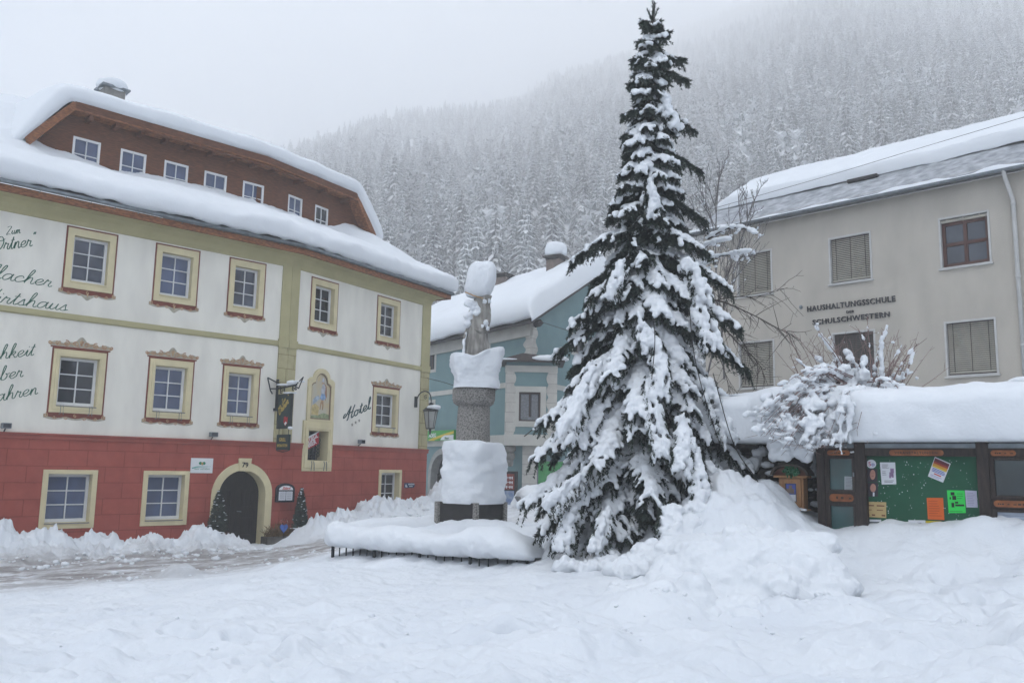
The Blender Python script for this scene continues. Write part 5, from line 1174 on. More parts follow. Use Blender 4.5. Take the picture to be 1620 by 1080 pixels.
# ------------------------------------------------------------------ terrace, retaining wall and snow on top
M['rubble'] = mat('dark_rubble_stone', (.085, .078, .068), .9, .5, 7, .8, 9, c2=(.03, .027, .024))
UWL, UWR = -4.3, 9.0
WTOP = 2.80
def build_wall():
    b = MB(); nu, nz_ = 240, 60; us = np.linspace(UWL, UWR, nu); zs = np.linspace(.2, WTOP+.05, nz_); G = np.zeros((nu, nz_, 3))
    U, Z = np.meshgrid(us, zs, indexing='ij'); cell = fbm(np.stack([U*3.2, Z*5.5, U*0], -1), 2, 12); cell = np.abs(cell)
    O = -.42+.16*cell+.05*fbm(np.stack([U*7, Z*9, U*0], -1), 3, 15)
    for i in range(nu):
        for j in range(nz_): G[i, j] = NB.p(U[i, j], O[i, j], Z[i, j])
    b.grid(G, uv=np.stack([U, Z], -1).reshape(-1, 2)); b.fbox(NB, UWL, UWR, -1.0, -.5, .2, WTOP)
    w = b.build('retaining_wall', M['rubble'], None, loc=NB.p(-2, -.5, .3), smooth=False); tag(w, 'dark rubble stone wall with snow caught on its stones behind the notice boards', 'wall')
    s = MB(); q = np.random.default_rng(5)
    for px, py, a, c in ((1200, 716, .16, .10), (1215, 735, .10, .05), (1190, 730, .2, .16), (1222, 748, .12, .05), (1205, 762, .14, .05), (1226, 768, .08, .06), (1288, 742, .06, .12), (1289, 728, .05, .08), (1282, 753, .10, .03), (1292, 775, .06, .04), (1281, 774, .05, .03), (1288, 797, .08, .04), (1296, 800, .05, .03), (1282, 830, .05, .03), (1170, 745, .2, .12), (1150, 725, .3, .2), (1160, 760, .2, .08), (1235, 720, .04, .1)):
        u, z = NB.uz(px, py, -.25); s.lump(NB.p(u, -.30, z), (a*.9, a*.55, c*.9), .55, 7, 2.1, int(px), res=18)
    s.build('snow_patches', M['snow_tree'], w, smooth=True)
build_wall()
def build_terrace():
    # snow on the wall coping rolls over into the terrace in front of the school
    prof = [(.42, WTOP-.02), (.50, WTOP+.05), (.55, WTOP+.45), (.53, WTOP+.60), (.42, WTOP+.70), (.15, WTOP+.77), (-.2, WTOP+.81), (-1.0, WTOP+.88), (-2.5, WTOP+.98), (-5, WTOP+1.15), (-9, WTOP+1.35), (-14, WTOP+1.6), (-26, WTOP+1.8)]
    pc = catmull(prof, 7); us = np.linspace(UWL-.1, UWR, 300); G = np.zeros((len(us), len(pc), 3))
    hs_ = np.array([h for _, h in pc])
    # crest heights measured along the wall: (u, extra height)
    cu = [-6, -4.5, -3.6, -2.9, -2.2, -1.5, -.7, 0, .5, 1.0, 1.5, 2.2, 4, 9]; ch = [-.15, -.02, .0, -.05, .10, .05, -.02, -.02, .02, .0, -.06, -.14, -.2, -.3]
    for i, u in enumerate(us):
        ex = np.interp(u, cu, ch)
        off = .0 if u > -1.9 else -.25*smoothstep(-1.9, -2.6, u)
        lowl = 0 if u > -1.85 else .18*smoothstep(-1.85, -2.1, u)*0
        for j, (o, z) in enumerate(pc):
            G[i, j] = NB.p(u, o+off*(1 if o > -.5 else 0), z+ex*smoothstep(WTOP+.4, WTOP+.9, z)*math.exp(-max(0, -o-1)/3.0))
    n_ = fbm(G*.9, 4, 14)*.06+fbm(G*3, 3, 15)*.025; G[..., 2] += n_*smoothstep(WTOP, WTOP+.3, hs_)[None]; G[..., :2] += NB.n*(fbm(G*1.3+5, 4, 18)*.06)[..., None]
    b = MB(); b.grid(G); b.grid(np.stack([G[:, 0], np.array([NB.p(u, -.5, WTOP-.03) for u in us])]))
    o = b.build('terrace_snow', M['snow_roof'], None, loc=(0, 0, 0), smooth=True); tag(o, kind='structure')
build_terrace()
# ------------------------------------------------------------------ snow lumps fused into one soft surface
def ico(sub=1):
    t = (1+5**.5)/2; V = [(-1, t, 0), (1, t, 0), (-1, -t, 0), (1, -t, 0), (0, -1, t), (0, 1, t), (0, -1, -t), (0, 1, -t), (t, 0, -1), (t, 0, 1), (-t, 0, -1), (-t, 0, 1)]
    V = [np.array(v)/np.linalg.norm(v) for v in V]
    Fc = [(0, 11, 5), (0, 5, 1), (0, 1, 7), (0, 7, 10), (0, 10, 11), (1, 5, 9), (5, 11, 4), (11, 10, 2), (10, 7, 6), (7, 1, 8), (3, 9, 4), (3, 4, 2), (3, 2, 6), (3, 6, 8), (3, 8, 9), (4, 9, 5), (2, 4, 11), (6, 2, 10), (8, 6, 7), (9, 8, 1)]
    for _ in range(sub):
        cache = {}; nf = []
        def mid(a, b):
            k = (min(a, b), max(a, b))
            if k not in cache: m = V[a]+V[b]; V.append(m/np.linalg.norm(m)); cache[k] = len(V)-1
            return cache[k]
        for a, b, c in Fc:
            x, y, z = mid(a, b), mid(b, c), mid(c, a); nf += [(a, x, z), (b, y, x), (c, z, y), (x, y, z)]
        Fc = nf
    return np.array(V), np.array(Fc)
IV, IF = ico(1)
def fuse(name, blobs, voxel, material, parent=None, loc=None, noise=.02, nf=9.0, smooth_it=2, rough=0):
    """blobs: list of (centre, 3x3 axes); voxel-remeshed into one skin"""
    C = np.array([b[0] for b in blobs]); A = np.array([b[1] for b in blobs]); n = len(blobs)
    V = C[:, None]+np.einsum('vk,nkj->nvj', IV, A); Fq = (IF[None]+np.arange(n)[:, None, None]*len(IV)).reshape(-1, 3)
    L = worldloc(parent) if parent is not None else np.array(loc, float)
    o = npmesh(name+'_blobs', V.reshape(-1, 3), Fq, material, None, loc=tuple(L))
    m = o.modifiers.new('skin', 'REMESH'); m.mode = 'VOXEL'; m.voxel_size = voxel; m.use_smooth_shade = True
    if smooth_it: s = o.modifiers.new('soften', 'SMOOTH'); s.factor = .5; s.iterations = smooth_it
    dg = bpy.context.evaluated_depsgraph_get(); me = bpy.data.meshes.new_from_object(o.evaluated_get(dg))
    old = o.data; bpy.data.objects.remove(o); bpy.data.meshes.remove(old)
    k = len(me.vertices); P = np.zeros(k*3); me.vertices.foreach_get('co', P); P = P.reshape(-1, 3); Nn = np.zeros(k*3); me.vertex_normals.foreach_get('vector', Nn); Nn = Nn.reshape(-1, 3)
    P = P+Nn*(fbm((P+L)*nf, 3, 5)*noise+fbm((P+L)*nf*2.7, 2, 9)*noise*.4+(rough*(np.abs(fbm((P+L)*4.5, 4, 15, .6))-.3) if rough else 0))[:, None]
    me.vertices.foreach_set('co', P.astype(np.float32).ravel()); me.materials.clear(); me.materials.append(material); me.name = name
    me.polygons.foreach_set('use_smooth', [True]*len(me.polygons)); me.update()
    ob = bpy.data.objects.new(name, me); COL.objects.link(ob)
    if parent is not None: ob.parent = parent
    else: ob.location = tuple(L)
    return ob
def axes(d, side, up, a, b, c): return np.array([d*a, side*b, up*c])

# ------------------------------------------------------------------ the column with the figure, buried in snow
def build_column():
    Y = 19.5; base = at(745, 826, Y); X = base[0]; zb = base[2]-.35
    def zpx(py, px=748): return at(px, py, Y)[2]
    col = empty('stone_column', (X, Y, zb), 'granite column with a carved figure, capped with tall blocks of snow, in the fenced square', 'monument')
    def turned(name, prof, m, n=32, rough=0, sq=2.0, parent=col, cx=X, rot=0, smooth=True):
        t = np.linspace(0, 2*pi, n, endpoint=False)+rot
        q_ = (np.abs(np.cos(t-rot))**sq+np.abs(np.sin(t-rot))**sq)**(-1/sq) if sq != 2 else 1
        G = np.array([[(cx+r*cos(a)*k, Y+r*sin(a)*k, z) for a, k in zip(t, np.broadcast_to(q_, t.shape))] for r, z in prof])
        if rough: nn = fbm(G*5, 3, 3)*rough; G[..., 0] += nn*np.cos(t)[None]; G[..., 1] += nn*np.sin(t)[None]
        b = MB(); b.grid(G, closed_u=True); b.poly([tuple(p) for p in G[-1]]); return b.build(name, m, parent, smooth=smooth)
    r8 = .75; z1 = zpx(795)
    t8 = [radians(-80+90*k) for k in range(4)]
    b = MB(); o8 = [(X+r8*cos(t), Y+r8*sin(t)) for t in t8]; V = [(x, y, zb-.3) for x, y in o8]+[(x, y, z1+.02) for x, y in o8]
    b.add(V, [(i, (i+1) % 4, 4+(i+1) % 4, 4+i) for i in range(4)]+[tuple(range(4, 8))]); pl = b.build('column_base', M['plinth_dark'], col)
    b = MB()
    for k in range(4):
        x, y = o8[k]; b.tube([(X+(x-X)*1.0, Y+(y-Y)*1.0, zb-.3), (x, y, z1+.025)], .075, 6)
    b.build('base_corner_post', M['granite'], pl)
    # snow block on the base
    b = MB(); za, zc = z1-.01, zpx(697); n = 60; k = 40; G = np.zeros((k, n, 3)); ang = np.linspace(0, 2*pi, n, endpoint=False)
    for i in range(k):
        t = i/(k-1)
        if t < .8: s = 1.0-.05*(t/.8)+.02*sin(t*20); z = za+(zc-za)*(t/.8)*.97
        else: s2 = (t-.8)/.2; s = .95*math.cos(s2*pi/2)**.35 if s2 < 1 else .0; z = za+(zc-za)*(.97+.03*sin(s2*pi/2))
        q_ = (np.abs(np.cos(ang+.61))**4.6+np.abs(np.sin(ang+.61))**4.6)**(-1/4.6); r = .60*s*q_*(1 if i else .99)
        G[i] = np.stack([X+.03+r*np.cos(ang), Y+r*np.sin(ang), np.full(n, z)], 1)
    nn = 1+.085*fbm(G*1.5, 4, 8)+.05*fbm(G*5, 4, 9, .6)
    G[..., 0] = X+.03+(G[..., 0]-X-.03)*nn; G[..., 1] = Y+(G[..., 1]-Y)*nn; G[..., 2] += .035*fbm(G*2.4, 2, 10)*np.linspace(0, 1, k)[:, None]
    # bulge towards the right shoulder, bitten underneath
    sh = smoothstep(.1, .6, (G[..., 0]-X))*np.exp(-((G[..., 2]-zpx(725))/.28)**2)*.10-smoothstep(.1, .6, (G[..., 0]-X))*np.exp(-((G[..., 2]-zpx(748))/.10)**2)*.06; G[..., 0] += sh; G[-8:, :, 2] -= smoothstep(.15, .75, G[-8:, :, 0]-X)*.24
    b.grid(G, closed_u=True); b.build('base_snow', M['snow_tree'], col, smooth=True)
    zs0, zs1, zc0, zc1 = zpx(700)-.1, zpx(643), zpx(643), zpx(614)
    turned('shaft', [(.39, zs0-.1), (.372, zs0+.4), (.36, zs1-.05), (.355, zs1)], M['granite'], rough=.012)
    turned('capital', [(.34, zc0-.02), (.35, zc0+.005), (.39, zc0+.02), (.455, zc0+.07), (.485, zc0+.16), (.488, zc1-.06), (.478, zc1-.01), (.40, zc1)], M['granite'], rough=.012)
    b = MB(); za, zc = zc1-.02, zpx(562); G = np.zeros((k, n, 3))
    for i in range(k):
        t = i/(k-1); s = 1.06+.05*t-.02*sin(t*7) if t < .82 else (1.10)*math.cos((t-.82)/.18*pi/2)**.4; z = za+(zc-za)*min(1, t/.84)
        q_ = (np.abs(np.cos(ang-.2))**3.6+np.abs(np.sin(ang-.2))**3.6)**(-1/3.6); r = .475*s*q_
        G[i] = np.stack([X+.02+r*np.cos(ang), Y+r*np.sin(ang), np.full(n, z)], 1)
    nn = 1+.07*fbm(G*2.0, 4, 18)+.055*fbm(G*6, 4, 19, .6); G[..., 0] = X+.02+(G[..., 0]-X-.02)*nn; G[..., 1] = Y+(G[..., 1]-Y)*nn
    dx = G[..., 0]-X; tt = np.linspace(0, 1, k)[:, None]; G[..., 2] += (smoothstep(.0, .5, dx)*.16-np.exp(-((dx+.02)/.16)**2)*.07)*smoothstep(.45, .85, tt); G[..., 0] += smoothstep(.1, .5, dx)*smoothstep(.4, .9, tt)*.10-smoothstep(-.1, -.45, dx)*smoothstep(.3, .7, tt)*.05
    b.grid(G, closed_u=True); b.build('capital_snow', M['snow_tree'], col, smooth=True)
    # worn figure: a draped standing saint, leaning a little
    zf0, zf1 = zpx(575), zpx(468); m = 44; n2 = 48; a2 = np.linspace(0, 2*pi, n2, endpoint=False); G = np.zeros((m, n2, 3))
    for i in range(m):
        t = i/(m-1); w_ = np.interp(t, [0, .15, .45, .62, .74, .80, .86, .93, 1], [.29, .285, .27, .262, .255, .24, .21, .20, .19]); dpt = w_*np.interp(t, [0, .6, .8, 1], [.85, .85, .8, 1.0])
        cx = X+.02+.14*t-.05*sin(t*pi); r = 1+.07*np.cos(a2*7+2.2*t)*np.interp(t, [0, .7, .8], [1, 1, 0])+.05*np.cos(a2*3+4)
        G[i] = np.stack([cx+w_*r*np.cos(a2), Y+dpt*r*np.sin(a2), np.full(n2, zf0+(zf1-zf0)*t)], 1)
    G[..., 0] += .03*fbm(G*4, 3, 4); G[..., 1] += .03*fbm(G*4+7, 3, 4)
    b = MB(); b.grid(G, closed_u=True); b.poly([tuple(p) for p in G[-1]])
    # arm folded across the front, holding a staff
    b.tube([(X+.22, Y-.05, zf0+1.0), (X+.27, Y-.14, zf0+.72), (X+.12, Y-.22, zf0+.70), (X-.02, Y-.2, zf0+.78)], [.075, .07, .055, .04], 8); b.tube([(X-.17, Y-.17, zf0-.1), (X-.12, Y-.19, zf0+.7), (X-.06, Y-.15, zf0+1.3)], .03, 6)
    fg = b.build('figure', M['stone_grey'], col, smooth=True)
    bl = []; E3 = np.eye(3)
    for px, py, a, c, dy in ((745, 483, .16, .14, -.16), (752, 492, .14, .12, -.18), (742, 500, .13, .10, -.2), (741, 512, .11, .09, -.19), (765, 478, .1, .08, -.1), (773, 476, .07, .05, -.1), (768, 512, .07, .08, -.18), (772, 520, .045, .06, -.17), (763, 516, .05, .05, -.19), (738, 530, .035, .10, -.12), (734, 548, .05, .15, -.1), (733, 560, .05, .09, -.1), (739, 508, .06, .16, -.18)):
        p = at(px, py, Y+dy); bl.append((p, np.diag([a, .09, c])))
    q = np.random.default_rng(2); b2 = []
    for p, A_ in bl:
        r3 = np.diag(A_)
        for _ in range(9): dd = q.normal(size=3); dd /= np.linalg.norm(dd); b2.append((p+dd*r3*.62, np.diag(r3*(.38+.3*q.random()))))
    fuse('figure_snow', b2, .02, M['snow_tree'], col, noise=.014, nf=12)
    b = MB(); pc_ = at(760, 444, Y); b.lump((pc_[0], Y, pc_[2]), (.335, .33, .46), .09, 2.6, 2.8, 3, tilt=.15); b.build('snow_cap', M['snow_tree'], col, smooth=True)
    b = MB(); p0, p1 = at(736, 462, Y-.28), at(764, 472, Y-.28); b.tube([p0, (p0+p1)/2+np.array([0, -.05, -.02]), p1], .014, 5); b.build('halo', mat('orange_wood_halo', (.45, .27, .12), .6, .2, 6), col)
build_column()

# ------------------------------------------------------------------ iron fence under a roll of snow
def build_fence():
    A = at(526, 886, 17.7); B_ = at(833, 911, 14.4); d = (B_-A)[:2]; L = np.hypot(*d); d /= L; inn = np.array([-d[1], d[0]])
    zt = lambda t: A[2]+.27+t*(B_[2]-A[2])+.03
    f = empty('iron_fence', (A[0], A[1], A[2]-.5), 'low dark iron railing almost buried under a thick roll of snow', 'fence')
    C = A[:2]+inn*5.0; D_ = B_[:2]+inn*4.9
    b = MB()
    for p, q, z0, z1 in ((A[:2], B_[:2], zt(0), zt(1)), (A[:2], C, zt(0), zt(0)+.35), (B_[:2], D_, zt(1), zt(1)+.35)):
        b.tube([(*p, z0), (*q, z1)], .022, 6); b.tube([(*p, z0-.62), (*q, z1-.62)], .018, 6)
    b.build('rail', M['iron'], f)
    n = 24
    def mbar(x, y, z, r, nm, h=.75):
        b = MB(); b.tube([(x, y, z-h), (x, y, z)], r, 6); b.build(nm, M['iron'], f)
    for i in range(n+1):
        t = i/n; p = A[:2]+d*L*t; mbar(*p, zt(t), .035 if i % 6 == 0 else .014, 'post' if i % 6 == 0 else 'bar')
    for (P0, P1, z0, z1) in ((A[:2], C, zt(0), zt(0)+.35), (B_[:2], D_, zt(1), zt(1)+.35)):
        for i in range(1, 9): t = i/9*.6; p = P0+(P1-P0)*t; mbar(*p, z0+(z1-z0)*t, .014, 'bar')
    # the roll of snow on the top rail
    prof = [(.10, -.04), (-.12, -.03), (-.24, .05), (-.27, .18), (-.20, .31), (.0, .37), (.25, .33), (.45, .2), (.6, .05)]
    pc = catmull(prof, 5); ts = np.linspace(-.015, 1.03, 130); G = np.zeros((130, len(pc), 3))
    for i, t in enumerate(ts):
        e = min(1, (t+.015)/.045, (1.03-t)/.075); fz = math.sqrt(max(0, 1-(1-e)**2))
        hs_ = 1+.22*float(fbm(np.array([t*5, 2., 1.]), 2, 5))+.12*math.exp(-((t-.02)/.04)**2)+.10*math.exp(-((t-.9)/.08)**2)
        for j, (o, h) in enumerate(pc):
            p = A[:2]+d*L*t+inn*(o*(.3+.7*fz)); G[i, j] = (*p, zt(t)+(h*hs_ if h > 0 else h)*fz)
    G[..., 2] += fbm(G*2.2, 4, 4)*.04+fbm(G*7, 3, 14)*.012; G[..., :2] += (-inn)*(fbm(G*1.8, 4, 6)*.06+fbm(G*6, 3, 16)*.02)[..., None]
    b = MB(); b.grid(G)
    b.build('snow_roll', M['snow_tree'], f, smooth=True)
    # the left return, going back from the corner
    P0 = A[:2]; P1 = C; G = np.zeros((60, len(pc), 3)); dd = (P1-P0)/np.linalg.norm(P1-P0); ii = np.array([dd[1], -dd[0]])
    for i, t in enumerate(np.linspace(0, .75, 60)):
        for j, (o, h) in enumerate(pc): p = P0+(P1-P0)*t+ii*o*.9; G[i, j] = (*p, zt(0)+.35*t+h*(1+.15*sin(t*9)))
    G[..., 2] += fbm(G*2.2, 3, 4)*.03; b = MB(); b.grid(G); b.build('snow_roll', M['snow_tree'], f, smooth=True)
build_fence()

# ------------------------------------------------------------------ the tall spruce
def needles(T, rngq, per=26, ln=.055, wd=.011):
    """T: list of (p0, p1) twigs -> triangle soup of needles round each twig"""
    P0 = np.array([t[0] for t in T]); P1 = np.array([t[1] for t in T]); n = len(P0)
    D = P1-P0; Ld = np.linalg.norm(D, axis=1)[:, None]; D = D/Ld
    s = rngq.random((n, per)); a = rngq.random((n, per))*2*pi
    ref = np.where(np.abs(D[:, 2:3]) < .9, np.array([[0, 0, 1.0]]), np.array([[1.0, 0, 0]])); A = np.cross(D, ref); A /= np.linalg.norm(A, axis=1)[:, None]; Bv = np.cross(D, A)
    rad = A[:, None]*np.cos(a)[..., None]+Bv[:, None]*np.sin(a)[..., None]
    base = P0[:, None]+D[:, None]*(s*Ld)[..., None]
    l = ln*(.7+.6*rngq.random((n, per)))[..., None]
    tip = base+(rad*.75+D[:, None]*.6)*l; side = np.cross(rad, D[:, None])*wd
    V = np.stack([base-side, base+side, tip], 2).reshape(-1, 3)
    return V, np.arange(len(V)).reshape(-1, 3)
def build_spruce():
    q = np.random.default_rng(11)
    X, Y, zg = 2.12, 15.0, .55; top = np.array([2.52, 15.0, 10.93])
    tree = empty('spruce', (X, Y, zg), 'tall dark green spruce with drooping branches heavily loaded with snow', 'tree')
    def axis(z): t = (z-zg)/(top[2]-zg); return np.array([X+(top[0]-X)*t, Y, z])
    zs = [.8, 1.3, 1.9, 2.74, 3.83, 4.96, 6.15, 7.4, 8.47, 9.7, 10.3, 10.95]; rs = [1.80, 1.88, 1.82, 1.62, 1.34, 1.13, .82, .55, .45, .33, .18, .05]
    b = MB(); tz = np.linspace(zg-.3, top[2], 24); b.tube([axis(z) for z in tz], np.interp(tz, [zg, 5, 10.9], [.17, .09, .008]), 8); b.build('trunk', M['bark'], tree)
    spines = []; twigs = []; blobs = []; snow_tw = []
    UPZ = np.array([0, 0, 1.0])
    def branch(zb, phi, L, dr, load, wide, curl=0.0):
        """zb: height at the trunk; dr: drop of the tip as a share of L"""
        p0 = axis(zb); h = np.array([cos(phi), sin(phi), 0]); side = np.array([-sin(phi), cos(phi), 0]); k = 9; t = np.linspace(0, 1, k)
        P = p0+h*(L*t)[:, None]+UPZ*(.08*L*np.sin(t*pi)-dr*L*t**1.45+curl*L*np.clip(t-.7, 0, 1)**2*2)[:, None]
        P += side*(.16*L*(q.random()-.5)*2*t**2)[:, None]
        spines.append((P, L)); T = np.gradient(P, axis=0); T /= np.linalg.norm(T, axis=1)[:, None]
        nt_ = int(9+L*21); ph = q.random()*50
        for i in range(nt_):
            s = .12+.88*(i+q.random())/nt_; f = s*(k-1); j = min(int(f), k-2); c = P[j]+(P[j+1]-P[j])*(f-j); d = T[j]
            sg = 1 if i % 2 else -1; ln = L*wide*(1.12-.80*s)*(.45+.85*q.random())+.06
            dirn = d*(.45+.4*q.random())+side*sg*.85+UPZ*(-.20-.55*q.random()-.20*load); dirn /= np.linalg.norm(dirn)
            m = c+dirn*ln*.5; e = m+(dirn+UPZ*(-.55-.3*q.random()))*ln*.45
            twigs.append((c, m)); twigs.append((m, e))
            for _ in range(2):                                  # pendulous side shoots
                if q.random() < (.65 if p0[2] < 7.5 else .25): w0 = c+dirn*ln*(.2+.7*q.random()); twigs.append((w0, w0+(d*.35+dirn*.25-UPZ*.8)*(.09+.20*L*.5*q.random())))
            if ln > .22:
                for s2 in (-1, 1): w2 = c+dirn*ln*(.3+.35*q.random()); dd = dirn*.6+np.cross(dirn, UPZ)*s2*.7-UPZ*.25; twigs.append((w2, w2+dd*ln*.42))
            cov = load+.45*float(fbm(np.array([s*3.5*L+ph, sg*1.7, ph]), 2, 3))
            if q.random() < cov*1.25:                           # snow lying along the side shoots: leaves ragged fingers at the rim
                r = .022+.030*load*(.4+q.random()); u2 = np.cross(np.cross(dirn, UPZ), dirn); u2 /= np.linalg.norm(u2)+1e-9; sd2 = np.cross(dirn, u2)
                for f_, sc in ((.25, 1.15), (.6, .95), (.9, .7)):
                    if q.random() < .85: blobs.append((c+dirn*ln*f_*.85+u2*(r*.75)-UPZ*ln*.10*f_*f_+q.normal(size=3)*.008, axes(dirn, sd2, u2, ln*.20+.02, r*sc*(.85+.5*q.random()), r*sc*(.6+.5*q.random()))))
            if q.random() < cov*.85 and s < .93:
                r = (.025+.045*load)*(.6+.6*q.random())*(1.1-.5*s); u2 = np.cross(side, d); u2 *= np.sign(u2[2]); blobs.append((c+u2*r*.6+side*q.normal()*.02*L, axes(d, side, u2, L*.05+.035, r*1.5, r*.95)))
        twigs.append((P[-2], P[-1]+T[-1]*.08)); twigs.append((P[-3], P[-2])); twigs.append((P[-4], P[-3]))
        for _ in range(int((6+L*6)*(1 if p0[2] < 7.5 else .5))):                             # dark inner shoots near the trunk
            f = .45*q.random()*(k-1); j = int(f); c = P[j]+(P[j+1]-P[j])*(f-j); a = q.normal(size=3); a[2] = -abs(a[2])-.3; a /= np.linalg.norm(a); twigs.append((c, c+a*(.12+.22*q.random())))
    def droop(zz): return np.interp(zz, [.8, 3, 6, 8.2, 9.4, 10.3, 10.8], [.52, .66, .55, .36, .18, -.25, -.9])
    def loadat(phi, zz):
        front = .5-.5*sin(phi); low = smoothstep(8.6, 3.2, zz); patch = float(fbm(np.array([phi*1.0, zz*.75, 0]), 2, 33))
        l = float(np.clip(.44+.30*low*(.6+.5*front)+.60*patch+.22*smoothstep(5.8, 7.2, zz), .10, 1)); return l*(.7 if zz > 9.9 else 1)
    wide = lambda zz: np.interp(zz, [.8, 5, 8, 10.5], [.30, .33, .42, .50])
    z = .75
    while z < 10.4:
        R = np.interp(z, zs, rs); nb = 11 if z < 2.6 else (9 if z < 6 else (7 if z < 8.5 else (6 if z < 10 else 4))); ph0 = q.random()*6.28
        for i in range(nb):
            phi = ph0+2*pi*(i+.6*(q.random()-.5))/nb; zz = z+.26*(q.random()-.5); dr = droop(zz)*(.65+.7*q.random()); L = R*(.62+.5*q.random()**.8)
            if z > 10.1: L = .08+.14*q.random()
            branch(min(zz+max(dr, 0)*L*.35, 10.42), phi, L, dr, loadat(phi, zz), wide(zz), .12*q.random())
        z += np.interp(z, [.7, 3, 6, 9, 10.5], [.30, .34, .33, .27, .17])
    for px, py, Yt, ld in ((886, 552, 14.7, .6), (903, 411, 14.8, .45), (930, 470, 14.6, .6), (908, 508, 14.6, .65), (862, 668, 14.3, .8), (851, 722, 14.2, .9), (838, 797, 14.1, .95), (905, 610, 14.4, .8), (884, 850, 13.8, .8), (1181, 585, 14.7, .55), (1190, 668, 14.3, .6), (1152, 455, 14.6, .6), (1168, 520, 14.5, .6), (1116, 347, 14.9, .0), (1108, 266, 14.9, .0), (1100, 205, 15, .1), (983, 185, 14.9, .15), (988, 246, 14.9, .2), (1001, 97, 15, .05), (996, 135, 15, .05), (1086, 128, 15, .1), (978, 300, 14.8, .25), (962, 345, 14.8, .4), (1180, 740, 14.0, .7), (1120, 400, 14.6, .6), (1080, 96, 15, .1), (1012, 66, 15, .1), (1056, 52, 15, .1), (1022, 40, 15, .0)):
        tip = at(px, py, Yt); ax = axis(tip[2]); d = tip-ax; L = np.hypot(d[0], d[1]); dr = droop(tip[2])*.8+.05; branch(min(tip[2]+dr*L*.95, 10.5), math.atan2(d[1], d[0]), L, dr, ld, wide(tip[2])*.8, .15)
    # tongues of snow sliding down the front, as measured in the photograph
    def tongue(pts, Yd, w0, w1, th=.075):
        P = np.array([at(px, py, Yy) for (px, py), Yy in zip(pts, Yd)]); C = catmull(P, 6); n_ = len(C)
        for i in range(n_-1):
            d = C[i+1]-C[i]; l = np.linalg.norm(d)+1e-6; d /= l; out = np.array([0, -1.0, .45]); s = np.cross(d, out); s /= np.linalg.norm(s); u = np.cross(s, d); u *= -1 if u[1] > 0 else 1
            t = i/(n_-1); w_ = (w0+(w1-w0)*t)
            for k_ in range(4):
                o_ = (k_-1.5)/1.5*w_*.75+.05*q.normal(); blobs.append((C[i]+s*o_+u*(.02*q.normal()-.10*abs(o_)/w_)-UPZ*(.06*q.random()+.05*abs(o_)/w_), axes(d, s, u, l*.75+.02, w_*.30*(.6+.7*q.random()), th*(.5+.8*q.random()))))
            for sg in (-1, 1):
                b0 = C[i]-u*.06+s*sg*w_*(.6+.5*q.random()); twigs.append((b0, b0+s*sg*.06-UPZ*(.12+.12*q.random()))); twigs.append((C[i]-u*.12, C[i]-u*.16+s*sg*w_-UPZ*.18))
                if q.random() < .6: e = b0-UPZ*(.05+.12*q.random()); blobs.append((e, axes(UPZ, s, u, .07+.05*q.random(), .028, .028)))
    for pts, Yd, w0, w1 in (
        ([(1012, 505), (1026, 525), (1034, 545)], [14.0, 13.8, 13.75], .10, .17),
        ([(1042, 540), (1048, 580), (1044, 625)], [13.7, 13.5, 13.4], .09, .12),
        ([(1028, 590), (1036, 640), (1046, 690), (1050, 715)], [13.7, 13.4, 13.2, 13.1], .09, .13),
        ([(1080, 655), (1083, 700), (1078, 740)], [13.4, 13.1, 13.0], .10, .14),
        ([(1098, 700), (1108, 750), (1112, 810)], [13.3, 13.0, 12.8], .09, .14),
        ([(1075, 795), (1068, 830), (1082, 855)], [12.9, 12.7, 12.6], .20, .28),
        ([(1105, 470), (1125, 515), (1132, 550)], [14.2, 14.0, 13.9], .12, .16),
        ([(1090, 405), (1108, 440), (1116, 470)], [14.4, 14.2, 14.1], .09, .15),
        ([(985, 410), (972, 440), (962, 465)], [14.3, 14.1, 14.0], .08, .11),
        ([(1028, 275), (1035, 310), (1032, 340)], [14.5, 14.4, 14.35], .06, .11),
        ([(1048, 150), (1062, 172), (1070, 195)], [14.7, 14.65, 14.65], .08, .12),
        ([(1042, 75), (1048, 100)], [14.85, 14.8], .05, .09),
        ([(945, 570), (915, 630), (885, 690)], [14.2, 13.9, 13.6], .14, .16),
        ([(930, 740), (890, 770), (858, 795)], [13.8, 13.5, 13.4], .12, .13),
        ([(1122, 600), (1140, 645), (1160, 690)], [14.0, 13.9, 13.8], .10, .12),
        ([(1122, 730), (1148, 770), (1170, 800)], [13.7, 13.5, 13.4], .12, .16),
        ([(960, 800), (950, 840), (935, 868)], [13.6, 13.3, 13.2], .10, .12), ([(905, 800), (895, 840), (885, 866)], [13.7, 13.5, 13.4], .10, .12)):
        tongue(pts, Yd, w0, w1)
    for px, py in ((1033, -6), (1036, 2), (1024, 12), (1041, 10), (1029, 22), (1046, 28), (1018, 30)):
        c0 = axis(10.55); e = at(px, py+4, 15); twigs.append((c0, (c0+e)/2)); twigs.append(((c0+e)/2, e)); spines.append((np.array([c0, (c0+e)/2, e]), .3))
    P = []; bb = MB()
    for Pn, L in spines: bb.tube(Pn, np.linspace(.012+.012*L, .004, len(Pn)), 5, cap=False)
    bb.build('branches', M['bark'], tree)
    V, Fc = needles(twigs, q, 26, .062, .0125); npmesh('needles', V, Fc, M['needle'], tree, smooth=False)
    fuse('branch_snow', blobs, .022, M['snow_tree'], tree, noise=.014, nf=11, smooth_it=1, rough=.035)
    print('spruce twigs', len(twigs), 'blobs', len(blobs))
build_spruce()
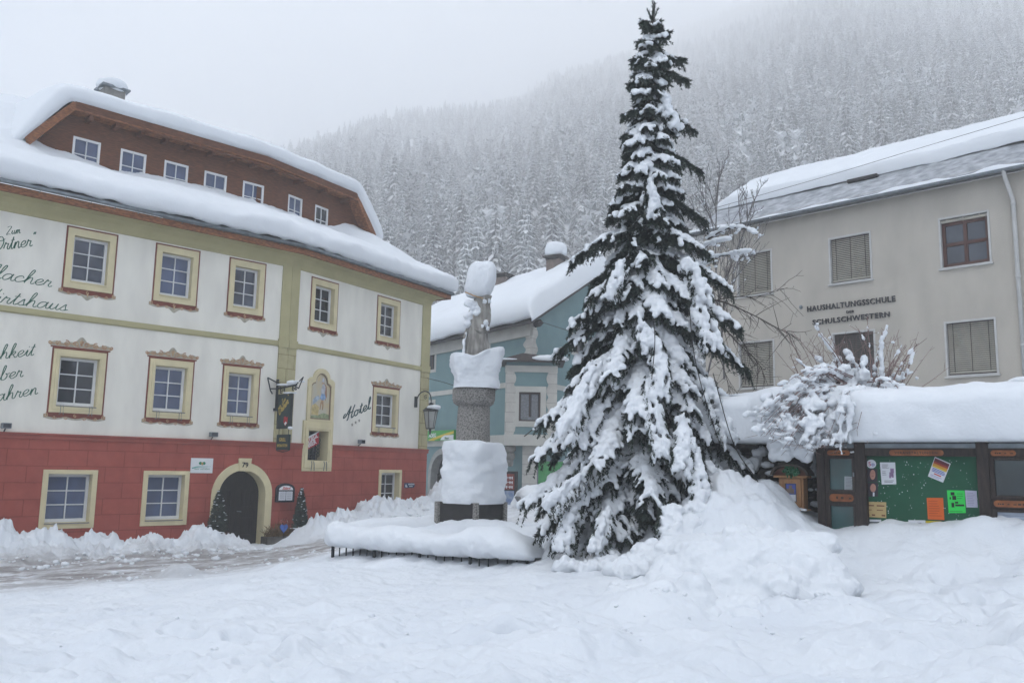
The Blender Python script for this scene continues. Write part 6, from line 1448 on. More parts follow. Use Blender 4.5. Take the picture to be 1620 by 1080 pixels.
# ------------------------------------------------------------------ notice boards in front of the wall
M['board_wood'] = mat('dark_brown_post', (.042, .030, .025), .6, .35, 5, .25, 30, c2=(.022, .016, .014), stretch=(6, 6, 1))
M['board_green'] = mat('pinned_green_board', (.018, .095, .052), .85, .15, 3)
M['board_glass'] = glass_mat('teal_board_glass', (.035, .10, .10), .05, .45)
M['plate'] = mat('orange_brown_plate', (.30, .105, .035), .5, .3, 8, c2=(.18, .06, .022))
M['paper'] = mat('white_paper', (.62, .64, .68), .6, .04, 8)
M['ink'] = mat('grey_ink', (.16, .16, .19), .7, .1, 20)
def fpx(fr, px, py, o=0): return fr.uz(px, py, o)
def build_boards():
    zb = .9; zt = WTOP-.02; O = .20
    bd = empty('notice_board', NB.p(0, 0, zb), 'dark timber notice board with green pin panel and glazed cases under the snowy coping', 'notice board')
    pu = {}
    for nm, px, w in (('a', 1300, .12), ('b', 1363, .15), ('c', 1557, .15), ('d', 1690, .14)): pu[nm] = (NB.uz(px, 760, O)[0], w)
    for nm, (u, w) in pu.items(): p = MB(); p.fbox(NB, u-w/2, u+w/2, O-.12, O+.06, zb-.6, zt+.0); p.build('post', M['board_wood'], bd, bevel=.008)
    h = MB(); ul, ur = pu['a'][0]-.10, pu['d'][0]+.1; h.fbox(NB, ul, ur, -.05, O+.16, zt, zt+.045); h.build('board_roof', M['board_wood'], bd)
    k = MB(); k.fbox(NB, ul+.05, ur-.05, O-.02, O+.03, zt-.085, zt-.02); k.build('metal_strip', M['zinc'], bd)
    hd = MB(); hd.fbox(NB, pu['a'][0], pu['d'][0], O-.10, O+.045, zt-.20, zt-.086); hd.build('header', M['board_wood'], bd)
    zg1 = zt-.20
    def plate(u0, u1, z0, z1, par, name='name_plate', text=None, hollow=False):
        r = (z1-z0)/2; pts = [(u1-r+r*cos(t), (z0+z1)/2+r*sin(t)) for t in np.linspace(-pi/2, pi/2, 8)]+[(u0+r+r*cos(t), (z0+z1)/2+r*sin(t)) for t in np.linspace(pi/2, 1.5*pi, 8)]
        p = MB(); p.fprism(NB, pts, O+.045, O+.062); P = p.build(name, M['plate'], par)
        if text: letters(text, NB, (u0+u1)/2, z0+(z1-z0)*.28, (z1-z0)*.62, M['board_wood'], P, bold=.02, o=O+.0625, extr=.002, spacing=1.25)
        else:
            m = MB(); q = random.Random(int(u0*1000)); x = u0+.05
            while x < u1-.06:
                l = .02+.035*q.random()
                if q.random() < .8: m.fbox(NB, x, x+l*.7, O+.062, O+.0635, z0+(z1-z0)*.34, z0+(z1-z0)*(.5+.16*q.random()))
                x += l
            m.build('worn_lettering', M['board_wood'], P)
    # left case, two glazed doors
    a, b_ = pu['a'][0]+.06, pu['b'][0]-.075
    zm0, zm1 = NB.uz(1332, 794, O)[1], NB.uz(1332, 780, O)[1]
    def case(u0, u1, z0, z1, m, back=None):
        f = MB(); f.fring(NB, rect(u0, u1, z0, z1), rect(u0+.06, u1-.05, z0+.045, z1-.045), O-.06, O+.035); F_ = f.build('glazed_door', M['board_wood'], bd, bevel=.005)
        g = MB(); g.fquad(NB, u0+.05, u1-.04, z0+.03, z1-.03, O-.02); g.build('pane', m, F_)
        g = MB(); g.fbox(NB, u1-.035, u1-.015, O+.035, O+.05, (z0+z1)/2-.03, (z0+z1)/2+.03); g.build('lock', M['zinc'], F_)
    case(a, b_, zm1+.01, zg1-.002, M['board_glass']); case(a, b_, zb-.3, zm0-.012, M['board_glass'])
    rl = MB(); rl.fbox(NB, a, b_, O-.06, O+.042, zm0-.01, zm1+.008); rl.build('rail', M['board_wood'], bd)
    plate(a+.05, b_-.06, NB.uz(1326, 720, O)[1], NB.uz(1326, 712, O)[1], bd); plate(a+.06, b_-.03, zm0+.012, zm1-.010, bd)
    # green pin panel
    g = MB(); g.fbox(NB, pu['b'][0]+.07, pu['c'][0]-.07, O-.09, O-.06, zb-.3, zg1+.01); gp = g.build('pin_panel', M['board_green'], bd)
    s = MB(); q = np.random.default_rng(4)
    for i in range(150):
        u = pu['b'][0]+.1+(pu['c'][0]-pu['b'][0]-.2)*q.random(); z = 1.55+(zg1-1.6)*q.random(); r = .003+.005*q.random()**3; s.add([NB.p(u+r*cos(t), O-.0595, z+r*sin(t)*1.2) for t in np.linspace(0, 2*pi, 5, endpoint=False)], [(0, 1, 2, 3, 4)])
    s.build('snow_specks', M['paper'], gp)
    plate(NB.uz(1408, 715, O)[0], NB.uz(1494, 716, O)[0], NB.uz(1450, 720.5, O)[1], NB.uz(1450, 711.5, O)[1], bd, text='VERANSTALTUNGEN')
    # right case
    a, b_ = pu['c'][0]+.075, pu['d'][0]-.07; zq0, zq1 = NB.uz(1590, 803, O)[1], NB.uz(1590, 790, O)[1]
    case(a, b_, zq1+.01, zg1-.002, glass_mat('dark_board_glass', (.04, .06, .065), .04, .6)); case(a, b_, zb-.3, zq0-.012, M['board_glass'])
    rl = MB(); rl.fbox(NB, a, b_, O-.06, O+.042, zq0-.01, zq1+.008); rl.build('rail', M['board_wood'], bd)
    plate(a+.03, a+.33, NB.uz(1600, 721, O)[1], NB.uz(1600, 712, O)[1], bd); plate(a+.03, b_-.05, zq0+.012, zq1-.010, bd)
    # papers: each one a sheet of its own
    def sheet(name, corners, m, label, o=O-.056, cat='notice'):
        c = [NB.uz(x, y, o) for x, y in corners]; b = MB()
        b.add([NB.p(u, o+(.004 if i < 2 else 0), z) for i, (u, z) in enumerate(c)]+[NB.p(u, o-.003, z) for u, z in c], [(0, 1, 2, 3), (7, 6, 5, 4), (0, 4, 5, 1), (1, 5, 6, 2), (2, 6, 7, 3), (3, 7, 4, 0)], list(c)*2)
        s = b.build(name, m, None, loc=NB.p(c[0][0], o, c[0][1])); tag(s, label, cat, 'papers on the notice boards')
        c = np.array(c)
        def f(x, y): return tuple((c[0]*(1-x)+c[1]*x)*(1-y)+(c[3]*(1-x)+c[2]*x)*y)      # x right, y up; corners: bl br tr tl
        return s, f, o+.0055
    def marks(par, f, o, rects, m, name='printed_marks'):
        b = MB()
        for x0, y0, x1, y1 in rects: b.add([NB.p(*(lambda p: (p[0], o, p[1]))(f(x, y))) for x, y in ((x0, y0), (x1, y0), (x1, y1), (x0, y1))], [(0, 1, 2, 3)])
        b.build(name, m, par)
    def lines(n, x0, x1, y0, y1, seed=1, fill=.5):
        q = random.Random(seed); out = []
        for i in range(n): y = y1-(y1-y0)*(i+.5)/n; out.append((x0+.0*q.random(), y-(y1-y0)/n*fill/2, x0+(x1-x0)*(.65+.35*q.random()), y+(y1-y0)/n*fill/2))
        return out
    col = lambda nm, c: mat(nm, c, .6, .06, 9)
    s, f, o = sheet('poster', [(1395, 766), (1418, 765.5), (1416, 731), (1392, 731)], M['paper'], 'white sheet with a purple sketch pinned near the top of the green panel')
    marks(s, f, o, lines(4, .12, .6, .72, .92, 3, .35)+lines(3, .1, .45, .4, .62, 4, .3)+lines(2, .2, .85, .06, .2, 8, .4), M['ink']); marks(s, f, o+.001, [(.58, .35, .82, .55), (.66, .5, .9, .72), (.55, .28, .7, .42), (.74, .3, .86, .48)], col('purple_sketch', (.30, .20, .33)))
    s, f, o = sheet('poster', [(1468, 753), (1492, 763), (1504, 733), (1479, 722)], M['paper'], 'tilted poster with a dark red and yellow sunset band and blue print')
    for y0, y1, c in ((.80, .95, (.12, .03, .04)), (.70, .80, (.30, .05, .03)), (.60, .70, (.52, .25, .03)), (.52, .60, (.58, .42, .06))): marks(s, f, o, [(.04, y0, .96, y1)], col('poster_band', c), 'colour_band')
    marks(s, f, o, lines(3, .1, .95, .30, .50, 5, .55), col('blue_print', (.10, .14, .42)), 'blue_print'); marks(s, f, o, lines(1, .3, .8, .2, .27, 5, .8), col('red_print', (.50, .06, .06)), 'red_print'); marks(s, f, o, lines(2, .12, .9, .05, .17, 6, .4), col('violet_print', (.3, .28, .5)), 'violet_print')
    s, f, o = sheet('poster', [(1468, 821), (1494, 822), (1492, 787), (1466, 787)], col('orange_paper', (.62, .12, .02)), 'plain orange sheet low on the green panel'); marks(s, f, o, lines(7, .1, .9, .12, .9, 7, .22), col('brown_print', (.36, .06, .015)))
    s, f, o = sheet('poster', [(1501, 811), (1528, 811), (1526, 775.5), (1498, 775)], col('bright_green_paper', (.03, .62, .09)), 'bright green flyer with black pictures near the right post'); marks(s, f, o, [(.2, .78, .42, .92), (.28, .58, .5, .76), (.12, .6, .2, .7), (.2, .25, .36, .45), (.42, .3, .94, .38), (.42, .42, .6, .5)]+lines(3, .55, .95, .60, .9, 3, .18)+lines(1, .06, .96, .04, .1, 3, .3), M['black'])
    s, f, o = sheet('poster', [(1529, 802), (1547, 802.5), (1545, 776), (1526.5, 775)], col('lilac_paper', (.46, .46, .58)), 'pale lilac sheet tucked beside the bright green flyer', o=O-.0585); marks(s, f, o, lines(8, .15, .85, .1, .9, 9, .4), col('lilac_print', (.32, .31, .44)))
    s, f, o = sheet('poster', [(1370, 817), (1402, 819), (1402, 794), (1369, 793)], col('tan_paper', (.46, .34, .16)), 'tan sheet with two columns of brown writing low by the left post'); marks(s, f, o, [(.06, .72, .42, .8), (.55, .72, .92, .8), (.06, .45, .3, .5), (.55, .45, .85, .5), (.3, .1, .46, .2), (.78, .1, .96, .2), (.06, .12, .22, .16)], col('brown_writing', (.16, .06, .03)))
    s, f, o = sheet('poster', [(1371, 843), (1394, 844), (1394, 821.5), (1370, 821)], M['paper'], 'white bordered sheet with a dark picture just above the snow'); marks(s, f, o, [(.12, .35, .88, .85)], col('dark_picture', (.10, .12, .13)), 'dark_picture')
    s, f, o = sheet('poster', [(1438, 850), (1464, 850), (1464, 822.5), (1437, 822)], M['paper'], 'white sheet half covered by snow below the orange one'); marks(s, f, o, lines(4, .1, .9, .4, .9, 2, .25), M['ink'])
    s, f, o = sheet('poster', [(1464.5, 850), (1490, 850), (1489, 824), (1464.5, 823)], col('yellow_paper', (.52, .42, .03)), 'yellow sheet half covered by snow below the orange one'); marks(s, f, o, lines(3, .1, .9, .5, .9, 2, .2), col('ochre_print', (.34, .24, .02)))
    s, f, o = sheet('poster', [(1336, 776), (1352, 776.5), (1352, 754), (1336, 753)], col('grey_paper', (.42, .46, .47)), 'grey printed sheet behind the glass of the upper left case', o=O-.014); marks(s, f, o, lines(9, .12, .9, .08, .95, 2, .35), M['ink'])
    s, f, o = sheet('poster', [(1570, 850), (1650, 853), (1650, 812), (1569, 807)], col('pale_blue_paper', (.46, .52, .62)), 'wide pale blue sheet in the lower right case', o=O-.014); marks(s, f, o, lines(7, .03, .97, .1, .9, 2, .3), col('blue_grey_print', (.32, .37, .47)))
    # birthday disc and two portrait photographs
    u, z = NB.uz(1378.5, 733.5, O-.055); b = MB(); b.fprism(NB, [(u+.067*cos(t), z+.064*sin(t)) for t in np.linspace(0, 2*pi, 28, endpoint=False)], O-.058, O-.052); d_ = b.build('paper_disc', M['paper'], None, loc=NB.p(u, O-.055, z)); tag(d_, 'round white disc with the number 50 pinned above two portraits', 'notice', 'papers on the notice boards')
    letters('5', NB, u-.022, z-.03, .085, col('red_number', (.40, .05, .12)), d_, 'number', bold=.015, o=O-.0515, extr=.001); letters('o', NB, u+.024, z-.03, .085, col('blue_number', (.06, .07, .32)), d_, 'number', bold=.015, o=O-.0515, extr=.001)
    for (x0, y0, x1, y1), lab in (((1370, 741, 1388, 762), 'upper portrait photograph of a person on a dark ground'), ((1370, 763, 1389, 785), 'lower portrait photograph of a person in a dark jacket with a light tie')):
        s, f, o = sheet('portrait_photo', [(x0, y1), (x1, y1), (x1, y0), (x0, y0)], col('dark_photo', (.035, .03, .04)), lab, cat='photograph')
        b = MB(); b.add([NB.p(*(lambda p: (p[0], o, p[1]))(f(.6+.24*cos(t), (.55 if y0 < 750 else .62)+(.38 if y0 < 750 else .30)*sin(t)))) for t in np.linspace(0, 2*pi, 20, endpoint=False)], [tuple(range(20))]); b.build('face', col('photo_skin', (.42, .22, .17)), s)
        if y0 > 750: marks(s, f, o+.0005, [(.58, .02, .72, .30)], M['paper'], 'tie')
        else: marks(s, f, o+.0007, [(.52, .42, .7, .46), (.5, .64, .57, .67), (.66, .64, .73, .67)], col('photo_shadow', (.22, .11, .09)), 'features')
build_boards()
def build_shrine():
    O = .18; uc, z1 = NB.uz(1252, 737, O); u0, z0 = NB.uz(1233, 803, O); u1, _ = NB.uz(1272, 803, O); zc = NB.uz(1252, 755, O)[1]
    W = M['pine'] = mat('light_pine', (.36, .19, .085), .6, .25, 5, .2, 30, c2=(.27, .135, .06), stretch=(5, 5, 1))
    s = MB(); s.fbox(NB, u0, u1, O-.22, O, z0, zc); sh = s.build('display_case', W, None, loc=NB.p(u0, O-.2, z0), bevel=.01); tag(sh, 'small wooden display case with arched roof hung on the stone wall', 'display case')
    f = MB(); f.fring(NB, rect(u0+.03, u1-.03, z0+.03, zc-.02), rect(u0+.10, u1-.10, z0+.10, zc-.09), O, O+.03); f.build('glazed_door', W, sh, bevel=.006)
    g = MB(); g.fquad(NB, u0+.09, u1-.09, z0+.09, zc-.08, O+.002); g.build('pane', glass_mat('case_backing', (.06, .07, .10), .15), sh)
    zmid = z0+(zc-z0)*.46
    p = MB(); p.fbox(NB, u0+.12, u1-.12, O+.003, O+.006, zmid, zc-.10); bp = p.build('blue_picture', mat('blue_picture', (.08, .11, .42), .4, .3, 6), sh)
    p = MB(); uu = (u0+u1)/2; p.fbox(NB, uu-.07, uu+.05, O+.006, O+.008, zmid+.01, zc-.17); p.fbox(NB, uu-.03, uu+.02, O+.006, O+.0085, zmid+.05, zc-.12); p.build('brown_tower', mat('brown_tower', (.22, .16, .13), .6, .3, 20), bp)
    p = MB(); p.fbox(NB, u0+.12, u1-.12, O+.003, O+.007, z0+.11, zmid-.005); wp = p.build('white_text_sheet', M['paper'], sh)
    p = MB()
    for k in range(4): p.fbox(NB, u0+.17, u1-.18-.02*(k % 2), O+.007, O+.0085, z0+.15+k*.045, z0+.157+k*.045)
    p.build('printed_marks', M['ink'], wp)
    r = (u1-u0)/2+.07; n = 22; up_ = [(uu+r*cos(pi-pi*k/n), zc+.03+(z1-zc-.03)*sin(pi*k/n)) for k in range(n+1)]
    p = MB(); p.fprism(NB, up_[::-1], O-.2, O-.01); p.build('tympanum', mat('red_brown_tympanum', (.13, .045, .03), .6, .3, 6), sh)
    dn = [(uu+(r+.035)*cos(pi-pi*k/n), zc+.03+(z1-zc-.0)*sin(pi*k/n)) for k in range(n+1)]
    p = MB(); V = [NB.p(u, o, z) for o in (O+.09, O-.24) for L_ in (up_, dn) for u, z in L_]; m = n+1; Fc = []
    for i in range(n): Fc += [(i, i+1, m+i+1, m+i), (2*m+i+1, 2*m+i, 3*m+i, 3*m+i+1), (m+i, m+i+1, 3*m+i+1, 3*m+i), (i+1, i, 2*m+i, 2*m+i+1)]
    p.add(V, Fc); p.build('arched_roof', mat('dark_arched_roof', (.06, .045, .035), .6, .3, 6), sh)
    p = MB(); p.fbox(NB, u0-.07, u1+.07, O-.2, O+.05, zc-.005, zc+.03); p.fbox(NB, u0-.03, u1+.05, O-.2, O+.08, z0-.03, z0-.003); p.build('cornice', W, sh, bevel=.008)
    p = MB(); q = random.Random(2)
    for k in range(90): a = q.random()*6.28; rr = .10*q.random()**.5; x = NB.p(uu+.02+rr*1.2*cos(a), O+.02+.04*q.random(), zc+.10+rr*sin(a)); p.lump(x, (.02, .012, .02), .2, 9, 2, k, res=5)
    p.build('green_wreath', mat('wreath_green', (.02, .12, .05), .7, .4, 20), sh)
    p = MB(); p.lump(NB.p(u1+.02, O+.08, z0-.01), (.05, .05, .022), .2, 6, 2.2, 2, res=10); p.lump(NB.p(u1-.08, O+.085, z0+.0), (.09, .03, .014), .2, 6, 2.2, 4, res=10); p.build('snow_patch', M['snow_tree'], sh, smooth=True)
    # column of snow that has slid off the coping onto the case
    bl = []; q = np.random.default_rng(6)
    for k in range(170):
        t = q.random(); z = z1+.13+(WTOP+.35-z1)*t; w_ = .29+.03*sin(t*7); uu_ = uu+(q.random()-.5)*2*w_; bl.append((np.array(NB.p(uu_, .16+.16*q.random()*(1-.3*t)-.25*(1-t)*0-.06*abs(uu_-uu)/w_, z)), np.eye(3)*np.array([.085, .085, .10])*(.7+.5*q.random())))
    fuse('snow_slide', bl, .03, M['snow_tree'], None, loc=NB.p(uu, .1, z1), noise=.012)
    o = bpy.data.objects['snow_slide']; tag(o, kind='stuff', label='snow hanging from the coping down to the arched display case', cat='snow')
build_shrine()
def build_post():
    p = at(1613, 622, 14.5); b = MB(); F_ = Fr(p, -35); b.fbox(F_, -.07, .45, -.5, 0, p[2]-1.2, p[2]+.10); o = b.build('terrace_pier', mat('brown_pier', (.16, .09, .06), .8, .3, 6), None, loc=(p[0], p[1], p[2]-1.0), bevel=.01); tag(o, 'brown pier with a snow cap at the right end of the terrace', 'pier')
    b = MB(); b.lump((*F_.p(.19, -.25, 0)[:2], p[2]+.17), (.36, .36, .13), .12, 2, 2.8, 3); b.lump((*F_.p(.25, -.1, 0)[:2], p[2]-.08), (.33, .3, .26), .15, 2, 2.6, 5); b.build('snow_cap', M['snow_tree'], o, smooth=True)
build_post()

# ------------------------------------------------------------------ things on the hotel front
def build_hotel_things():
    # hanging inn sign on a wrought bracket, standing out from the wall
    u0, zt = HA.uz(437, 610); o_ax = Fr(HA.p(u0, 0, 0), math.degrees(math.atan2(HA.n[1], HA.n[0])))   # u along the outward normal
    zb = HA.uz(434, 648)[1]; K = 1.26
    br = empty('hanging_sign', HA.p(u0, .05, zb), 'dark green hanging inn sign with gold script and red crest on a snowy iron bracket', 'sign')
    b = MB(); b.fbox(o_ax, .05, .11, -.03, .03, zb, zt+.12); b.tube([o_ax.p(.08, 0, zt+.14), o_ax.p(.08, 0, zt+.2)], .05, 6); b.fbox(o_ax, .0, .13, -.06, .06, zb-.04, zb+.05)
    b.tube([o_ax.p(.1, 0, zt-.10), o_ax.p(1.25, 0, zt-.04)], .028, 6); b.tube([o_ax.p(-.0, .0, zt+.06), o_ax.p(.45, 0, zt-.03), o_ax.p(.62, 0, zt-.06)], .02, 6)
    for s_, (x, z) in enumerate(((.28, -.26), (.55, -.24), (1.0, -.20), (1.18, -.2))): b.tube([o_ax.p(x, 0, zt-.07), o_ax.p(x, 0, zt+z)], .014, 5)
    for c, zz, r, st in ((.34, -.2, .10, 0), (.26, .0, .08, 2), (1.08, -.15, .08, 1), (1.22, -.14, .07, 3), (.5, -.12, .06, 4)):
        b.tube([o_ax.p(c+x_, 0, zt+zz+z_) for x_, z_ in spiral(0, 0, r, 1.4, st, 1, 18)], .012, 5)
    b.build('bracket', M['iron'], br)
    b = MB()
    for pts in ([(-.62, .22), (-.42, -.18), (-.30, -.28)], [(-.62, .22), (.05, .06)], [(-.42, -.12), (.05, -.10)]): b.tube([HA.p(u0+x*.62, .12, zt+z) for x, z in pts], .022, 5)
    for pts in ([(1.25, -.04), (1.70, .18)], [(1.70, .18), (1.45, -.16)], [(1.45, -.16), (1.2, -.06)]): b.tube([o_ax.p(x*.95, 0, zt+z) for x, z in pts], .018, 5)
    b.build('wrought_arms', M['iron'], br)
    b = MB(); b.lump(o_ax.p(.95, 0, zt+.05), (.16, .08, .07), .2, 5, 2.2, 3, res=12); b.lump(o_ax.p(.55, 0, zt+.0), (.28, .05, .035), .2, 5, 2.2, 4, res=12); b.lump(o_ax.p(1.35, 0, zt+.06), (.2, .05, .03), .2, 5, 2.2, 4, res=12); b.lump(o_ax.p(.85, 0, zt-.27), (.22, .06, .03), .2, 5, 2.2, 5, res=12); b.lump(o_ax.p(1.0, 0, zt-1.36), (.07, .06, .05), .2, 5, 2.2, 6, res=12); b.build('snow', M['snow_tree'], br, smooth=True)
    x0, x1 = .24, 1.02; z1, z0 = zt-.31, zt-1.36
    G = mat('dark_green_sign', (.012, .035, .035), .45, .2, 5); GE = M['gold']
    b = MB(); b.fbox(o_ax, x0, x1, -.03, .03, z0, z1); bd = b.build('sign_panel', G, br, bevel=.006)
    b = MB(); b.fring(o_ax, rect(x0-.02, x1+.02, z0-.02, z1+.02), rect(x0+.02, x1-.02, z0+.02, z1-.02), -.035, .037); b.build('panel_edge', M['iron'], bd)
    script('"Ortner"', o_ax, x0+.07, z0+.36, .125, .62, GE, bd, wd=.28, stretch=.95, o=.034, end=False); script('Zum', o_ax, x0+.25, z0+.72, .075, .62, GE, bd, wd=.25, o=.034, end=False)
    b = MB(); cx, cz = x0+.52, z0+.20; b.fprism(o_ax, [(cx-.11, cz+.15), (cx-.11, cz-.03), (cx, cz-.14), (cx+.11, cz-.03), (cx+.11, cz+.15), (cx+.04, cz+.11), (cx-.03, cz+.16)], .03, .038); cr = b.build('red_crest', mat('red_crest', (.45, .02, .03), .5, .2, 9), bd)
    b = MB(); b.fprism(o_ax, [(cx-.07, cz-.07), (cx, cz-.12), (cx+.09, cz-.05), (cx+.02, cz-.0)], .038, .041); b.build('pale_ribbon', M['white'], cr)
    y1, y0 = z0-.20, z0-.68
    b = MB(); b.fbox(o_ax, x0+.02, x1-.0, -.03, .03, y0, y1); lb = b.build('lower_panel', G, br, bevel=.006)
    b = MB(); b.tube([o_ax.p(x0+.1, 0, z0), o_ax.p(x0+.1, 0, y1)], .01, 5); b.tube([o_ax.p(x1-.1, 0, z0), o_ax.p(x1-.1, 0, y1)], .01, 5); b.tube([o_ax.p(x0, 0, y0-.01), o_ax.p((x0+x1)/2, 0, y0-.06), o_ax.p(x1, 0, y0-.01)], .014, 5); b.build('hanger', M['iron'], lb)
    letters('GRILL', o_ax, (x0+x1)/2, y0+.27, .155, GE, lb, bold=.02, o=.031, extr=.002); letters('SPEZIALITÄTEN', o_ax, (x0+x1)/2, y0+.10, .115, GE, lb, bold=.02, o=.031, extr=.002, sx=.78)
    # red enamel sign and lattice in the niche
    i0, i1, k0, k1 = NICHE
    lt = MB(); w_ = (i1-i0)*.62; a0 = i0+.03; L = MB()
    for z in np.linspace(k0+.1, k1-.1, 8): L.tube([HB.p(a0, -.13, z), HB.p(a0+w_, -.13, z)], .010, 5)
    for u in np.linspace(a0, a0+w_, 4): L.tube([HB.p(u, -.12, k0+.02), HB.p(u, -.12, k1-.05)], .014, 5)
    for z in np.linspace(k0+.2, k1-.3, 5):
        for s_ in (-1, 1): L.tube([HB.p(a0+w_+.02+x_, -.10, z+z_*s_) for x_, z_ in spiral(0, 0, .09, 1.3, 0, 1, 14)], .010, 5)
    lat = L.build('iron_lattice', M['iron'], None, loc=HB.p(a0, -.3, k0)); tag(lat, 'wrought iron lattice with curls standing in the yellow niche', 'grille')
    b = MB(); b.fquad(HB, a0, a0+w_, k0+.02, k1-.03, -.16); b.build('dark_glass', M['glass_dark'], lat)
    hz = k0+(k1-k0)*.40; H_ = (k1-hz)*.92; sl = .42
    def para(x0, x1, t0, t1, o): o = o+.17; return [HB.p(a0+w_*x, o, hz+H_*t+sl*w_*(x-.5)) for x, t in ((x0, t0), (x1, t0), (x1, t1), (x0, t1))]
    b = MB(); b.add(para(.02, 1.02, .08, .80, -.24)+para(.02, 1.02, .08, .80, -.26), [(0, 1, 2, 3), (7, 6, 5, 4), (0, 4, 5, 1), (1, 5, 6, 2), (2, 6, 7, 3), (3, 7, 4, 0)]); rs = b.build('enamel_sign', mat('red_enamel', (.42, .025, .04), .35, .15, 8), None, loc=HB.p(a0, -.25, hz)); tag(rs, 'slanted red enamel beer sign with white lettering in front of the lattice', 'sign')
    b = MB(); b.add(para(.02, 1.02, .80, .87, -.239), [(0, 1, 2, 3)]); b.build('white_stripe', M['white'], rs)
    an = math.atan(sl); um_ = a0+w_*.52
    for s_, t in (('STIEGL', .53), ('BIER', .19)): letters(s_, HB, um_+.0, hz+H_*t, .21 if len(s_) > 4 else .25, M['white'], rs, ang=an, bold=.02, o=-.068, extr=.002, sx=.85)
    # wall lantern at the corner
    u, z = HB.uz(657, 632); N2 = Fr(HB.p(u, 0, 0), math.degrees(math.atan2(HB.n[1], HB.n[0])))
    ln = empty('wall_lantern', HB.p(u, .02, z-.9), 'black wall lantern on a curved iron arm at the hotel corner', 'lantern')
    b = MB(); b.fbox(N2, .0, .07, -.06, .06, z-.30, z+.12); arm = catmull([(.05, z-.05), (.18, z+.2), (.42, z+.32), (.66, z+.24), (.76, z+.0), (.76, z-.22)], 6); b.tube([N2.p(x, 0, zz) for x, zz in arm], .024, 6)
    b.tube([N2.p(.50+x_, 0, z+.08+z_) for x_, z_ in spiral(0, 0, .09, 1.3, 1, 1, 14)], .012, 5); b.build('arm', M['iron'], ln)
    c = np.array(N2.p(.76, 0, z-.35)); cz = c[2]
    def pyr(r0, z0_, r1, z1_, n=6): return [(c[0]+r*cos(2*pi*k/n+.3), c[1]+r*sin(2*pi*k/n+.3), zz) for r, zz in ((r0, z0_), (r1, z1_)) for k in range(n)]
    b = MB(); V = pyr(.33, cz-.10, .07, cz+.12); b.add(V, [(k, (k+1) % 6, 6+(k+1) % 6, 6+k) for k in range(6)]+[tuple(range(6, 12)), tuple(range(5, -1, -1))]); b.tube([(c[0], c[1], cz+.10), (c[0], c[1], cz+.22)], .05, 6); b.build('lantern_hood', M['iron'], ln)
    b = MB(); V = pyr(.16, cz-.78, .27, cz-.11); b.add(V, [(k, (k+1) % 6, 6+(k+1) % 6, 6+k) for k in range(6)]); b.build('lantern_glass', glass_mat('frosted_lantern_glass', (.32, .33, .31), .25, .3), ln)
    b = MB()
    for k in range(6): b.tube([V[k], V[6+k]], .014, 4)
    for r, zz in ((.17, cz-.78), (.28, cz-.11)): b.tube([(c[0]+r*cos(2*pi*k/6+.3), c[1]+r*sin(2*pi*k/6+.3), zz) for k in range(7)], .018, 4)
    b.tube([(c[0], c[1], cz-.80), (c[0], c[1], cz-1.02)], [.06, .02], 6); b.build('lantern_frame', M['iron'], ln)
    b = MB(); b.lump((c[0]+.1, c[1]-.05, cz+.03), (.26, .24, .10), .15, 4, 2.2, 4, res=12); b.build('snow', M['snow_tree'], ln, smooth=True)
    # white plaque, menu box, blue arrow sign
    a = [HA.uz(301, 724), HA.uz(334, 748)]; b = MB(); b.fbox(HA, a[0][0], a[1][0], .05, .085, a[1][1], a[0][1]); p = b.build('wall_plaque', M['white'], None, loc=HA.p(a[0][0], .05, a[1][1]), bevel=.004); tag(p, 'white plaque with a green two-leaf emblem left of the arched door', 'sign')
    w_, h_ = a[1][0]-a[0][0], a[0][1]-a[1][1]; cx, cz = a[0][0]+w_*.5, a[1][1]
    GG = mat('emblem_green', (.02, .22, .12), .5, .1, 9); b = MB()
    for s_ in (-1, 1): b.fprism(HA, [(cx+s_*(.055+.05*cos(t)), cz+h_*.66+.045*sin(t)) for t in np.linspace(0, 2*pi, 12, endpoint=False)][::s_], .085, .089)
    b.build('leaf_emblem', GG, p)
    b = MB(); b.fprism(HA, [(cx-.028, cz+h_*.72), (cx-.03, cz+h_*.6), (cx, cz+h_*.5), (cx+.03, cz+h_*.6), (cx+.028, cz+h_*.72)][::-1], .089, .092); b.build('heart', mat('emblem_ochre', (.5, .32, .1), .5), p)
    b = MB(); flat_line(b, HA, [(cx-w_*.45, cz+h_*.32), (cx-w_*.2, cz+h_*.42), (cx+w_*.1, cz+h_*.43), (cx+w_*.4, cz+h_*.45)], [.03, .025, .014, .006], .089); b.build('swoosh', mat('emblem_teal', (.03, .36, .30), .5), p)
    letters('natur und leben', HA, cx, cz+h_*.24, .075, GG, p, o=.086, extr=.001, shear=.3)
    a = [HA.uz(435, 768), HA.uz(461, 793)]; u0_, u1_, z0_, z1_ = a[0][0], a[1][0], a[1][1], a[0][1]; uc = (u0_+u1_)/2
    top = [(u0_, z1_-.1)]+[(uc+(u1_-u0_)/2*cos(pi-pi*k/12), z1_-.1+.17*sin(pi*k/12)) for k in range(1, 12)]+[(u1_, z1_-.1)]
    b = MB(); b.fprism(HA, ([(u0_, z0_)]+top+[(u1_, z0_)])[::-1], .05, .16); m = b.build('menu_case', mat('black_blue_case', (.012, .018, .03), .4, .2, 8), None, loc=HA.p(u0_, .05, z0_), bevel=.008); tag(m, 'dark arched menu case with red lettering beside the door', 'menu case')
    b = MB(); b.fprism(HA, ([(u0_+.06, z1_-.13)]+[(uc+((u1_-u0_)/2-.06)*cos(pi-pi*k/12), z1_-.12+.13*sin(pi*k/12)) for k in range(1, 12)]+[(u1_-.06, z1_-.13)])[::-1], .16, .165); hd = b.build('case_header', M['white'], m)
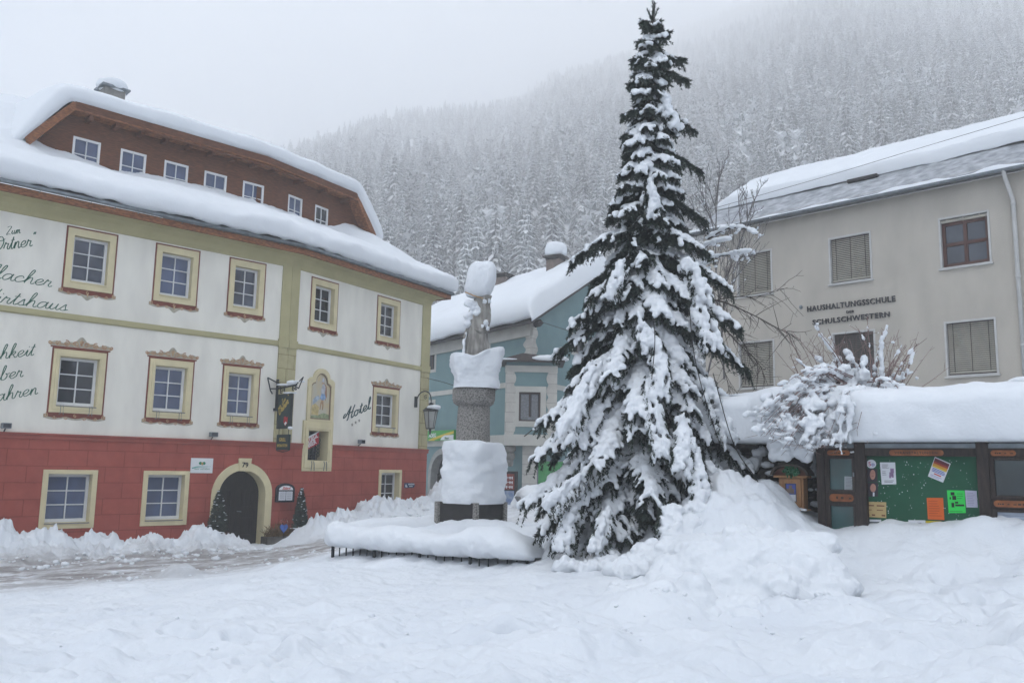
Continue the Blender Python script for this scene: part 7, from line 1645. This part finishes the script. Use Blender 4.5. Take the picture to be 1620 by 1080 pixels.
    letters('Stiegl', HA, uc, z1_-.115, .13, mat('red_letter', (.5, .03, .03), .5), hd, o=.166, extr=.001, shear=.35, bold=.02)
    b = MB(); b.fbox(HA, u0_+.06, u1_-.07, .16, .164, z0_+.05, z1_-.17); pg = b.build('menu_sheet', M['paper'], m); b = MB(); b.fbox(HA, uc-.01, uc+.01, .164, .167, z0_+.05, z1_-.17)
    for k in range(4): b.fbox(HA, u0_+.1, uc-.04, .164, .1655, z0_+.1+k*.06, z0_+.115+k*.06); b.fbox(HA, uc+.04, u1_-.11, .164, .1655, z0_+.1+k*.06, z0_+.115+k*.06)
    b.build('printed_marks', M['ink'], pg)
    a = [HB.uz(638, 763.5), HB.uz(654, 771)]; u0_, u1_, z0_, z1_ = a[0][0], a[1][0], a[1][1], a[0][1]; b = MB(); b.fprism(HB, [(u0_, z0_), (u1_-.1, z0_), (u1_, (z0_+z1_)/2), (u1_-.1, z1_), (u0_, z1_)], .05, .08); s = b.build('direction_sign', mat('dark_blue_sign', (.012, .035, .10), .45, .1, 8), None, loc=HB.p(u0_, .05, z0_)); tag(s, 'small dark blue arrow sign right of the lowest corner window', 'sign')
    b = MB()
    for k in range(7): b.fbox(HB, u0_+.22+k*.055, u0_+.25+k*.055, .08, .083, z0_+.11, z0_+.16)
    for k in range(4): b.fbox(HB, u0_+.28+k*.055, u0_+.31+k*.055, .08, .083, z0_+.04, z0_+.08)
    b.fprism(HB, [(u0_+.04, z0_+.03), (u0_+.16, z0_+.03), (u0_+.16, z0_+.06), (u0_+.10, z0_+.06), (u0_+.10, z0_+.13), (u0_+.04, z0_+.13)], .08, .083); b.build('pale_marks', M['white'], s)
    # small floodlights on the base moulding
    for px, py, fr, lab in ((330, 691, HA, 'small grey floodlight on the red moulding left of the door'), (563, 702, HB, 'small grey floodlight on the red moulding right of the niche'), (2, 678, HA, 'small grey floodlight at the left edge on the red moulding')):
        u, z = fr.uz(px, py); F_ = empty('floodlight', fr.p(u, .1, ZR), lab, 'floodlight', 'floodlights on the hotel base')
        b = MB(); b.fbox(fr, u-.06, u+.16, .12, .30, ZR+.10, ZR+.24); b.build('lamp_head', M['zinc'], F_, bevel=.015)
        b = MB(); b.fquad(fr, u-.04, u+.14, ZR+.12, ZR+.225, .302); b.build('lamp_glass', M['glass_dark'], F_)
        b = MB(); b.tube([fr.p(u+.05, .06, ZR+.02), fr.p(u+.05, .2, ZR+.12)], .018, 5); b.build('bracket', M['iron'], F_)
    # clipped conifers in pots either side of the door, planter with dry flowers
    for px, fr, o, zb_, hh, lab, snowp in ((343, HA, .55, -.05, 1.15, 'cone-shaped potted conifer dusted with snow left of the door', .35), (474, HB, .45, -.05, 1.2, 'slim potted conifer dusted with snow right of the door', .22)):
        u = fr.uz(px, 840, o)[0]; c = np.array(fr.p(u, o, zb_)); P_ = empty('potted_conifer', c, lab, 'potted tree', 'conifers beside the hotel door')
        b = MB(); n = 20; G = np.array([[(c[0]+r*cos(t), c[1]+r*sin(t), c[2]+z) for t in np.linspace(0, 2*pi, n, endpoint=False)] for r, z in ((.2, -.25), (.27, .12), (.33, .30), (.36, .31), (.36, .36), (.30, .36), (.26, .33))]); b.grid(G, closed_u=True); b.poly([tuple(x) for x in G[-1]]); b.build('pot', mat('dark_red_pot', (.075, .03, .025), .6, .3, 6), P_, smooth=False)
        q = np.random.default_rng(int(px)); tw = []; sb = []
        for k in range(700):
            t = q.random()**1.25; r = (.29*(1-t)**.75*(.75+.35*q.random())+.02)*(1 if px < 400 else .85); a = q.random()*6.28; p0 = c+np.array([r*.55*cos(a), r*.55*sin(a), .34+hh*t]); p1 = c+np.array([r*cos(a), r*sin(a), .36+hh*t+.05]); tw.append((p0, p1))
            if k < 48 and t > .08: sb.append((p1+np.array([0, 0, .015]), np.diag([.03+.05*q.random()*snowp*2, .03, .016])))
        V, Fc = needles(tw, q, 14, .06, .012); npmesh('foliage', V, Fc, M['needle'], P_, smooth=False)
        b = MB(); b.tube([c+np.array([0, 0, .3]), c+np.array([0, 0, hh+.25])], .03, 6); b.build('trunk', M['bark'], P_)
        sb.append((c+np.array([.0, -.15, .36]), np.diag([.3, .2, .03]))); fuse('snow', sb, .018, M['snow_tree'], P_, noise=.006)
    u, _ = HA.uz(441, 850, .5); c = np.array(HA.p(u, .5, -.25)); P_ = empty('flower_trough', c, 'grey trough of dry brown plants with a blue heart beside the hotel door', 'planter')
    b = MB(); F_ = Fr(c, 44.5); b.fring(F_, rect(-.5, .42, .0, .0)[:0] or rect(-.5, .42, c[2]-.1, c[2]+.36), rect(-.5+.01, .42-.01, c[2]-.09, c[2]+.35), -.2, .2); b.fbox(F_, -.5, .42, -.2, .2, c[2]-.1, c[2]+.34); b.build('trough', mat('grey_weathered_trough', (.13, .12, .105), .85, .3, 8), P_, bevel=.02)
    q = np.random.default_rng(8); b = MB()
    for k in range(260):
        x = -.45+.85*q.random(); y = -.15+.3*q.random(); p0 = np.array(F_.p(x, y, c[2]+.3)); h_ = .18+.34*q.random()*(1-abs(x)/.8); e = p0+np.array([.12*q.normal(), .12*q.normal(), h_]); b.tube([p0, (p0+e)/2+np.array([0, 0, .04]), e], [.008, .006, .004], 4, cap=False)
    b.build('dry_plants', mat('dry_brown_plants', (.20, .125, .055), .9, .4, 9), P_)
    hx, hz_ = F_.p(.02, .22, 0), c[2]+.62; b = MB(); t = np.linspace(0, 2*pi, 26, endpoint=False); hp = [(.02+.011*16*np.sin(a)**3*.75, hz_+.0095*(13*np.cos(a)-5*np.cos(2*a)-2*np.cos(3*a)-np.cos(4*a))) for a in t]; b.fprism(F_, hp[::-1], .22, .25); b.build('blue_heart', mat('blue_heart', (.05, .12, .40), .5, .2, 8), P_)
    b = MB(); b.tube([F_.p(.02, .235, c[2]+.25), F_.p(.02, .235, hz_-.1)], .01, 5); b.build('stake', M['bark'], P_)
    q2 = np.random.default_rng(3); b = MB()
    for k in range(30): b.lump(F_.p(.0+.25*q2.random(), .0+.2*q2.random(), c[2]+.72+.2*q2.random()), (.02, .02, .02), .3, 9, 2, k, res=5)
    b.build('red_berries', mat('dull_red_berries', (.20, .04, .03), .7), P_)
build_hotel_things()

# ------------------------------------------------------------------ bare trees, snowy bushes, wires
def twig_tree(name, base, h, seed, label, cat, lean=(0, 0), spread=.5, levels=4, r0=.05, snowf=.35, n0=7, up=.7, first=.25, mat_=None, snow_r=.03):
    q = np.random.default_rng(seed); root = empty(name, base, label, cat); br = []; blobs = []
    def grow(p, d, L, r, lev):
        k = 6; P = [np.array(p)]; dd = np.array(d)/np.linalg.norm(d)
        for i in range(k):
            dd = dd+q.normal(size=3)*.10+np.array([0, 0, .04*up]); dd /= np.linalg.norm(dd); P.append(P[-1]+dd*L/k)
        P = np.array(P); br.append((P, np.linspace(r, max(.0035, r*.45), k+1)))
        for i in range(1, k+1):
            if snowf and q.random() < snowf and abs(dd[2]) < .93: c = (P[i]+P[i-1])/2; blobs.append((c+np.array([0, 0, r+snow_r*.35]), axes(dd, np.cross(dd, [0, 0, 1.0]), np.array([0, 0, 1.0]), L/k*.6, snow_r*(.6+.8*q.random()), snow_r*.8*(.6+.8*q.random()))))
        if lev <= 0: return
        m = n0 if lev == levels else 5
        for i in range(m):
            t = first+(1-first)*(i+q.random())/m if lev == levels else .2+.8*q.random(); f = t*k; j = min(int(f), k-1); c = P[j]+(P[j+1]-P[j])*(f-j); T = P[j+1]-P[j]; T /= np.linalg.norm(T)
            a = q.normal(size=3); a -= T*(a@T); a /= np.linalg.norm(a); nd = T*(1-spread)+a*spread+np.array([0, 0, .15*up]); grow(c, nd, L*(.22+.22*q.random())*(1.2-.75*t if lev == levels else 1), r*(.5), lev-1)
    grow(base, np.array([lean[0], lean[1], 1.0]), h, r0, levels)
    b = MB()
    for P, r in br: b.tube(P, r, 4, cap=False)
    b.build('branches', mat_ or M['bark'], root)
    if blobs: fuse('snow', blobs, .022, M['snow_tree'], root, noise=.006, smooth_it=0)
    return root
M['twig_brown'] = mat('dark_bare_twigs', (.085, .072, .066), .9, .3, 10)
M['twig_grey'] = mat('frosted_grey_twigs', (.20, .19, .19), .9, .3, 10)
M['twig_red'] = mat('reddish_twigs', (.26, .185, .17), .9, .3, 12)
twig_tree('bare_tree', at(1105, 640, 17.5), 4.2, 3, 'bare slender tree with lightly snowed twigs right behind the spruce', 'tree', (.08, 0), .34, 3, .022, .42, 16, 1.2, .25, M['twig_grey'], .022)
twig_tree('bare_tree', at(1146, 600, 18.5), 4.4, 8, 'bare thin tree rising in front of the left end of the school', 'tree', (.10, 0), .34, 3, .022, .42, 16, 1.3, .3, M['twig_grey'], .022)
def boughs():
    """dark arching boughs of a tree hidden by the spruce, in front of the school windows"""
    root = empty('arching_bough', at(1110, 560, 16.5), 'dark bare arching boughs reaching out from behind the spruce towards the school windows', 'tree'); b = MB(); q = np.random.default_rng(2); blobs = []
    def bough(pts, Y, r0, n, dens=1.0):
        C = catmull([at(x, y, Yy) for (x, y), Yy in zip(pts, Y)], 8); b.tube(C, np.linspace(r0*.6, .004, len(C)), 5, cap=False)
        for i in range(n):
            j = int((.15+.8*q.random())*(len(C)-1)); T = C[min(j+1, len(C)-1)]-C[j-1]; T /= np.linalg.norm(T)+1e-9; a = q.normal(size=3); d = T*.7+a*.5+np.array([0, 0, -.12]); d /= np.linalg.norm(d); L = .25+.5*q.random(); P = [C[j]]
            for k in range(4): d = d+q.normal(size=3)*.16+np.array([0, 0, -.05]); d /= np.linalg.norm(d); P.append(P[-1]+d*L/4)
            b.tube(P, np.linspace(r0*.24, .0025, 5), 4, cap=False)
            for k in range(1, 4):
                if q.random() < .5: e = P[k]+(q.normal(size=3)*.10); b.tube([P[k], e], .003, 3, cap=False)
    bough([(1110, 470), (1150, 480), (1195, 500), (1232, 520), (1262, 535)], [16.5, 16.3, 16, 15.8, 15.7], .03, 26)
    bough([(1105, 500), (1140, 515), (1170, 545), (1200, 575), (1215, 610)], [16.5, 16.2, 16, 16, 16], .028, 24)
    bough([(1110, 480), (1160, 470), (1200, 468), (1246, 455)], [16.5, 16.3, 16, 15.8], .022, 16)
    bough([(1108, 520), (1135, 560), (1150, 600), (1156, 640)], [16.5, 16.2, 16, 16], .02, 16)
    bough([(1140, 520), (1165, 530), (1185, 560), (1180, 600)], [16.2, 16, 16, 16], .016, 18)
    b.build('branches', M['twig_brown'], root)
    b2 = MB(); 
    for pts, Y in (([(1105, 425), (1130, 408), (1165, 402), (1185, 398)], [16.8, 16.4, 16, 15.8]), ([(1120, 378), (1150, 362), (1180, 362), (1197, 372)], [16.8, 16.4, 16, 15.8]), ([(1105, 402), (1125, 385), (1150, 380)], [16.8, 16.4, 16.2])):
        C = catmull([at(x, y, Yy) for (x, y), Yy in zip(pts, Y)], 6); b2.tube(C, np.linspace(.025, .006, len(C)), 5, cap=False)
        for i in range(len(C)):
            if q.random() < .85: blobs.append((C[i]+np.array([0, 0, .03]), np.diag([.09, .05, .045])*(.6+.7*q.random())))
            if q.random() < .5: e = C[i]+np.array([.12*q.normal(), .1*q.normal(), -.12*q.random()]); b2.tube([C[i], e], .004, 3, cap=False); blobs.append((e, np.diag([.045, .04, .03])))
    b2.build('snowy_branches', M['twig_brown'], root); fuse('snow', blobs, .02, M['snow_tree'], root, noise=.008, smooth_it=0)
boughs()
def bush():
    """the big shrub on the coping: upright snow-crusted stems, and twigs bent down over the wall under lumps of snow"""
    q = np.random.default_rng(19); c = at(1335, 640, 13.5); root = empty('snowy_bush', (c[0], c[1], c[2]-.6), 'large reddish-twigged bush weighed down by lumps of snow on top of the wall', 'bush'); b = MB(); blobs = []
    ex = NB.d; lump = lambda p, a, bb, cc: blobs.append((np.array(p), np.diag([a, bb, cc])))
    for (x0, y0), (x1, y1), cr, w_ in (((1395, 640), (1358, 520), .3, 1), ((1330, 640), (1285, 560), .9, 1), ((1345, 640), (1300, 535), .9, 1.5), ((1400, 640), (1395, 530), .9, 1.6), ((1405, 640), (1425, 550), .25, 1), ((1390, 640), (1340, 560), .9, 1.3), ((1400, 640), (1450, 545), .3, 1), ((1410, 640), (1448, 548), .25, 1), ((1420, 640), (1440, 590), .5, 1), ((1310, 650), (1262, 570), .3, 1), ((1300, 650), (1240, 520), .1, .7), ((1290, 650), (1250, 560), .2, .7), ((1380, 640), (1372, 500), .35, 1.), ((1395, 640), (1402, 520), .6, 1.2), ((1350, 640), (1310, 520), .25, .8), ((1350, 640), (1292, 520), .15, .7), ((1415, 640), (1435, 565), .4, 1), ((1330, 640), (1322, 545), .2, .8)):
        Y0 = 13.3+.5*q.random(); P0, P1 = at(x0, y0, Y0), at(x1, y1, Y0-.2+.4*q.random()); m = (P0+P1)/2+q.normal(size=3)*.06+np.array([0, 0, .06]); C = catmull([P0, m, P1], 9); b.tube(C, np.linspace(.016, .005, len(C)), 5, cap=False)
        for i in range(3, len(C)):
            if q.random() < cr: d = C[i]-C[i-1]; d /= np.linalg.norm(d); s = np.cross(d, [0, 1.0, 0]); s /= np.linalg.norm(s)+1e-6; r = .022*w_*(.6+.8*q.random()); blobs.append((C[i]+np.array([0, 0, r*.6]), axes(d, s, np.cross(s, d), .075, r*1.15, r)))
            if q.random() < .45: e = C[i]+q.normal(size=3)*.10+np.array([0, 0, .06]); b.tube([C[i], e], [.005, .003], 3, cap=False); (lump(e, .024, .018, .012) if q.random() < cr*.4 else None)
    # drooping masses
    for (x0, y0), (x1, y1), n in (((1330, 610), (1230, 650), 16), ((1320, 615), (1225, 690), 18), ((1340, 620), (1265, 700), 18), ((1345, 625), (1300, 705), 16), ((1350, 620), (1330, 705), 14), ((1370, 620), (1360, 690), 12), ((1380, 615), (1400, 690), 12), ((1330, 600), (1250, 620), 12), ((1360, 610), (1340, 660), 10), ((1390, 610), (1420, 640), 8)):
        for k in range(n):
            Y0 = 13.1+.5*q.random(); j = lambda s: s*(q.random()-.5); P0, P1 = at(x0+j(50), y0+j(20), Y0), at(x1+j(60), y1+j(24), Y0-.45-.4*q.random()); m = P0*.45+P1*.55+np.array([0, -.10, .14+.12*q.random()]); C = catmull([P0, m, P1], 8); b.tube(C, np.linspace(.010, .003, len(C)), 4, cap=False)
            for i in range(3, len(C)):
                if q.random() < .34: e = C[i]+np.array([.10*q.normal(), .06*q.normal(), -.10*q.random()]); b.tube([C[i], e], [.004, .0025], 3, cap=False)
                if q.random() < .52: r = .016+.022*q.random(); lump(C[i]+np.array([0, 0, r*.5]), r*2.0, r*1.4, r)
    for px, py, Y, a, cc in ((1240, 640, 13.0, .17, .11), (1275, 625, 13.2, .22, .12), (1305, 612, 13.3, .18, .10), (1258, 668, 12.8, .19, .13), (1300, 650, 12.9, .22, .13), (1330, 640, 13.0, .2, .12), (1320, 668, 12.75, .15, .16), (1352, 650, 12.9, .16, .14), (1375, 640, 13.1, .2, .10), (1355, 590, 13.4, .17, .13), (1362, 606, 13.3, .16, .12), (1395, 618, 13.3, .22, .12), (1228, 660, 12.9, .12, .08), (1285, 690, 12.7, .10, .08), (1348, 678, 12.65, .08, .14), (1340, 575, 13.4, .08, .12), (1380, 590, 13.4, .10, .08), (1260, 605, 13.4, .15, .06), (1290, 600, 13.4, .14, .06), (1415, 600, 13.5, .09, .06), (1210, 655, 13.0, .14, .07)):
        for k in range(9): p = at(px+17*q.normal(), py+8*q.normal(), Y+.1*q.normal()); lump(p, a*(.25+.45*q.random()), a*(.25+.4*q.random()), cc*(.30+.45*q.random()))
    for k in range(46):                                          # fine upright shoots
        x0 = 1300+120*q.random(); P0 = at(x0, 630, 13.4+.3*q.random()); P1 = at(x0+(x0-1365)*.75+30*q.normal(), 520+80*q.random(), 13.4+.3*q.random()); C = catmull([P0, (P0+P1)/2+q.normal(size=3)*.05, P1], 5); b.tube(C, np.linspace(.007, .003, len(C)), 4, cap=False)
        for i in range(3, len(C), 2):
            e = C[i]+q.normal(size=3)*.09+np.array([0, 0, .05]); b.tube([C[i], e], [.004, .0025], 3, cap=False)
    # icicle-like strip of crusted snow hanging in front of the notice board
    for (x0, y0), (x1, y1), r in (((1328, 650), (1329, 713), .05), ((1346, 640), (1341, 690), .05), ((1300, 668), (1262, 700), .035), ((1290, 660), (1270, 690), .03)):
        for t in np.linspace(0, 1, 12): lump(at(x0+(x1-x0)*t+2*q.normal(), y0+(y1-y0)*t, 12.45), r*(1-.6*t)*(.7+.6*q.random()), r*(1-.5*t), .06)
    b.build('twigs', M['twig_red'], root); fuse('snow', blobs, .021, M['snow_tree'], root, noise=.026, nf=10, smooth_it=2)
bush()
def side_bush():
    q = np.random.default_rng(23); c = at(925, 660, 17.0); root = empty('frosted_shrub', (c[0], c[1], c[2]-1.2), 'shrub of fine white frosted twigs behind the left side of the spruce', 'shrub'); b = MB(); b2 = MB()
    for k in range(70):
        p0 = at(945+30*q.normal(), 690, 16.8+.4*q.random()); p1 = at(905+60*q.random()+8*q.normal(), 585+90*q.random(), 16.4+.8*q.random()); m = (p0+p1)/2+np.array([.05, 0, .2]); C = catmull([p0, m, p1], 6); b.tube(C, np.linspace(.011, .005, len(C)), 4, cap=False); b2.tube(C[4:]+np.array([0, -.004, .010]), np.linspace(.013, .008, len(C)-4), 4)
    b.build('twigs', M['twig_brown'], root); b2.build('frost', M['snow_tree'], root)
side_bush()
def wires():
    def wire(pts, Y, label, r=.008, name='cable'):
        C = catmull([at(x, y, Yy) for (x, y), Yy in zip(pts, Y)], 8); b = MB(); b.tube(C, r, 5); o = b.build(name, M['black'], None, loc=tuple(C[0])); tag(o, label, 'cable')
    wire([(1128, 590), (1160, 700), (1195, 755), (1215, 790), (1240, 862)], [13.9, 13.5, 13.2, 13.0, 12.75], 'thin black light cord running from the spruce down into the snow heap', .008)
    wire([(1090, 480), (1098, 560), (1118, 640), (1138, 700)], [13.75, 13.45, 13.3, 13.3], 'thin black light cord hanging down the right side of the spruce', .007)
    wire([(1033, 500), (1036, 540), (1031, 600)], [13.55, 13.4, 13.3], 'thin black light cord hanging on the front of the spruce', .007)
    wire([(925, 590), (908, 640), (888, 685)], [14.6, 14.6, 14.6], 'thin black light cord at the left edge of the spruce', .007)
    wire([(850, 507), (890, 520), (940, 535), (1000, 552)], [39.5, 32, 26, 16], 'overhead wire from the eaves of the blue house towards the spruce', .012, 'overhead_wire')
    wire([(1100, 338), (1300, 281), (1460, 233), (1625, 184)], [30, 27.5, 25.6, 23.6], 'overhead wire crossing in front of the school roof', .008, 'overhead_wire')
    wire([(676, 598), (710, 607), (760, 625)], [34.3, 36, 39.5], 'short overhead wire between the hotel corner and the blue house', .012, 'overhead_wire')
wires()
# ------------------------------------------------------------------ ploughed heaps and loose clods of snow
def heaps():
    q = np.random.default_rng(41)
    def blob(bl, px, py, Y, a, c, n=5, jit=.35):
        p = at(px, py, Y); bl.append((p, np.diag([a, a*.9, c])))
        for _ in range(n):
            d = q.normal(size=3); d /= np.linalg.norm(d); d[2] = abs(d[2])*.8; r = a*(.22+.3*q.random()); bl.append((p+d*np.array([a, a*.9, c])*(.72+.2*q.random()), np.diag([r, r, r*.85])))
    # against the right side of the spruce
    bl = []
    for px, py, Y, a, c in ((1168, 800, 13.5, .30, .34), (1192, 812, 13.4, .30, .32), (1145, 808, 13.5, .26, .30), (1215, 835, 13.3, .26, .28), (1130, 835, 13.1, .36, .30), (1175, 850, 13.0, .45, .34), (1215, 870, 12.9, .32, .26), (1090, 838, 12.9, .34, .26), (1070, 858, 12.7, .26, .20), (1120, 870, 12.5, .5, .26), (1195, 885, 12.4, .5, .24), (1180, 775, 13.6, .16, .16), (1155, 778, 13.6, .12, .14), (1240, 870, 12.9, .16, .16), (1250, 895, 12.3, .3, .2), (1280, 905, 12.0, .3, .16), (1060, 882, 12.4, .34, .2), (1028, 886, 12.6, .26, .14), (1095, 880, 12.1, .55, .30), (1045, 890, 12.2, .45, .22), (1010, 905, 12.0, .4, .14), (1225, 800, 13.4, .16, .2), (1100, 800, 13.4, .18, .2)): blob(bl, px, py, Y, a, c)
    for px, py, Y, a, c in ((895, 896, 13.3, .22, .14), (940, 901, 13.1, .28, .16), (985, 897, 13.0, .30, .18), (1025, 890, 12.9, .26, .20), (960, 884, 13.4, .2, .16)): blob(bl, px, py, Y, a, c)
    o = fuse('snow_heap', bl, .032, M['snow_tree'], None, loc=tuple(at(1170, 860, 13.0)), noise=.022, nf=6, smooth_it=2, rough=.075); tag(o, 'heap of snow slid off the spruce and shovelled up against its right side', 'snow heap')
    # the ploughed ridge in front of it, cut steeply on the right
    bl = []
    for px, py, Y, a, c in ((1075, 925, 11.0, .42, .26), (1120, 905, 11.0, .46, .34), (1150, 925, 10.6, .40, .32), (1185, 900, 11.0, .48, .40), (1235, 905, 10.9, .46, .42), (1225, 950, 10.4, .46, .36), (1275, 915, 10.8, .42, .42), (1300, 935, 10.6, .34, .42), (1310, 965, 10.3, .26, .36), (1322, 950, 10.45, .18, .36), (1290, 975, 10.2, .30, .26), (1190, 960, 10.2, .36, .24), (1150, 965, 10.2, .34, .20), (1050, 945, 10.7, .34, .18), (1240, 985, 10.0, .36, .18), (1265, 880, 11.3, .4, .3), (1200, 875, 11.5, .5, .3), (1130, 880, 11.5, .5, .26), (1020, 940, 10.9, .4, .12), (1080, 950, 10.2, .5, .2), (1000, 955, 10.4, .45, .14), (1170, 985, 9.8, .5, .16)): blob(bl, px, py, Y, a*1.1, c*1.14, 4)
    o = fuse('ploughed_snow', bl, .034, M['snow_tree'], None, loc=tuple(at(1200, 960, 10.5)), noise=.026, nf=3.2, smooth_it=4, rough=.05); tag(o, 'rounded ploughed ridge of snow with a steep right end in the foreground', 'snow heap')
    # clods
    IV2, IF2 = ico(1); V = []; Fc = []; n = 0
    def clod(x, y, s):
        nonlocal n
        z = float(ground_z(np.array([x]), np.array([y]))[0]); v = IV2*(1+.35*fbm(IV2*1.7+q.random(3)*50, 2, 3)[:, None])*np.array([s*(.8+.6*q.random()), s*(.8+.6*q.random()), s*.75]); V.append(v+np.array([x, y, z+s*.25])); Fc.append(IF2+n); n += len(v)
    for _ in range(150):
        u = -9.5+8.6*q.random(); o_ = 2.1+.9*abs(q.normal())*.6; p = HA.p(u, o_, 0); clod(p[0], p[1], .02+.07*q.random()**3)
    for _ in range(70):
        u = .3+6.5*q.random(); o_ = 2.0+.7*abs(q.normal()); p = HB.p(u, o_, 0); clod(p[0], p[1], .02+.07*q.random()**3)
    for _ in range(90):
        u = -8+8*q.random(); o_ = 6.2+.7*q.normal(); p = HA.p(u, o_, 0); clod(p[0], p[1], .02+.05*q.random()**3)
    for _ in range(60):
        p = at(1030+340*q.random(), 985+30*q.random(), 9.7+.5*q.random()); clod(p[0], p[1], .012+.035*q.random()**2)
    for _ in range(70): p = at(1620*q.random(), 960+90*q.random(), 7.5+3*q.random()); clod(p[0], p[1], .008+.025*q.random()**2)
    o = npmesh('snow_clods', np.concatenate(V), np.concatenate(Fc), M['snow_tree'], smooth=True); tag(o, 'loose clods of snow scattered along the banks', 'snow', kind='stuff')
heaps()
# ------------------------------------------------------------------ misty air
def build_haze():
    b = MB(); x0, x1, y0, y1, z0, z1 = -720, 1200, -720, 1760, -8, 960
    b.add([(x, y, z) for z in (z0, z1) for y in (y0, y1) for x in (x0, x1)], [(0, 2, 3, 1), (4, 5, 7, 6), (0, 1, 5, 4), (2, 6, 7, 3), (0, 4, 6, 2), (1, 3, 7, 5)])
    m = bpy.data.materials.new('misty_air'); m.use_nodes = True; n = m.node_tree; n.nodes.clear()
    o = n.nodes.new('ShaderNodeOutputMaterial'); v = n.nodes.new('ShaderNodeVolumePrincipled')
    v.inputs['Color'].default_value = (.998, .999, 1, 1); v.inputs['Density'].default_value = .0022; v.inputs['Anisotropy'].default_value = 0
    n.links.new(v.outputs[0], o.inputs['Volume'])
    h = b.build('haze', m, loc=(0, 0, 0)); tag(h, kind='stuff'); h.display_type = 'WIRE'
build_haze()
